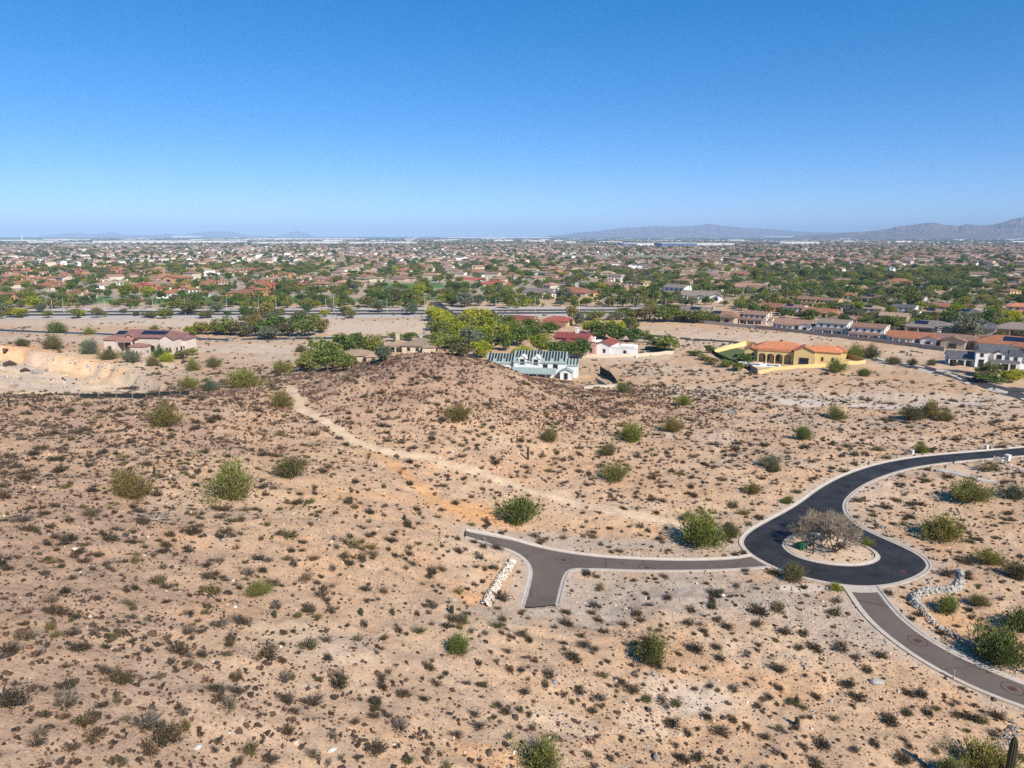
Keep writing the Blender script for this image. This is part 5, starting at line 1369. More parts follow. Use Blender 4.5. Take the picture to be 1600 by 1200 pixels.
def kind_two(wm, rm, solar=()):
    W_ = [(-7.5, 7.5, -4.5, 4.5, 0, 5.8, 'gable', 'x', .36, .45), (5.0, 10.2, -1.5, 4, 0, 3.0, 'gable', 'x', .36, .35)]
    return dict(wm=wm, rm=rm, wings=W_, windows=wn(0, 'f', (-5, -1.5, 2, 5.2), 4.5, 1.1, 1.0) + wn(0, 'r', (-2.2,), 4.4, .9, 1.1) + wn(0, 'r', (-2.6,), 1.6, 1.2, 1.3) + wn(0, 'f', (-4, 0, 4), 1.4, 1.6, 1.9), porches=[(-8.2, 6.2, -8.0, -4.5, 2.7, 'shed', .14, 4)], chimneys=[(8.0, 1.5, 1.1, 6.9)], solar=solar)
def kind_twohip(wm, rm, solar=()):
    W_ = [(-6.5, 6.5, -5, 5, 0, 5.7, 'hip', 'x', .36, .5), (-12, -6.5, -5.5, 3.5, 0, 3.0, 'hip', 'x', .36, .45)]
    return dict(wm=wm, rm=rm, wings=W_, windows=wn(0, 'f', (-4, 0, 4), 4.3) + wn(0, 'r', (-2, 2), 4.3) + wn(0, 'f', (-3, 3), 1.5, 1.6) + wn(0, 'r', (0,), 1.5, 1.4) + wn(1, 'f', (0,), 1.4, 3, 2), porches=[(-2, 6.2, -7.6, -5, 2.7, 'shed', .12, 3)], chimneys=[], solar=solar)
def kind_villa(wm, rm, solar=()):
    W_ = [(-13, 11, -4, 6, 0, 3.7, 'hip', 'x', .33, .6), (-14, -6, -11, -4, 0, 3.4, 'hip', 'y', .33, .5), (5, 13, -9, -3, 0, 5.8, 'hip', 'x', .33, .5), (-3, 1.6, 0, 4.6, 3.7, 2.4, 'hip', 'x', .33, .4), (11, 17, -2, 6, 0, 3.2, 'hip', 'y', .33, .5)]
    return dict(wm=wm, rm=rm, wings=W_, windows=wn(1, 'f', (-2, 2), 1.7, 1.2, 1.6) + wn(2, 'f', (-2.5, 0, 2.5), 4.4, 1.1, 1.1) + wn(2, 'f', (-2, 2), 1.5, 1.8, 2.1) + wn(3, 'f', (0,), 5.1, .9, .9) + wn(2, 'r', (0,), 4.4) + wn(4, 'f', (0,), 1.6) + wn(4, 'r', (-2, 2), 1.6), porches=[(-6, 5, -7, -4, 3.0, 'shed', .12, 4)], chimneys=[(-9, 1, 1.1, 6.3), (8.5, 4.2, 1.1, 6.6)], solar=solar)
def kind_T(wm, rm, solar=()):
    W_ = [(-11, 8, -3.5, 4.5, 0, 3.2, 'hip', 'x', .34, .6), (-3.5, 4, -8.5, -3.5, 0, 3.2, 'gable', 'y', .34, .5)]
    return dict(wm=wm, rm=rm, wings=W_, windows=wn(0, 'f', (-7.5, -4.5, 7), 1.6) + wn(1, 'f', (0,), 1.5, 2.4, 1.6) + wn(0, 'r', (-1.5, 2), 1.6) + wn(0, 'l', (0,), 1.6), porches=[(-10.8, -3.8, -6, -3.5, 2.8, 'shed', .1, 3)], chimneys=[(-6, 2, 1.0, 5.6)], solar=solar)
KIND = {'L': kind_L, 'gable': kind_gable, 'two': kind_two, 'twohip': kind_twohip, 'villa': kind_villa, 'T': kind_T}
HOUSE_NAME = {'L': 'single_storey_house', 'gable': 'gabled_house', 'two': 'two_storey_house', 'twohip': 'two_storey_house', 'villa': 'villa', 'T': 'single_storey_house'}
proto = {}
def house_proto(kind, wm, rm, solar=()):
    key = (kind, wm, rm, tuple(solar))
    if key not in proto:
        proto[key] = house(HOUSE_NAME[kind], None, (0, 0, -500), 0, **KIND[kind](wm, rm, solar))
    return proto[key]
HP = []   # taken house spots
def put_house(px, py, kind, wm, rm, rz, label=None, scale=1.0, solar=(), group='houses of the suburb', desc=None, q=None):
    q = plane_pt(px, py) if q is None else q
    pr = house_proto(kind, wm, rm, solar); w = copy_tree(pr)
    w.name = HOUSE_NAME[kind]; w.location = (q[0], q[1], float(Hf(q[0], q[1]))); w.rotation_euler = (0, 0, math.radians(rz)); w.scale = (scale,) * 3
    tag(w, label, 'house', group); HP.append((q[0], q[1], 13 * scale))
    if label is None: later(w, desc, (q[0], q[1], 0))
    return w

SUB = -39
S1 = ((0, -3, 1.2, 5, 3.0),); S2 = ((0, 2, 1.2, 6, 3.0),)
ROWS = [
 (1084, 493, 'gable', 'tan', 'dusk', SUB, 'low tan house with grey roof, leftmost of the suburb edge row', 1.0, S2),
 (1130, 502, 'L', 'tan', 'brown', SUB, 'brown-roofed house with dark solar arrays beside the dark thicket', 1.05, S1),
 (1182, 505, 'two', 'pinkwhite', 'rose', SUB, 'two-storey pinkish house, first two-storey one of the edge row', 0.83, ()),
 (1240, 515, 'gable', 'white', 'rose', SUB, 'long white gabled house with rose-brown roof between two two-storey ones', 0.96, ()),
 (1302, 521, 'two', 'white', 'dusk', SUB, 'white two-storey house with grey-brown roof and dark patio cover', 0.89, ()),
 (1358, 528, 'two', 'white', 'brown', SUB, 'white two-storey house with red-brown roof, third two-storey of the row', 0.89, ()),
 (1424, 536, 'gable', 'white', 'terra', SUB, 'single-storey white gabled house with terracotta roof in the edge row', 0.96, ()),
 (1492, 541, 'T', 'tan', 'rose', SUB, 'wide low house with large rose-brown roof behind the grey-roofed white house', 1.13, ()),
 (1572, 548, 'L', 'cream', 'terra', SUB, 'terracotta-roofed house with solar arrays just behind the grey-roofed white house', 1.15, S2),
 (1212, 486, 'gable', 'orange', 'terra', SUB, 'house with orange-red gable end second row of the suburb', .9, ()),
 (1241, 492, 'two', 'white', 'rose', SUB, 'white two-storey house with solar on its roof in the second row', .8, S1),
 (1282, 496, 'gable', 'cream', 'terra', SUB, 'cream gabled house with terracotta roof in the second row', 1.0, ()),
 (1262, 478, 'two', 'yellow', 'brown', SUB, 'yellow-ended brown-roofed two-storey house, left of a similar pair', .8, ()),
 (1296, 480, 'two', 'yellow', 'brown', SUB, 'yellow-ended brown-roofed two-storey house, right of a similar pair', .8, ()),
 (1328, 488, 'L', 'tan', 'dusk', SUB, 'low house almost covered in dark solar arrays', .9, ((0, 0, .8, 12, 4.0),)),
 (1368, 472, 'L', 'white', 'brown', SUB, 'brown-roofed house with black solar arrays behind the second row', 1.0, S1),
 (1318, 466, 'gable', 'cream', 'terra', SUB, 'small terracotta-roofed house in the trees behind the second row', .8, ()),
 (1364, 494, 'twohip', 'cream', 'tan', SUB, 'cream two-storey house with hipped tan roof amid the suburb', .8, S1),
 (1412, 492, 'two', 'white', 'grey', SUB, 'white-ended house with grey roof in mid suburb', .8, ()),
 (1330, 506, 'T', 'tan', 'brown', SUB, 'brown-roofed low house behind the white two-storey ones', .9, ()),
 (1396, 508, 'two', 'tan', 'tan', SUB, 'tan-roofed two-storey house with broad tan gable, mid suburb', .85, ()),
 (1452, 520, 'L', 'tan', 'dusk', SUB, 'grey-brown hipped house behind the terracotta-roofed white one', 1.1, S1),
 (1462, 500, 'twohip', 'cream', 'tan', SUB, 'cream house with hipped tan roof and solar, right suburb', .8, S1),
 (1518, 520, 'L', 'grey', 'grey', SUB, 'grey-roofed dark low house left of tall garden trees', 1.1, S2),
 (1516, 502, 'twohip', 'white', 'grey', SUB, 'white house with grey pyramid roof in the right suburb', .85, S1),
 (1574, 506, 'gable', 'cream', 'rose', SUB, 'cream house with rose-brown roof and solar in the right suburb', .95, S1),
 (1594, 524, 'L', 'tan', 'dusk', SUB, 'grey-brown house at the right frame edge of the suburb', 1.1, ()),
 (1390, 480, 'gable', 'pinkwhite', 'rose', SUB, 'rose-roofed house left of the mid suburb trees', .85, ()),
 (1430, 476, 'two', 'white', 'dusk', SUB, 'white-gabled grey-roofed house deeper in the suburb', .75, ()),
 (1472, 484, 'L', 'cream', 'terra', SUB, 'terracotta hipped house deeper in the suburb', .8, ()),
 (1504, 484, 'L', 'cream', 'terra', SUB, 'smaller terracotta hipped house beside a similar one', .65, ()),
 (1470, 462, 'T', 'cream', 'rose', 20, 'rose-brown hipped house among the far suburb trees', .8, ()),
 (1502, 462, 'twohip', 'cream', 'tan', 20, 'tan hipped house among the far suburb trees', .7, ()),
 (1545, 458, 'T', 'yellow', 'tan', 15, 'long yellow-walled house at the far edge of the suburb', .85, ()),
 (1578, 464, 'twohip', 'yellow', 'brown', 15, 'brown pyramid-roofed house at the far right of the suburb', .8, ()),
 (1590, 492, 'twohip', 'cream', 'orange', SUB, 'orange-roofed cream house at the right frame edge', .9, ()),
 # left: large tiled villas beyond the golf course
 (8, 468, 'villa', 'orange', 'terra', 8, 'orange villa at the left frame edge beyond the golf course', 0.78, ()),
 (118, 466, 'villa', 'cream', 'terra', -20, 'sand-coloured villa with arched porch beyond the fairway', 0.90, ()),
 (52, 446, 'villa', 'cream', 'terra', 12, 'pale villa with terracotta roof in the second rank on the left', 1.00, ()),
 (92, 442, 'T', 'tan', 'terra', 5, 'long terracotta-roofed house behind the sand-coloured villa', 1.38, ()),
 (85, 450, 'villa', 'orange', 'terra', -8, 'orange villa in front of the long terracotta-roofed house', 0.88, ()),
 (180, 450, 'villa', 'white', 'tan', 6, 'cream villa with several chimneys left of the brick-red one', 1.06, ()),
 (224, 456, 'villa', 'orange', 'red', -5, 'brick-red roofed orange villa beside the white one', 1.06, ()),
 (287, 464, 'villa', 'white', 'terra', 3, 'white villa with arcade and terracotta roof facing the golf course', 1.06, ()),
 (240, 441, 'villa', 'pink', 'rose', 15, 'rose-roofed villa behind the brick-red one', 1.00, ()),
 (276, 441, 'T', 'orange', 'terra', -10, 'long orange-walled house behind the white villa', 1.50, ()),
 (330, 449, 'villa', 'tan', 'terra', 25, 'terracotta villa right of the white villa', 1.06, ()),
 (396, 464, 'villa', 'orange', 'terra', -12, 'large orange villa facing the golf course near the right end', 1.06, ()),
 (419, 454, 'villa', 'orange', 'red', 15, 'orange-red villa behind the large orange one', 1.00, ()),
 (250, 428, 'twohip', 'pink', 'rose', 10, 'pink gabled house in the far rank of villas', 1.12, ()),
 (305, 426, 'villa', 'cream', 'rose', 20, 'pale rose-roofed villa in the far rank', 1.00, ()),
 (368, 427, 'villa', 'cream', 'tan', -15, 'pale villa near the two bright trees', 1.00, ()),
 (432, 442, 'villa', 'white', 'rose', 0, 'white and rose villa at the right end of the villas', 1.00, ()),
 (504, 446, 'twohip', 'pink', 'rose', 5, 'pinkish two-storey house above the dark grove', 1.12, ()),
 (528, 449, 'villa', 'orange', 'tan', -5, 'ochre flat-topped house right of the pinkish one', 0.75, ()),
 (505, 429, 'villa', 'white', 'tan', 8, 'white house standing out among brown roofs', 0.88, ()),
 (560, 446, 'T', 'tan', 'tan', 0, 'low tan house right of the ochre one', 1.00, ()),
 (742, 443, 'gable', 'white', 'red', -15, 'white house with red roof beyond the green', 1.12, ()),
 (772, 449, 'villa', 'cream', 'red', -20, 'red-roofed house with white gable beyond the green', 0.94, ()),
 (794, 438, 'villa', 'cream', 'rose', 10, 'rose-roofed pale house behind the red-roofed one', 0.88, ()),
 (845, 464, 'gable', 'white', 'dusk', -30, 'grey-roofed white-ended house near the palm grove', 1.25, ()),
 (895, 464, 'L', 'tan', 'terra', -20, 'terracotta low house left of the palm grove', 1.38, ()),
 (922, 463, 'gable', 'yellow', 'terra', -20, 'ochre gabled house beside the palm grove', 0.88, ()),
 (975, 456, 'villa', 'cream', 'rose', 12, 'rose-brown house behind the palm grove', 0.88, ()),
 (940, 446, 'gable', 'white', 'tan', -35, 'white gabled house in a row of white ones', 1.12, ()),
 (963, 440, 'two', 'white', 'rose', -35, 'white two-storey house behind the white gabled one', 1.00, ()),
 (1058, 463, 'two', 'white', 'dusk', -45, 'white two-storey house with grey roof right of the palms', 1.19, ()),
 (1096, 470, 'gable', 'white', 'dusk', -20, 'long low white building behind palms', 1.38, ()),
 (1012, 451, 'twohip', 'yellow', 'tan', 10, 'small ochre house amid the palm grove', 0.88, ()),
 (1172, 455, 'gable', 'white', 'rose', -25, 'white-gabled house with rose roof beyond the palms', 1.25, ()),
 (1195, 457, 'gable', 'cream', 'brown', -25, 'brown-roofed house right of the white-gabled one', 1.12, ()),
]
for px, py, kind, wm, rm, rz, label, sc_, sol in ROWS:
    grp = 'villas and houses beyond the boulevard' if px < 1060 else 'houses of the suburb on the right'
    put_house(px, py, kind, wm, rm, rz, label, sc_, sol, grp)

# ---------- the pink-tiled house on the left
q = at(225, 553)
house('desert_house', 'low pink-tiled house with solar arrays and a casita on the left', (q[0], q[1] + 6, q[2]), math.radians(-6), 'pinkwhite', 'dusty',
      [(-17, 13, -3, 8, 0, 5.0, 'hip', 'x', .28, .6), (-17.5, -12, -7, -3, 0, 4.6, 'hip', 'y', .36, .5), (-11, -4.4, -3.4, 0, 0, 4.6, 'gable', 'y', .38, .5), (-1.5, 5.5, -11.5, -7.5, 0, 3.2, 'hip', 'x', .3, .4), (9, 15.5, -6, 2, 0, 4.7, 'gable', 'y', .4, .4), (13, 17.5, 0, 7, 0, 4.2, 'hip', 'x', .3, .5)],
      wn(1, 'f', (0,), 1.5, 1.4, 2.0) + wn(2, 'f', (0,), 1.7, 4.6, 3.2) + wn(3, 'f', (-2, 0), 1.5, .5, .6) + wn(3, 'r', (0,), 1.5, .5, .6) + wn(4, 'f', (0, 1.6), 1.6, .7, 1.2) + wn(5, 'f', (-1, 1), 1.7, .5, .7) + wn(0, 'f', (2, 5), 1.5, 1.8, 1.8) + wn(4, 'r', (-2, 1), 1.5),
      porches=[(-11.6, -3.8, -7.0, -3.4, 4.3, 'gable', .36, 2)], chimneys=[(-9, 1.5, 1.4, 6.0), (6, 5, 1.0, 6)],
      solar=[(0, -11.5, 1.2, 4.5, 2.6), (0, 1.5, 1.4, 6, 2.8), (0, 6.0, 1.4, 3.0, 2.6), (0, 9, 1.4, 4.0, 2.6)])
bpy.data.objects['desert_house'].scale = (.82, 1, 1.25); HP.append((q[0], q[1] + 6, 24))
# ---------- small beige house just over the hill crest
q = plane_pt(642, 553)
house('desert_house', 'small beige house with tan hip roof and two chimneys above the rocky hill', (q[0], q[1] + 5, 0), math.radians(-10), 'cream', 'tan',
      [(-3, 9.5, -4, 7, 0, 3.2, 'hip', 'x', .36, .6), (-9.5, -3, -1, 6, 0, 2.9, 'hip', 'x', .36, .6), (6, 10.5, -6.5, -4, 0, 3.0, 'hip', 'y', .36, .4)],
      wn(0, 'f', (-3.5, 0, 2), 1.7, 1.1, 1.3) + wn(1, 'f', (-1,), 1.6, 2.0, 1.5), chimneys=[(-7, 3, 1.3, 6.8), (2, 5, 1.0, 6.6)], porches=[(-9, -3, -3.4, -1, 2.7, 'shed', .12, 3)])
HP.append((q[0], q[1] + 5, 14))
q = plane_pt(560, 568)
house('desert_house', 'low brown-roofed house half hidden by the dark tree clump', (q[0], q[1] + 4, 0), math.radians(12), 'tan', 'tan',
      [(-8, 6, -3, 5, 0, 2.9, 'hip', 'x', .3, .7), (2, 7, -6, -3, 0, 2.7, 'hip', 'y', .3, .5)], wn(0, 'f', (-5, -1), 1.5) + wn(1, 'f', (0,), 1.5))
HP.append((q[0], q[1] + 4, 10))
# ---------- the house under construction
q = plane_pt(838, 592, 1.0); gz = float(Hf(q[0], q[1]))
W_ = [(-6, 10.5, -1, 8, 0, 5.3, 'gable', 'x', .62, .25), (-15, -6, 0, 8, 0, 4.6, 'gable', 'x', .60, .25), (10.5, 14, 1, 7, 0, 4.2, 'gable', 'x', .55, .2), (9.0, 12.6, -3.8, -1, 0, 3.0, 'gable', 'y', .5, .3)]
e = house('unfinished_house', 'white house under construction with teal roof sheathing and black strips', (q[0] - 1, q[1] + 3, gz - 1.1), math.radians(-9), M_wrap, M_teal, W_,
          [(0, 'f', 1.8, 4.2, 1.3, 1.3), (0, 'f', 5.0, 4.2, 1.3, 1.3), (3, 'r', -.2, 2.0, 1.2, 2.0), (3, 'f', 0, 1.8, 1.0, 1.8), (0, 'f', -4, 1.5, 1.6, 2.0), (1, 'f', -2.4, 2.4, 1.6, 2.0), (1, 'f', 1.8, 2.4, 2.2, 2.0)], trim=M_wrap)  # left wing windows stand in for open framing, its dark interior painted as panes
mb = MB(); a = [(-6.5, -4.6, 2.3), (7.5, -4.6, 2.3), (7.5, -1, 3.5), (-6.5, -1, 3.5)]; b = [(x, y, z + .25) for x, y, z in a]
mb.poly(b); mb.poly(a[::-1]); [mb.poly((a[k], a[(k + 1) % 4], b[(k + 1) % 4], b[k])) for k in range(4)]; mb.build('porch_roof', M_teal, e)
for k in range(6): mb = MB(); x = -6.2 + k * 2.7; mb.box(x - .12, x + .12, -4.5, -4.26, -.6, 2.3); mb.build('post', M_post, e)
for wi, (x0, x1, y0, y1, z0, h, roof, axis, pit, o) in enumerate(W_[:2]):
    n = int((x1 - x0) / .95); c = (y1 - y0) / 2
    for k in range(n):
        x = x0 + .4 + k * .95; t0, t1 = (.5 if (k * 7 + wi) % 3 else 1.6), c - .15
        if wi == 0 and (k in (2, 3) or k in (7, 8)): t0 = 3.0
        za, zb = z0 + h + t0 * pit + .30, z0 + h + t1 * pit + .30; mb = MB(); q4 = [(x, y0 + t0, za), (x + .6, y0 + t0, za), (x + .6, y0 + t1, zb), (x, y0 + t1, zb)]; p4 = [(a_, b_, c_ - .12) for a_, b_, c_ in q4]
        mb.poly(q4); [mb.poly((p4[j], p4[(j + 1) % 4], q4[(j + 1) % 4], q4[j])) for j in range(4)]; mb.build('felt_strip', M_felt, e)
for dx in (-3.2, 2.1 - 1.0):        # two gabled dormers
    x = dx; w = (x - 1.25, x + 1.25, -1.15, 2.2, 4.6, 1.9, 'gable', 'y', .75, .25)
    wing_wall(w).build('dormer_wall', M_wrap, e); wing_roof(w, .16).build('dormer_roof', M_wrap, e); window(e, w, 'f', 0, 5.55, 1.25, 1.5)
for k in range(7):
    x0, x1, y0, y1, z0, h, roof, axis, pit, o = W_[2]; t0 = .2; c = 3.0; x = x0 + .1 + k * .5
    if k % 2: continue
    za, zb = z0 + h + t0 * pit + .3, z0 + h + c * pit + .3; mb = MB(); q4 = [(x, y0 + t0, za), (x + .4, y0 + t0, za), (x + .4, y0 + c, zb), (x, y0 + c, zb)]; p4 = [(a_, b_, c_ - .12) for a_, b_, c_ in q4]
    mb.poly(q4); [mb.poly((p4[j], p4[(j + 1) % 4], q4[(j + 1) % 4], q4[j])) for j in range(4)]; mb.build('felt_strip', M_felt, e)
HP.append((q[0], q[1] + 3, 18))
def wall_run(name, pts, h, th, m, label, cat='wall', base=.4, cap=None):
    """free-standing wall that follows the ground; pts in photo pixels"""
    P = resample(drop(pts), 3.0); e0 = np.array([P[0][0], P[0][1], float(Hf(*P[0]))]); V = []; F = []
    T = np.gradient(P, axis=0); T /= np.linalg.norm(T, axis=1, keepdims=True); Nn = np.stack([-T[:, 1], T[:, 0]], 1) * th / 2
    Z = Hf(P[:, 0], P[:, 1]); hh = np.interp(np.linspace(0, 1, len(P)), np.linspace(0, 1, len(np.atleast_1d(h))), np.atleast_1d(h)) if np.ndim(h) else np.full(len(P), h)
    for s in (-1, 1):
        for top in (0, 1): V.append(np.c_[P + Nn * s, Z + (hh if top else -base)])
    V = np.stack(V, 1) - e0; n = len(P)
    for i in range(n - 1):
        a, b = 4 * i, 4 * i + 4
        F += [(a, b, b + 1, a + 1), (a + 1, b + 1, b + 3, a + 3), (a + 3, b + 3, b + 2, a + 2)]
    F += [(0, 1, 3, 2), (4 * n - 4, 4 * n - 2, 4 * n - 1, 4 * n - 3)]
    o = obj(name, mesh_np(name, V.reshape(-1, 3), F, [m]), None, tuple(e0)); tag(o, label, cat); return o
# basement ramp right of the unfinished house
wall_run('ramp_wall', [(938, 583), (952, 591), (966, 601)], (2.4, 2.4, .6), .3, M_felt, 'black waterproofed ramp wall right of the house under construction')
wall_run('ramp_wall', [(912, 606), (935, 604), (966, 603)], (.9, .9), .4, M_conc, 'low pale concrete wall at the foot of the ramp', base=.6)
wall_run('ramp_wall', [(931, 594), (940, 598), (951, 603)], (1.1, .7), .3, M_conc, 'short grey concrete wall between the two ramp walls')
# ---------- maroon-roofed two-storey house and the white one next to it
q = plane_pt(898, 553)
house('two_storey_house', 'pink two-storey house with maroon roof among dark trees', (q[0], q[1] + 5, 0), math.radians(-22), 'pink', 'maroon',
      [(-7, 6.5, -3, 5, 0, 5.9, 'gable', 'x', .36, .5), (-4, 1.5, -7, -3, 0, 4.6, 'gable', 'y', .36, .4), (1.5, 7, -6, -3, 0, 3.0, 'hip', 'x', .36, .4), (6.5, 10, -4, 3, 0, 3.6, 'flat', 'x', 0, 0)],
      wn(0, 'f', (4.6,), 4.5, 1.1, 1.3) + wn(1, 'f', (0,), 2.8) + wn(0, 'r', (-1,), 4.8) + wn(3, 'f', (0,), 1.7, .8, 1.6) + wn(2, 'f', (-1, 1), 1.6), chimneys=[(1, 1, 1.2, 9.4)], trim=WALL['white'])
HP.append((q[0], q[1] + 5, 13))
q = plane_pt(965, 556)
house('gabled_house', 'white house with bright red gable roof and long white garden wall', (q[0], q[1] + 5, 0), math.radians(-25), 'white', 'red',
      [(-7, -1, -4, 7, 0, 3.9, 'gable', 'y', .38, .5), (-1, 9.5, -3.8, -3.4, 0, 2.9, 'flat', 'x', 0, 0), (-12, -8, -2, 4, 0, 3.6, 'flat', 'x', 0, 0), (-8.5, -7, -1, 4, 0, 4.2, 'flat', 'x', 0, 0), (1, 7, 1, 6, 0, 2.8, 'flat', 'x', 0, 0)],
      wn(0, 'f', (.6,), 1.5, .8, 1.3) + wn(1, 'f', (.5,), 1.5, .9, 1.3) + wn(2, 'f', (0,), 1.6, .8, 1.6) + wn(0, 'l', (2, -2), 1.8), chimneys=[(-9.5, 1.5, 1.1, 5.6)])
HP.append((q[0], q[1] + 5, 13))
wall_run('garden_wall', [(864, 560), (905, 559), (960, 558), (1010, 556), (1052, 553)], 1.2, .3, WALL['cream'], 'long low cream garden wall before the red-roofed white house')
wall_run('garden_wall', [(1008, 546), (1030, 548), (1050, 551)], 1.5, .2, mottled('green_screen', (.03, .11, .10), .2, 1), 'teal-green fence screen by the mesquite right of the white house', 'fence')
for px, py, k, wm, rm, rz, sc_, lab in ((817, 506, 'gable', 'cream', 'red', -28, .8, 'bright red-roofed house left behind the yellow-green trees'), (872, 507, 'L', 'yellow', 'red', -20, .8, 'red-roofed ochre house with white chimney behind the trees'), (860, 514, 'L', 'tan', 'terra', -15, .75, 'brown low roof in front of the red-roofed ochre house')):
    put_house(px, py, k, wm, rm, rz, lab, sc_, (), 'houses behind the rocky hill')
# ---------- the yellow villa
q = plane_pt(1243, 573)
Y = WALL['yellow']
e = house('villa', 'yellow villa with orange tiled roofs, arched porches and walled garden', (q[0] + 2, q[1] + 9, 0), math.radians(-24), 'yellow', 'orange',
      [(-15, 5, -2, 8, 0, 4.7, 'hip', 'x', .36, .6), (1, 9, -6, 1, 0, 4.9, 'gable', 'y', .36, .5), (5, 19, 0, 8, 0, 4.4, 'hip', 'x', .36, .5), (15, 21, 5, 12, 0, 4.2, 'hip', 'x', .36, .5), (-19, -14, -3, 4, 0, 4.0, 'gable', 'y', .3, .5)],
      wn(0, 'f', (-5, -1), 1.5, 2.4, 2.2) + wn(1, 'f', (0,), 1.5, 3.6, 2.2) + wn(1, 'r', (-2, 0), 1.7, .6, 1.7) + wn(2, 'f', (0, 4), 1.8, .7, 1.2) + wn(2, 'r', (-1,), 1.8) + wn(4, 'f', (0,), 1.4, 2.6, 2.2),
      porches=[(-13.5, .6, -5.0, -2, 4.1, 'shed', .16, 5)], chimneys=[(-1, 5, 1.2, 5.6)], trim=Y)
for x in (-11.6, -8.2, -4.8, -1.4):     # arches between the porch columns
    mb = MB(); n = 8; R = 1.45
    pts = [(x + R * math.cos(math.pi * k / n), 2.2 + R * .75 * math.sin(math.pi * k / n)) for k in range(n + 1)]
    for k in range(n): (xa, za), (xb, zb) = pts[k], pts[k + 1]; mb.poly([(xa, -5.02, za), (xa, -5.02, 3.66), (xb, -5.02, 3.66), (xb, -5.02, zb)]); mb.poly([(xb, -4.68, zb), (xb, -4.68, 3.66), (xa, -4.68, 3.66), (xa, -4.68, za)]); mb.poly([(xa, -5.02, za), (xb, -5.02, zb), (xb, -4.68, zb), (xa, -4.68, za)])
    mb.build('arch', Y, e)
e.scale = (.85, .9, 1.04); HP.append((q[0], q[1] + 8, 24))
wall_run('garden_wall', [(1184, 583), (1215, 578), (1262, 576), (1300, 571), (1352, 568)], (1.1, 1.1, 1.3, 1.3), .35, Y, 'long yellow garden wall in front of the orange-roofed villa')
wall_run('garden_wall', [(1116, 551), (1140, 545), (1168, 542), (1182, 545)], (1.3, 1.8, 2.2), .3, Y, 'yellow garden wall rising to the left end of the villa')
wall_run('garden_wall', [(1170, 574), (1184, 583)], 1.7, .3, WALL['tan'], 'short tan return of the garden wall by the pool')  # tan stucco, unlike the yellow runs beside it
wall_run('garden_wall', [(1303, 568), (1322, 560), (1350, 567)], (1.5, 2.2, 1.3), .3, mottled('ochre_wall', (.42, .27, .09), .1, 1), 'ochre service-yard wall right of the villa')
wall_run('garden_fence', [(1112, 552), (1130, 561), (1160, 572), (1171, 576)], 1.3, .12, M_felt, 'dark iron fence below the lawn of the yellow villa', 'fence')
P = drop([(1120, 554), (1150, 546), (1175, 552), (1190, 562), (1165, 571), (1140, 563)]); c = P.mean(0)
M_lawn = mottled('lawn_grass', (.10, .125, .045), .25, 1.5, .95, .1)
o = obj('lawn', mesh_np('lawn', np.c_[P - c, Hf(P[:, 0], P[:, 1]) * 0 + max(Hf(P[:, 0], P[:, 1])) + .12], [tuple(range(len(P)))[::-1]], [M_lawn]), None, (c[0], c[1], 0)); tag(o, 'mown green lawn inside the fence of the yellow villa', kind='structure')
# pool with raised round spa
q = plane_pt(1186, 571); M_water = mat('pool_water', (.02, .12, .16), .05, .6)
e = empty('swimming_pool', (q[0], q[1], .05), -.4); mb = MB()
for x0, x1, y0, y1 in ((-7, 7, -2.4, -1.9), (-7, 7, 1.9, 2.4), (-7, -6.5, -1.9, 1.9), (6.5, 7, -1.9, 1.9)): mb.box(x0, x1, y0, y1, -.4, .35)
mb.build('coping', WALL['white'], e); mb = MB(); mb.box(-6.5, 6.5, -1.9, 1.9, -.3, .2); mb.build('water', M_water, e)
for x in (-5.6, 1.0):
    mb = MB(); n = 20
    for k in range(n):
        a, b = 2 * math.pi * k / n, 2 * math.pi * (k + 1) / n; c4 = [(x + r * math.cos(t), .3 * 0 + r * math.sin(t)) for t in (a, b) for r in (1.1, 1.5)]
        mb.poly([(*c4[0], .7), (*c4[1], .7), (*c4[3], .7), (*c4[2], .7)]); mb.poly([(*c4[1], -.2), (*c4[3], -.2), (*c4[3], .7), (*c4[1], .7)]); mb.poly([(*c4[2], .2), (*c4[0], .2), (*c4[0], .7), (*c4[2], .7)])
    mb.build('spa_ring', WALL['white'], e)
tag(e, 'narrow pool with two raised white rings before the yellow villa', 'pool')
# ---------- the white house with slate roof at the right
q = plane_pt(1535, 578); W0 = M_wframe
mwhite = WALL['white']
ef = house('two_storey_house', 'white two-storey farmhouse with slate grey roofs at the right frame edge', (q[0], q[1] + 5, 0), math.radians(-27), 'white', 'grey',
      [(-1.5, 9.5, -1, 6.5, 0, 5.8, 'gable', 'x', .52, .4), (-3.0, 1.2, -4, 0, 0, 6.0, 'hip', 'y', .35, .4), (3.2, 6.8, -3, -1, 0, 5.4, 'gable', 'y', .5, .3), (-12.5, -3, 0, 7, 0, 3.0, 'gable', 'x', .5, .4), (8.5, 12.5, -3, 3, 0, 5.2, 'gable', 'x', .45, .35), (12.5, 19, -2, 5, 0, 3.0, 'gable', 'x', .45, .4)],
      wn(1, 'f', (0,), 4.8, .9, 1.1) + wn(1, 'f', (0,), 1.6, 1.6, 3.2) + wn(2, 'f', (0,), 4.4, 1.5, 1.4) + wn(4, 'f', (0,), 4.0, 1.0, 1.3) + wn(3, 'f', (-2.5, 0, 2.5), 1.6, 1.6, 2.0) + wn(4, 'r', (0,), 4.0) + wn(0, 'r', (2,), 5.2) + wn(4, 'f', (-.5,), 1.4, 1.6, 2) + wn(2, 'f', (0,), 1.5, 2, 2),
      porches=[(-12, -3.2, -2.6, 0, 2.8, 'shed', .12, 4), (2.2, 11.5, -5.4, -2.9, 2.9, 'shed', .12, 4)], chimneys=[], trim=W0)
ef.scale = (.86, .9, 1.0); ef.location.x += 3.0; HP.append((q[0], q[1] + 5, 18))

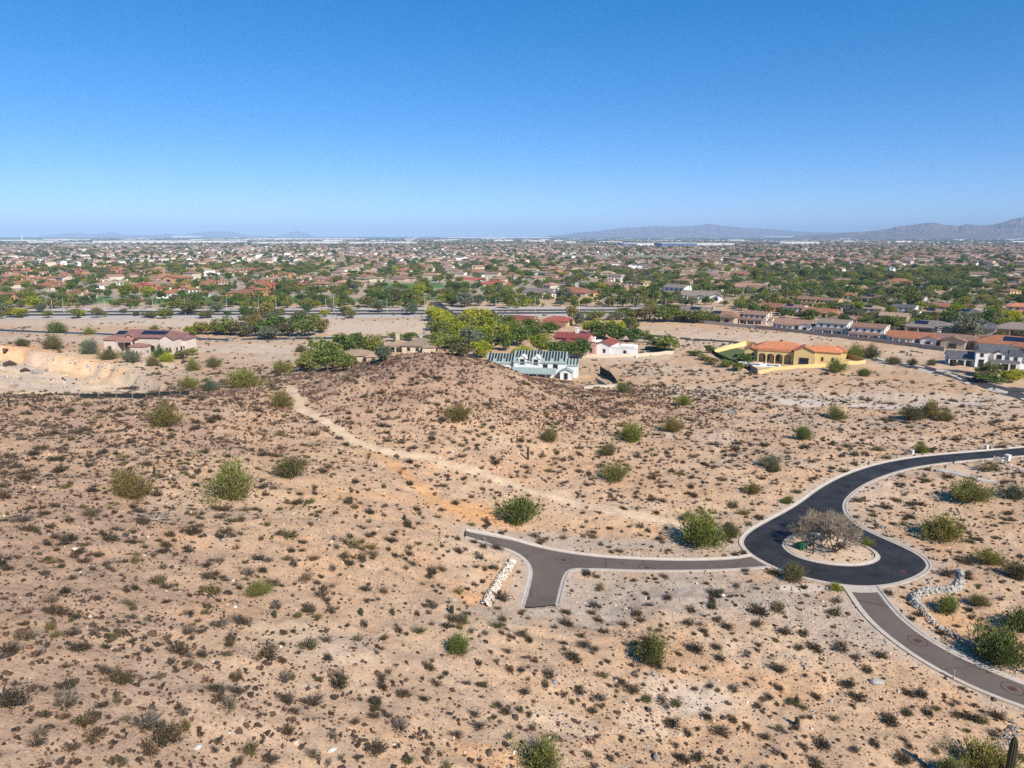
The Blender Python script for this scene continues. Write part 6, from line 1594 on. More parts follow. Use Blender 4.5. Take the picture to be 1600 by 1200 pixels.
# ---------- block wall behind the suburb edge row
wall_run('block_wall', [(1052, 500), (1100, 506), (1180, 513), (1240, 520), (1300, 527), (1360, 534), (1420, 541), (1475, 549)], 1.7, .25, M_block, 'long grey block wall along the edge row of the suburb')

# ---------- silt fence, brush pile and broken rock at the excavation
P = [(125, 623), (150, 624), (200, 622), (250, 619), (297, 615)]
e = empty('silt_fence', tuple(at(125, 623))); e0 = Vector(e.location); LL = resample(drop(P), 3.0)
for i in range(len(LL)):
    z = float(Hf(*LL[i])); mb = MB(); p = Vector((LL[i][0], LL[i][1], z)) - e0; mb.box(p.x - .06, p.x + .06, p.y - .06, p.y + .06, p.z - .2, p.z + 1.25); mb.build('post', M_post, e)
    if i < len(LL) - 1:
        z2 = float(Hf(*LL[i + 1])); p2 = Vector((LL[i + 1][0], LL[i + 1][1], z2)) - e0; mb = MB(); d = Vector((0, .03, 0))
        a = [p - d - Vector((0, 0, .2)), p2 - d - Vector((0, 0, .2)), p2 - d + Vector((0, 0, .85)), p - d + Vector((0, 0, .85))]; b = [v + 2 * d for v in a]
        mb.poly(a); mb.poly(b[::-1]); [mb.poly((b[k], b[(k + 1) % 4], a[(k + 1) % 4], a[k])) for k in range(4)]; mb.build('fabric', M_felt, e)
tag(e, 'black fabric silt fence on posts along the near edge of the excavation', 'fence')
q = at(212, 608); mb = MB(); r = random.Random(5)
for k in range(130):
    u = r.gauss(0, 3.4); v = r.gauss(0, .8); a = r.uniform(0, 3.14); p = Vector((u, v, r.uniform(.1, .9) * math.exp(-abs(u) / 4))); d = Vector((math.cos(a), math.sin(a) * .5, r.uniform(-.2, .25))) * r.uniform(.5, 1.4); mb.bar(p - d, p + d, .07, .05, 4)
o = mb.build('brush_pile', mottled('dead_brush', (.05, .04, .032), .3, 3)); o.location = tuple(q); o['label'] = 'pile of dark dead brush inside the silt fence'; o['category'] = 'brush pile'; o['kind'] = 'stuff'
nn = 420; u = rng.uniform(0, 1, (nn, 2)); gp = [march(5 + 235 * a, 560 + 48 * b) for a, b in u]; gp = np.array(gp); gs = np.clip(rng.lognormal(math.log(.22), .6, nn), .08, 1.1)
scatter('excavation_rubble', 'grey and tan rubble strewn over the excavation floor', ROCK['tan'] + ROCK['white'] + ROCK['dark'][:1], np.c_[gp[:, 0], gp[:, 1], Hf(gp[:, 0], gp[:, 1]) + gs * .1], gs[:, None] * rng.uniform(.7, 1.3, (nn, 3)), rng.uniform(0, 6.28, (nn, 3)) * np.array([.2, .2, 1]), rng.integers(0, 7, nn))
for px, py, s, k, lab in ((16, 572, 1.7, 'dark', 'tall dark rock face at the left end of the excavation'), (40, 582, 1.3, 'dark', 'black leaning boulder in the middle of the excavation'), (3, 578, 1.4, 'white', 'pale block at the left frame edge of the excavation'), (62, 588, 1.0, 'tan', 'grey-tan boulder in front of the grey rubble'), (8, 548, 1.4, 'dark', 'dark outcrop on the rim of the excavation'), (55, 584, 1.2, 'white', 'pale boulder beside the black leaning one'), (78, 580, 1.1, 'tan', 'small boulder on the grey rubble'), (28, 592, 1.5, 'tan', 'tan boulder low in the excavation'), (98, 592, .8, 'red', 'reddish boulder on the excavation floor'), (22, 606, 1.4, 'tan', 'tan boulder at the near left of the excavation')):
    q = at(px, py); o = obj('boulder', ROCK[k][px % 3], None, (q[0], q[1], q[2] + s * .3), px % 6, (s * 1.3, s, s)); tag(o, lab, 'rock')
# ------------------------------------------------------------------ roads and lamps on the plain
M_far_road = mottled('plain_asphalt', (.055, .052, .05), .2, .05, .9, .2); M_dirt = mottled('verge_concrete', (.46, .40, .34), .1, .3)
def ribbon(name, P, w, m, lift, label, hf=None, step=6.0):
    P = resample(np.asarray(P), step); T = np.gradient(P, axis=0); T /= np.linalg.norm(T, axis=1, keepdims=True) + 1e-9; Nn = np.stack([-T[:, 1], T[:, 0]], 1)
    ks = np.linspace(-.5, .5, max(2, int(w / 2) + 1)); V = []
    for k in ks: X = P + Nn * k * w; V.append(np.c_[X, Hf(X[:, 0], X[:, 1]) + lift])
    V = np.stack(V, 1); n, c = V.shape[:2]; i, j = np.meshgrid(np.arange(n - 1), np.arange(c - 1), indexing='ij'); b = (i * c + j).ravel()
    F = np.stack([b, b + c, b + c + 1, b + 1], 1)
    o = obj(name, mesh_np(name, V.reshape(-1, 3), F[:, ::-1].copy(), [m])); tag(o, label, kind='structure'); return o
def flat(lst): return np.array([plane_pt(a, b)[:2] for a, b in lst])
B0 = flat([(-260, 488.6), (0, 487.6), (400, 486.5), (800, 485), (1060, 483.8), (1110, 483.6)]); B1 = flat([(-260, 493.2), (0, 492.2), (400, 491), (800, 489.3), (1040, 488), (1075, 487.8)])
MIDB = (B0 + B1) / 2
ribbon('boulevard_verge', chaikin(flat([(-260, 491), (0, 490), (400, 488.8), (800, 487.2), (1075, 485.8)])), 62, M_dirt, .03, 'pale verge and median of the boulevard')
ribbon('boulevard', chaikin(B0), 9.5, M_far_road, .07, 'far carriageway of the boulevard'); ribbon('boulevard', chaikin(B1), 9.5, M_far_road, .07, 'near carriageway of the boulevard')
RA = chaikin(flat([(-150, 512), (0, 516.5), (50, 519), (100, 521), (150, 522.5), (225, 525), (312, 529), (400, 529), (500, 527.5), (600, 527), (675, 526.5), (740, 527), (800, 525)]))
ribbon('access_road_verge', RA, 11, M_dirt, .04, 'pale edges of the access road across the lots'); ribbon('access_road', RA, 6, M_far_road, .08, 'narrow black access road across the pale lots')
RE = chaikin(flat([(680, 472), (688, 480), (702, 490), (713, 502), (712, 512)]))
ribbon('entry_road', RE, 7, M_far_road, .11, 'black entry road crossing the boulevard between yellow-green trees', step=3)
RR = chaikin(flat([(1335, 556), (1362, 561), (1412, 570), (1450, 578), (1500, 592), (1550, 607), (1600, 622), (1680, 650)]))
ribbon('diagonal_road_verge', RR, 9.2, M_conc, .05, 'pale kerbs of the diagonal road'); ribbon('diagonal_road', RR, 7, M_far_road, .09, 'grey diagonal road passing the slate-roofed house', step=3)
ribbon('driveway', flat([(1448, 578), (1490, 582), (1530, 584)]), 5, M_far_road, .12, 'dark driveway below the slate-roofed house', step=3)
ribbon('side_street', flat([(1552, 607), (1600, 612), (1660, 618)]), 7, M_far_road, .12, 'side street joining the diagonal road', step=3)
ribbon('back_road', chaikin(flat([(1010, 524), (1075, 530), (1125, 533), (1175, 540), (1230, 547)])), 5, M_far_road, .1, 'thin dark road behind the yellow villa')
ribbon('dirt_track', chaikin(flat([(1180, 630), (1250, 632), (1330, 632), (1420, 640), (1500, 628), (1560, 640)])), 7, mottled('packed_dirt', (.54, .44, .36), .1, .2), .03, 'pale dirt track across the far lot')
M_lamp = mat('lamp_post', (.45, .43, .40), .6, .3)
lm = MB(); lm.bar((0, 0, 0), (0, 0, 9), .16, .1, 6, cap=True); lm.bar((0, 0, 8.8), (2.0, 0, 9.3), .07, .05, 5); lmp = lm.mesh('lamp_pole_mesh', [M_lamp]); lh = MB(); lh.box(1.6, 2.5, -.15, .15, 9.18, 9.4); lhm = lh.mesh('lamp_head_mesh', [M_dark])  # lamp heads in a plain near-black finish
for k, x in enumerate([83, 100, 165, 240, 290, 355, 405, 432, 510, 522, 605, 664, 775, 836, 905, 990, 1040]):
    py = 492.5 - x * .0042 - (2.2 if k % 2 else 0); q = plane_pt(x, py); e = empty('street_lamp', (q[0], q[1], .05), 1.57 if k % 2 else -1.57); obj('pole', lmp, e); obj('lamp_head', lhm, e); tag(e, None, 'street lamp', 'street lamps along the boulevard'); later(e, 'tall thin grey street lamp', (q[0], q[1], 0))

# ------------------------------------------------------------------ trees of the plain, one by one where the photograph shows them: x, base y, width, height (px), leaf kind
TR = [
 (507, 566, 62, 38, 'green'), (538, 558, 42, 36, 'dark'), (558, 552, 32, 30, 'dark'), (583, 560, 32, 36, 'green'), (575, 560, 24, 26, 'dark'), (515, 578, 60, 34, 'green'), (480, 578, 40, 24, 'palo'), (540, 578, 34, 26, 'green'), (600, 566, 34, 24, 'sage'), (618, 535, 26, 14, 'green'), (640, 533, 24, 12, 'green'),
 (415, 525, 40, 20, 'dark'), (432, 519, 40, 24, 'dark'), (448, 525, 40, 22, 'olive'), (478, 526, 44, 26, 'green'), (465, 512, 36, 20, 'dark'), (490, 512, 30, 20, 'green'), (503, 520, 26, 22, 'olive'), (400, 514, 34, 20, 'olive'), (418, 530, 36, 18, 'sage'),
 (300, 524, 26, 14, 'bright'), (318, 523, 34, 18, 'palo'), (335, 522, 28, 14, 'palo'), (352, 523, 46, 26, 'green'), (374, 524, 36, 22, 'olive'), (390, 526, 28, 14, 'olive'), (395, 505, 40, 14, 'olive'),
 (27, 496, 30, 14, 'bright'), (10, 490, 26, 16, 'sage'), (65, 487, 20, 12, 'sage'), (262, 494, 22, 12, 'palo'), (298, 490, 36, 18, 'palo'), (232, 496, 24, 8, 'olive'), (340, 488, 24, 12, 'sage'), (320, 497, 26, 10, 'olive'), (390, 492, 20, 10, 'olive'), (358, 480, 24, 14, 'dark'), (540, 494, 20, 16, 'palo'), (592, 488, 24, 18, 'sage'), (642, 492, 26, 16, 'sage'), (655, 480, 26, 18, 'palo'), (600, 478, 30, 22, 'dark'), (580, 468, 28, 16, 'palo'), (620, 470, 30, 20, 'sage'), (640, 472, 30, 18, 'green'), (655, 462, 28, 18, 'bright'), (694, 473, 20, 14, 'bright'), (725, 480, 34, 22, 'sage'), (700, 464, 26, 14, 'olive'), (745, 478, 26, 16, 'sage'), (772, 478, 22, 14, 'dark'), (790, 472, 28, 20, 'green'), (795, 482, 18, 22, 'green'),
 (678, 497, 26, 16, 'bright'), (692, 508, 30, 20, 'bright'), (706, 522, 34, 22, 'bright'), (728, 514, 30, 20, 'palo'), (755, 518, 36, 22, 'bright'), (764, 545, 34, 22, 'green'), (715, 540, 34, 22, 'bright'), (790, 515, 30, 20, 'dark'), (752, 534, 32, 20, 'green'), (684, 538, 30, 18, 'green'), (684, 502, 34, 20, 'bright'), (700, 514, 34, 22, 'bright'), (676, 516, 24, 12, 'palo'), (745, 506, 38, 24, 'bright'), (772, 508, 26, 16, 'green'), (722, 530, 36, 24, 'bright'), (735, 520, 28, 14, 'palo'), (775, 532, 42, 24, 'bright'), (687, 528, 28, 22, 'green'), (700, 545, 40, 20, 'green'), (680, 550, 34, 16, 'green'), (668, 545, 26, 18, 'green'), (718, 556, 34, 18, 'olive'), (735, 550, 34, 34, 'sage'), (752, 558, 32, 24, 'bright'), (735, 500, 24, 12, 'palo'),
 (790, 548, 28, 26, 'dark'), (812, 540, 40, 28, 'dark'), (845, 552, 44, 30, 'bright'), (815, 558, 36, 18, 'bright'), (830, 530, 42, 22, 'dark'), (860, 520, 30, 16, 'dark'), (872, 560, 48, 24, 'dark'), (905, 562, 38, 30, 'dark'), (886, 556, 26, 20, 'green'), (800, 520, 34, 18, 'green'), (830, 514, 30, 16, 'dark'), (895, 500, 24, 20, 'palo'), (905, 510, 20, 22, 'sage'),
 (925, 522, 34, 22, 'bright'), (940, 528, 50, 28, 'green'), (960, 522, 34, 24, 'bright'), (985, 520, 28, 24, 'palo'), (962, 532, 40, 22, 'dark'), (988, 534, 34, 22, 'dark'), (1008, 528, 20, 12, 'green'), (1042, 550, 40, 26, 'green'), (1025, 548, 26, 16, 'green'), (1015, 536, 20, 12, 'dark'),
 (990, 500, 34, 16, 'green'), (1010, 502, 40, 20, 'olive'), (1032, 503, 40, 22, 'green'), (1052, 502, 36, 20, 'green'), (1070, 503, 34, 16, 'olive'), (1088, 505, 36, 20, 'green'), (1108, 504, 32, 16, 'green'), (930, 500, 40, 14, 'palo'), (960, 500, 34, 12, 'sage'), (975, 495, 26, 14, 'dark'), (1044, 492, 40, 16, 'dark'), (1020, 490, 30, 14, 'olive'),
 (1108, 552, 20, 12, 'dark'), (1085, 556, 26, 8, 'green'), (1165, 566, 26, 14, 'dark'), (1112, 568, 24, 10, 'olive'), (1135, 572, 26, 12, 'green'), (1155, 578, 26, 12, 'green'), (1100, 562, 22, 8, 'olive'), (1262, 502, 20, 8, 'green'), (1320, 488, 20, 8, 'bright'),
 (1120, 497, 22, 8, 'bright'), (1225, 494, 22, 12, 'dark'), (1306, 488, 30, 16, 'green'), (1355, 506, 26, 18, 'olive'), (1375, 500, 34, 14, 'palo'), (1440, 510, 24, 18, 'dark'), (1395, 510, 30, 14, 'palo'), (1410, 516, 26, 14, 'green'), (1480, 510, 30, 24, 'dark'), (1480, 520, 24, 12, 'dark'), (1500, 506, 22, 16, 'green'), (1540, 514, 28, 30, 'dark'), (1555, 520, 24, 18, 'green'), (1568, 516, 22, 12, 'dark'), (1545, 590, 40, 20, 'palo'), (1535, 596, 30, 14, 'olive'), (1578, 598, 34, 20, 'bright'), (1592, 592, 26, 16, 'bright'), (1568, 578, 22, 14, 'dark'), (1546, 600, 46, 12, 'dark'), (1490, 572, 22, 8, 'olive'), (1585, 548, 18, 12, 'green'),
 (207, 553, 14, 7, 'dark'), (247, 543, 16, 14, 'sage'), (285, 560, 22, 14, 'olive'), (300, 556, 18, 12, 'green'), (270, 560, 22, 8, 'bright'),
]
hueword = {'green': 'green', 'dark': 'dark green', 'palo': 'pale green', 'bright': 'bright yellow-green', 'sage': 'grey-green', 'olive': 'olive green'}
TREES = []      # x, y, radius, height, key, listed
for px, py, w, h, k in TR:
    q = at(px, py); dep = project(q)[2]; f_ = 1.3 if (660 < px < 800 and 490 < py < 562) else 1.12; TREES.append((q[0], q[1], .5 * w * dep / FPX * f_, h * dep / FPX * 1.1 * f_ ** .5, k, 1))
HPA = np.array(HP)
def clear_of_houses(x, y, f=.62):
    return (np.hypot(x[:, None] - HPA[None, :, 0], y[:, None] - HPA[None, :, 1]) > HPA[None, :, 2] * f).all(1)

# ------------------------------------------------------------------ the many houses farther out
r = np.random.default_rng(77)
LAT = []
for rmin, rmax, dx, dy, ang in ((560, 1150, 31, 36, .15), (1150, 2600, 25, 36, -.1), (2600, 4700, 26, 40, .2)):
    gx, gy = np.meshgrid(np.arange(-rmax, rmax, dx), np.arange(-rmax, rmax, dy)); gx = gx.ravel(); gy = gy.ravel()
    # every third row is a street
    row = np.round(gy / dy).astype(int); gy = gy + np.where(row % 2 == 0, dy * .14, -dy * .14)
    x = gx * math.cos(ang) - gy * math.sin(ang); y = gx * math.sin(ang) + gy * math.cos(ang)
    R = np.hypot(x, y); A = np.degrees(np.arctan2(x, y)); m = (R >= rmin) & (R < rmax) & (np.abs(A) < 40)
    x = x[m] + r.normal(size=m.sum()) * 2; y = y[m] + r.normal(size=m.sum()) * 2; LAT.append(np.stack([x, y, np.full(len(x), ang)], 1))
LAT = np.vstack(LAT); hx, hy = LAT[:, 0], LAT[:, 1]
ppx, ppy, _ = project(np.stack([hx, hy, np.zeros(len(hx))], 1))
f1 = fbm(hx / 160, hy / 160, 501, 3); f2 = fbm(hx / 500, hy / 500, 505, 3)
pr = .88 * np.ones(len(hx)); pr[ppy > 457] = 0; pr[(ppy > 448) & (ppx > 560) & (ppx < 830)] = 0; pr *= np.where(f1 < .36, .25, 1)
pr[(ppx > 1180) & (ppx < 1520) & (ppy > 425) & (ppy < 470)] *= .25
pr[(ppx > 870) & (ppx < 1090) & (ppy > 399) & (ppy < 406)] = 0; pr[(ppx > 20) & (ppx < 440) & (ppy > 432)] *= .5; pr[(ppx > 590) & (ppx < 700) & (ppy > 440)] = 0
pr[(ppx > 1340) & (ppy > 427) & (ppy < 434) & (ppx < 1600)] *= .3; pr[(ppx < 470) & (ppy > 400) & (ppy < 432)] *= .62; pr[(ppy < 386) & (f2 < .5)] *= .2; pr[(ppx > 1000) & (ppy < 389) & (f2 < .56)] *= .4
ok = (r.random(len(hx)) < pr) & clear_of_houses(hx, hy, 1.5)
hx, hy, hang, ppx, ppy, f1, f2 = hx[ok], hy[ok], LAT[ok, 2], ppx[ok], ppy[ok], f1[ok], f2[ok]
n = len(hx); dist = np.hypot(hx, hy)
combos = [('L', 'tan', 'rose'), ('L', 'cream', 'tan'), ('T', 'tan', 'brown'), ('gable', 'cream', 'terra'), ('twohip', 'cream', 'rose'), ('twohip', 'white', 'tan'), ('two', 'white', 'dusk'), ('gable', 'white', 'grey'), ('L', 'pink', 'terra'), ('T', 'white', 'dusk'), ('villa', 'cream', 'terra'), ('villa', 'orange', 'terra'), ('villa', 'pink', 'red'), ('twohip', 'tan', 'brown'), ('L', 'white', 'grey'), ('two', 'cream', 'rose')]
warm = (ppx < 470) & (ppy > 418); red = (ppx > 1150) & (ppy > 395); greyz = (ppx > 520) & (ppx < 800) & (ppy > 388) & (ppy < 405); pale = (ppx < 560) & (ppy < 418)
pw = np.tile(np.array([10, 10, 9, 3, 8, 4, 4, 3, 2, 6, 1.0, .2, .3, 8, 3, 6.]), (n, 1))
pw[warm] = np.array([2, 2, 1, 3, 2, 1, 0, 0, 2, 0, 9, 6, 3, 0, 0, 1.]); pw[red] = np.array([9, 5, 9, 4, 8, 1, 2, 1, 4, 3, 1, .3, .5, 9, 1, 7.]); pw[greyz] = np.array([3, 3, 5, 0, 3, 2, 6, 8, 0, 9, 0, 0, 0, 6, 8, 3.]); pw[pale] = np.array([3, 9, 2, 2, 4, 9, 5, 3, 2, 6, 2, 0, 1, 1, 4, 3.])
pw[:, [5, 6, 7, 9, 14]] *= .5
cum = np.cumsum(pw / pw.sum(1, keepdims=True), 1); ci = (r.random((n, 1)) > cum).sum(1).clip(0, 15)
hrot = hang + np.round(r.uniform(0, 4, n)) * math.pi / 2 + r.normal(size=n) * .06 + np.round(f2 * 6) * .35
hsc = r.uniform(.85, 1.15, n) * np.where(np.isin(ci, (10, 11, 12)), .78, 1)
order = np.argsort(dist / hsc); nsing = 300 - len(ROWS) - 10
dsc = {0: 'rose-roofed tan house', 1: 'tan-roofed cream house', 2: 'brown-roofed tan house', 3: 'terracotta gabled cream house', 4: 'rose-roofed two-storey cream house', 5: 'white two-storey house with tan roof', 6: 'white two-storey house with dusky roof', 7: 'white gabled house with grey roof', 8: 'pink house with terracotta roof', 9: 'low white house with dusky roof', 10: 'cream villa with terracotta roof', 11: 'orange villa', 12: 'pink villa with red roof', 13: 'brown-roofed two-storey tan house', 14: 'white house with grey hip roof', 15: 'rose-roofed gabled two-storey house'}
for x, y, ph in ((60, 430, 'the far left villa rank'), (200, 425, 'the villas left of the white villa'), (330, 425, 'the two bright trees among villas'), (505, 430, 'the white house among brown roofs'), (640, 430, 'the golf green'), (742, 443, 'the white red-roofed house by the green'), (870, 445, 'the row of white gabled houses'),
                 (1000, 440, 'the palm grove'), (1130, 440, 'the end of the palm grove'), (1240, 420, 'the dense tree belt'), (1400, 420, 'the middle of the tree belt'), (1550, 430, 'the bare mound on the right'), (100, 405, 'the pale roofs on the far left'), (300, 405, 'the white school-like block'), (470, 410, 'the street climbing into the far town'), (620, 405, 'the field of grey roofs'),
                 (780, 410, 'the middle of the town'), (970, 402, 'the bare strip'), (1120, 405, 'the right end of the bare strip'), (1300, 400, 'the dense red roofs'), (1500, 400, 'the far right roofs'), (700, 478, 'the entry road crossing'), (200, 489, 'the left stretch of the boulevard'), (500, 489, 'the middle of the boulevard'), (900, 487, 'the right stretch of the boulevard'),
                 (90, 476, 'the left fairway'), (330, 475, 'the fairway below the white villa'), (760, 515, 'the bright trees by the entry road'), (440, 515, 'the shrub clump on the lot'), (350, 515, 'the shrubs right of the pink-tiled house'), (530, 560, 'the dark tree clump'), (900, 540, 'the maroon-roofed house'), (1020, 545, 'the teal screen'),
                 (1050, 497, 'the dark thicket'), (1240, 550, 'the yellow villa'), (1530, 560, 'the slate-roofed white house'), (1360, 510, 'the third two-storey house'), (1470, 500, 'the middle of the suburb'), (1300, 485, 'the pair of yellow-ended houses'), (1180, 480, 'the first two-storey house of the row'), (1580, 500, 'the right edge of the suburb'),
                 (1500, 470, 'the terracotta pair'), (820, 470, 'the palms near the grey-roofed house'), (630, 510, 'the pale empty lot'), (850, 500, 'the red-roofed pair'), (225, 545, 'the pink-tiled house')):
    mark(x, y, ph)
for i in order[:nsing]:
    k, wm, rm = combos[ci[i]]; pr_ = house_proto(k, wm, rm); skip = () if dist[i] < 720 else ('window', 'porch_roof', 'beam', 'column')
    w = copy_tree(pr_, None, skip); w.name = HOUSE_NAME[k]; w.location = (hx[i], hy[i], 0); w.rotation_euler = (0, 0, hrot[i]); w.scale = (hsc[i],) * 3
    tag(w, None, 'house', 'houses of the far town'); later(w, dsc[int(ci[i])], (hx[i], hy[i], 3))
rest = order[nsing:]
FM = [flat_mesh(house_proto(*c), 'far_house_mesh', ('column',)) for c in combos]
scatter('far_town_houses', 'thousands of small tiled houses of the far town', FM, np.stack([hx, hy, np.zeros(n)], 1)[rest], np.repeat(hsc[rest][:, None], 3, 1) * np.array([1, 1, 1.0]), np.stack([np.zeros(len(rest)), np.zeros(len(rest)), hrot[rest]], 1), ci[rest])
HPA = np.vstack([HPA, np.stack([hx, hy, np.full(n, 9.0)], 1)[order[:nsing]]])

# ------------------------------------------------------------------ trees between them
def scatter_trees(n_, rmin, rmax, seed, dens, rmed, keys, ps):
    rr_ = np.random.default_rng(seed); R = np.sqrt(rr_.uniform(rmin ** 2, rmax ** 2, n_)); A = np.radians(rr_.uniform(-39, 39, n_)); x = R * np.sin(A); y = R * np.cos(A)
    px, py, _ = project(np.stack([x, y, np.zeros(n_)], 1)); ok = rr_.random(n_) < dens(x, y, px, py); x, y = x[ok], y[ok]
    rad = np.clip(rr_.lognormal(math.log(rmed), .28, len(x)), 1.2, 7.5); return x, y, rad, rad * rr_.uniform(1.25, 1.9, len(x)), rr_.choice(keys, len(x), p=ps)
def dens_mid(x, y, px, py):
    f = fbm(x / 70, y / 70, 601, 3); f_ = fbm(x / 220, y / 220, 607, 3)
    d = np.where(f_ > .5, .62, .34) * (.5 + (f > .47))
    sub = (px > 1120) & (py > 452) & (py < 480 + (px - 1060) * .115); d = np.where((py > 452), 0, d); d = np.where(sub, .55, d)
    d = np.where((px > 1170) & (px < 1520) & (py > 420) & (py < 470) & (py < 462 + (px - 1200) * .02), .8, d)
    d = np.where((px > 850) & (px < 1200) & (py > 436) & (py < 481), .6, d)
    d = np.where((px < 470) & (py > 432) & (py < 470), .34, d); d = np.where((px < 700) & (py > 474) & (py < 484), .75, d); d = np.where((px < 600) & (py > 470) & (py <= 474), .14, d)
    d = np.where((px > 560) & (px < 860) & (py > 452) & (py < 482), .5, d); d = np.where((px > 440) & (px < 600) & (py > 450) & (py < 464), .8, d); d = np.where((px > 590) & (px < 700) & (py > 441) & (py < 452), .1, d)
    d = np.where((py > 484) & ~sub, 0, d); d = np.where((px < 1040) & (py > 488.2) & (py < 490.6), .2, d); d = np.where((px < 560) & (py > 494) & (py < 498.5), .5, d)
    return d
A_ = fan_area(370, 1150, 39); n_ = int(A_ / 70)
x1, y1, r1, h1, k1 = scatter_trees(n_, 370, 1150, 21, dens_mid, 3.25, ['green', 'dark', 'palo', 'sage', 'olive', 'bright'], [.33, .27, .14, .09, .09, .08])
m = clear_of_houses(x1, y1, .55); 
for P_, w_ in ((B0, 7), (B1, 7), (RE, 6)): m &= dist_line(P_, x1, y1) > w_
x1, y1, r1, h1, k1 = x1[m], y1[m], r1[m], h1[m], k1[m]
def dens_far(x, y, px, py):
    f = fbm(x / 110, y / 110, 611, 3); f2_ = fbm(x / 600, y / 420, 617, 3); d = .25 + .45 * (f > .5) + .5 * (f2_ > .56)
    d = np.where((px > 870) & (px < 1090) & (py > 399) & (py < 406), .02, d); return np.clip(d, 0, 1) * np.where(py > 410, 1, .62)
n_ = int(fan_area(1150, 4700, 39) / 150)
x2, y2, r2_, h2, k2 = scatter_trees(n_, 1150, 4700, 23, dens_far, 3.5, ['green', 'dark', 'sage', 'olive'], [.25, .45, .12, .18])
n_ = 40000
x3, y3, r3, h3, k3 = scatter_trees(n_, 4700, 16000, 25, lambda x, y, px, py: .2 + .8 * (fbm(x / 700, y / 400, 631, 3) > .52), 6.0, ['dark', 'sage'], [.7, .3])
r3 = r3 * 1.6; h3 = h3 * .75
L0 = np.array([t[:4] for t in TREES]); LK = np.array([t[4] for t in TREES]); nl = len(L0)
tx_ = np.r_[L0[:, 0], x1, x2, x3]; ty_ = np.r_[L0[:, 1], y1, y2, y3]; tr_ = np.r_[L0[:, 2], r1, r2_, r3]; th_ = np.r_[L0[:, 3], h1, h2, h3]; tk_ = np.r_[LK, k1, k2, k3]
tz_ = np.where(np.hypot(tx_, ty_) < 450, Hf(tx_, ty_), 0)
score = tr_ / np.hypot(tx_, ty_); score[:nl] += 1; order = np.argsort(-score); rr = random.Random(9)
pxx, pyy, _ = project(np.stack([tx_, ty_, tz_], 1))
for i in order[:300]:
    k = tk_[i]; cr, tr, hh = rr.choice(CROWN[k]), rr.choice(TRUNK), th_[i]; rd = tr_[i]
    e = empty('garden_tree', (tx_[i], ty_[i], tz_[i]), rr.uniform(0, 6.28)); vz = hh * .56
    o = obj('crown', cr, e, (0, 0, hh - vz * .86), None, (rd, rd, vz)); o = obj('trunk', tr, e, None, None, (max(rd, 2), max(rd, 2), hh * .85))
    tag(e, None, 'tree', 'trees of lots and gardens'); px_w = 2 * rd * FPX / math.hypot(tx_[i], ty_[i])
    later(e, ('broad ' if px_w > 34 else ('medium ' if px_w > 22 else 'small ')) + hueword[k] + ' tree', (tx_[i], ty_[i], tz_[i]))
rest = order[300:]; keys = list(CROWN); TM = []
for k in keys:
    for j in range(2):
        mb_c = CROWN[k][j]; V = np.array([v.co[:] for v in mb_c.vertices]); V = V * [1, 1, .72] + [0, 0, .84]; nV = len(V)
        F = np.array([p.vertices[:] for p in mb_c.polygons]); tv = np.array([(-.05, -.05, 0), (.05, -.05, 0), (.05, .05, 0), (-.05, .05, 0), (-.04, -.04, .8), (.04, -.04, .8), (.04, .04, .8), (-.04, .04, .8)]); tf = np.array([(0, 1, 5, 4), (1, 2, 6, 5), (2, 3, 7, 6), (3, 0, 4, 7)]) + nV
        TM.append(mesh_np('far_tree_mesh', np.vstack([V, tv]), np.vstack([F, tf]), [G[k], M_bark], False, np.r_[np.zeros(len(F)), np.ones(4)]))
ki = np.array([keys.index(k) for k in tk_[rest]]) * 2 + rng.integers(0, 2, len(rest))
scatter('far_trees', 'uncountable green trees among the houses out to the horizon', TM, np.stack([tx_, ty_, tz_], 1)[rest], np.stack([tr_[rest], tr_[rest], th_[rest] / 1.5], 1), np.stack([np.zeros(len(rest)), np.zeros(len(rest)), rng.uniform(0, 6.28, len(rest))], 1), ki)

# palms -------------------------------------------------------------
PAL = [(x, 480 + (k % 3), 22 + (k * 7) % 9) for k, x in enumerate(range(925, 1055, 7))] + [(x, 468 + (k * 5) % 9, 20 + (k * 5) % 8) for k, x in enumerate(range(1095, 1440, 12))] + [(x, 484, 14 + (k * 3) % 5) for k, x in enumerate(range(8, 560, 24))] + [(x, 462, 16 + (k * 3) % 6) for k, x in enumerate(range(1190, 1460, 17))] + [(x, 442 - (k % 3) * 5, 11) for k, x in enumerate(range(1180, 1500, 26))] + [(803, 479, 18), (812, 478, 17), (1500, 455, 14), (1530, 448, 12)]
for k, (px, py, hp) in enumerate(PAL):
    q = plane_pt(px + (k * 13) % 7 - 3, py); dep = project(q)[2]; h = hp * dep / FPX; e = empty('palm_tree', (q[0], q[1], 0), k * 1.3); s = h * .26
    obj('trunk', PALMT, e, None, None, (h * .8, h * .8, h * .88)); obj('crown', PALMC[k % 3], e, (0, 0, h * .87), None, (max(s, 2.2),) * 3); tag(e, None, 'palm', 'palms of the boulevard and the grove'); later(e, ('tall' if hp > 19 else 'short') + ' slender palm', (q[0], q[1], h))
print('houses', n, 'trees', len(tx_))

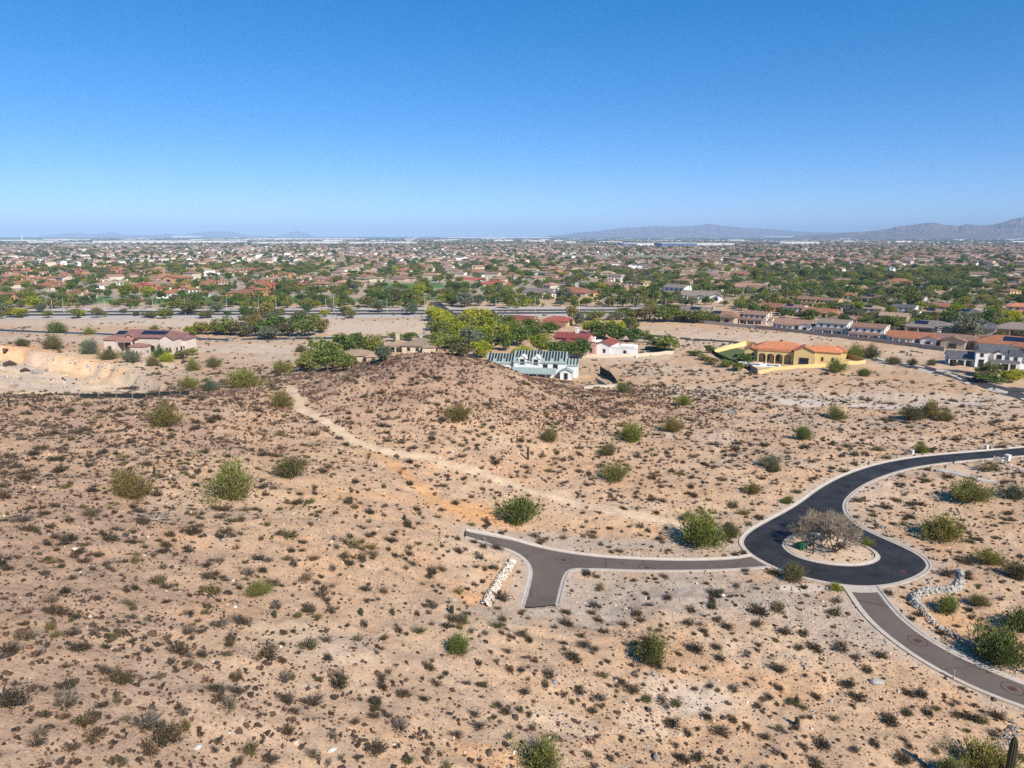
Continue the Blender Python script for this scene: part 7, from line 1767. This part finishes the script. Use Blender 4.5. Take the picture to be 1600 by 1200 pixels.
# ------------------------------------------------------------------ warehouses
M_ware = mottled('white_cladding', (.64, .63, .61), .04, .02); M_wroof = mat('white_roof', (.66, .65, .63), .8, .2); M_blue = mat('blue_cladding', (.08, .14, .28), .7, .3); M_dock = mat('dock_doors', (.10, .10, .11), .8, .2)
def warehouse(px0, px1, py, h, label, m=M_ware, depth=160, docks=0):
    a = plane_pt(px0, py); b = plane_pt(px1, py); c = (a + b) / 2; w = b[0] - a[0]; e = empty('warehouse', (c[0], c[1], 0))
    mb = MB(); mb.box(-w / 2, w / 2, 0, depth, -1, h); mb.build('wall', m, e); mb = MB(); mb.box(-w / 2 - 1, w / 2 + 1, -1, depth + 1, h, h + 1.2); mb.build('roof', M_wroof, e)
    for k in range(docks):
        x = -w / 2 + w * (k + .5) / docks; mb = MB(); mb.box(x - w / docks * .22, x + w / docks * .22, -.6, 0, 0, h * .6); mb.build('dock_door', M_dock, e)
    tag(e, label, 'warehouse', 'warehouses near the horizon')
warehouse(145, 262, 381.5, 17, 'longest white warehouse on the far left', depth=300, docks=9); warehouse(264, 360, 381.0, 15, 'second long white warehouse right of the longest', depth=260, docks=12); warehouse(68, 110, 376.5, 16, 'distant white warehouse left of the longest', depth=300)
warehouse(100, 140, 382.5, 9, 'grey-white warehouse with dark doors left of the longest', docks=6); warehouse(395, 435, 382.3, 12, 'first pale warehouse of the middle row'); warehouse(438, 480, 382.2, 12, 'second pale warehouse of the middle row', docks=8); warehouse(485, 528, 382.0, 13, 'third pale warehouse of the middle row'); warehouse(545, 575, 382.2, 12, 'fourth pale warehouse of the middle row'); warehouse(585, 645, 382.0, 12, 'last and longest pale warehouse of the middle row', docks=8)
warehouse(974, 994, 385.5, 13, 'small blue-fronted warehouse right of centre', M_blue, docks=0); warehouse(995, 1030, 385.0, 12, 'white warehouse between two blue ones'); warehouse(1034, 1088, 386.2, 15, 'long blue-fronted warehouse right of centre', M_blue); warehouse(1089, 1148, 385.0, 12, 'long white warehouse right of the blue one'); warehouse(1219, 1280, 382.5, 13, 'white warehouse alone on the right')
warehouse(1180, 1420, 371.4, 30, 'thin white band of far sheds right of centre', depth=600); warehouse(1480, 1640, 371.8, 30, 'thin white band of far sheds at the right edge', depth=600); warehouse(270, 300, 371.6, 40, 'far white shed under the left hills', depth=500); warehouse(700, 860, 372.2, 18, 'low far white sheds in the middle', depth=600); warehouse(0, 60, 377.5, 13, 'white shed at the left frame edge', depth=200); warehouse(395, 560, 374.6, 14, 'broad low far shed left of centre', depth=400)
q = plane_pt(35, 377.5); mb = MB(); mb.bar((0, 0, 0), (0, 0, 42), 4.5, 3.5, 12, cap=True); mb.bar((0, 0, 42), (0, 0, 46), 5, 5, 12, cap=True); o = mb.build('water_tower', M_ware); o.location = (q[0], q[1], 0); tag(o, 'thin white tower on the far left horizon', 'tower')
r5 = np.random.default_rng(91); nfar = 5200; R = r5.uniform(4400, 15000, nfar); A = np.radians(r5.uniform(-38, 38, nfar)); bx_ = R * np.sin(A); by_ = R * np.cos(A); okf = fbm(bx_ / 900, by_ / 500, 95, 3) > .44
mb = MB(); mb.box(-.5, .5, -.5, .5, 0, 1); fb = [mb.mesh('far_block_mesh', [m_]) for m_ in (M_ware, WALL['tan'], ROOF['rose'], WALL['cream'])]
nn = okf.sum(); big = r5.random(nn) < .02; w_ = np.where(big, r5.uniform(60, 180, nn), r5.uniform(14, 34, nn)); scatter('far_blocks', 'pale roofs and sheds toward the horizon', fb, np.stack([bx_[okf], by_[okf], np.zeros(nn)], 1), np.stack([w_, w_ * .6, np.where(big, 10, 5)], 1), np.stack([np.zeros(nn), np.zeros(nn), r5.uniform(-.1, .1, nn)], 1), np.where(big, 0, r5.integers(1, 4, nn)))

# ------------------------------------------------------------------ mountains: ridges whose crest follows the skyline
M_mtn = mat('mountain_rock', (.15, .105, .085), .95, .1)
_g = N(M_mtn, 'ShaderNodeNewGeometry'); _n = noise_node(M_mtn, .004, 6, .7, _g.outputs['Position']); L(M_mtn, ramp(M_mtn, _n, [(.3, (.085, .06, .05)), (.7, (.21, .15, .12))]), bsdf(M_mtn).inputs['Base Color'])
def range_(name, sky_, D, depth, seed, label):
    a = np.array(sky_, dtype=float); xs = np.arange(a[0, 0], a[-1, 0] + .1, 1.0); ys = np.interp(xs, a[:, 0], a[:, 1]); ys += (fbm(xs / 5, xs * 0, seed, 3) - .5) * 1.2 * np.clip((367.5 - ys) / 6, 0, 1)
    t = np.linspace(-1, 1, 41); V = []
    d = pdir(xs, ys); d = d / d[:, 1:2] * D; crest = np.maximum(CAMZ + d[:, 2], 0)
    for u in t:
        Y_ = D + u * depth; X_ = d[:, 0] * (Y_ / D) + 0 * xs; f = (1 - abs(u)) ** .85
        rdg = fbm(X_ / (depth * .16), Y_ / (depth * .3) + 0 * X_, seed + 3, 4); rdg2 = np.abs(fbm(X_ / (depth * .07), Y_ / (depth * .25) + 0 * X_, seed + 5, 3) - .5) * 2
        hh = crest * (f * (1 if u == 0 else (.62 + .55 * rdg - .45 * rdg2 * (abs(u) > .04)))) ; hh = np.minimum(hh, crest * (.2 + .8 * f)) ; V.append(np.stack([X_, np.full(len(xs), Y_), hh - 12], 1))
    V = np.stack(V); ny, nx = V.shape[:2]; i, j = np.meshgrid(np.arange(ny - 1), np.arange(nx - 1), indexing='ij'); b = (i * nx + j).ravel(); F = np.stack([b, b + 1, b + nx + 1, b + nx], 1)
    o = obj(name, mesh_np(name, V.reshape(-1, 3), F, [M_mtn], False)); tag(o, label, kind='structure')
range_('mountain_range', [(1240, 367.6), (1290, 364.5), (1320, 362), (1350, 360.5), (1385, 357), (1400, 353), (1425, 350), (1440, 347.6), (1462, 347), (1475, 350), (1500, 352), (1510, 349), (1530, 351), (1550, 350), (1570, 345), (1585, 340), (1600, 338), (1640, 331), (1700, 327), (1800, 332), (1900, 345)], 10500, 1900, 5, 'rugged purple-brown mountains rising on the right horizon')
range_('blue_hills', [(850, 368), (880, 366), (900, 363), (950, 358.5), (975, 355), (1000, 354), (1025, 352), (1050, 353.5), (1085, 352), (1105, 349), (1130, 352), (1170, 356), (1200, 357), (1250, 361), (1320, 363), (1400, 366)], 18000, 2600, 8, 'long blue hills beyond the town right of centre')
range_('left_hills', [(60, 368), (85, 366), (105, 363.5), (122, 362), (138, 365.5), (160, 364), (175, 362), (192, 366), (240, 366.5), (260, 364.5), (285, 366.5), (300, 363), (325, 361), (345, 360), (368, 362.5), (392, 367), (425, 368)], 23000, 2200, 9, 'low faint hills on the left horizon')
range_('lone_peak', [(430, 368), (448, 364), (463, 360), (475, 363), (490, 367.5)], 25000, 1500, 12, 'single faint peak on the left horizon')
for k_, p_ in proto.items(): drop_tree(p_)
# ------------------------------------------------------------------ the air
hz = MB(); hz.box(-46000, 46000, -46000, 46000, -16, 520)
hm = bpy.data.materials.new('haze_air'); hm.use_nodes = True; hn = hm.node_tree; hn.nodes.remove(hn.nodes['Principled BSDF'])
pv = hn.nodes.new('ShaderNodeVolumePrincipled'); pv.inputs['Color'].default_value = (.50, .72, 1.0, 1); pv.inputs['Density'].default_value = 7.0e-5; pv.inputs['Anisotropy'].default_value = -0.2
hn.links.new(pv.outputs[0], hn.nodes['Material Output'].inputs['Volume'])
ho = hz.build('haze', hm); tag(ho, 'thin bluish haze filling the air over the plain', kind='stuff')
finish_labels()
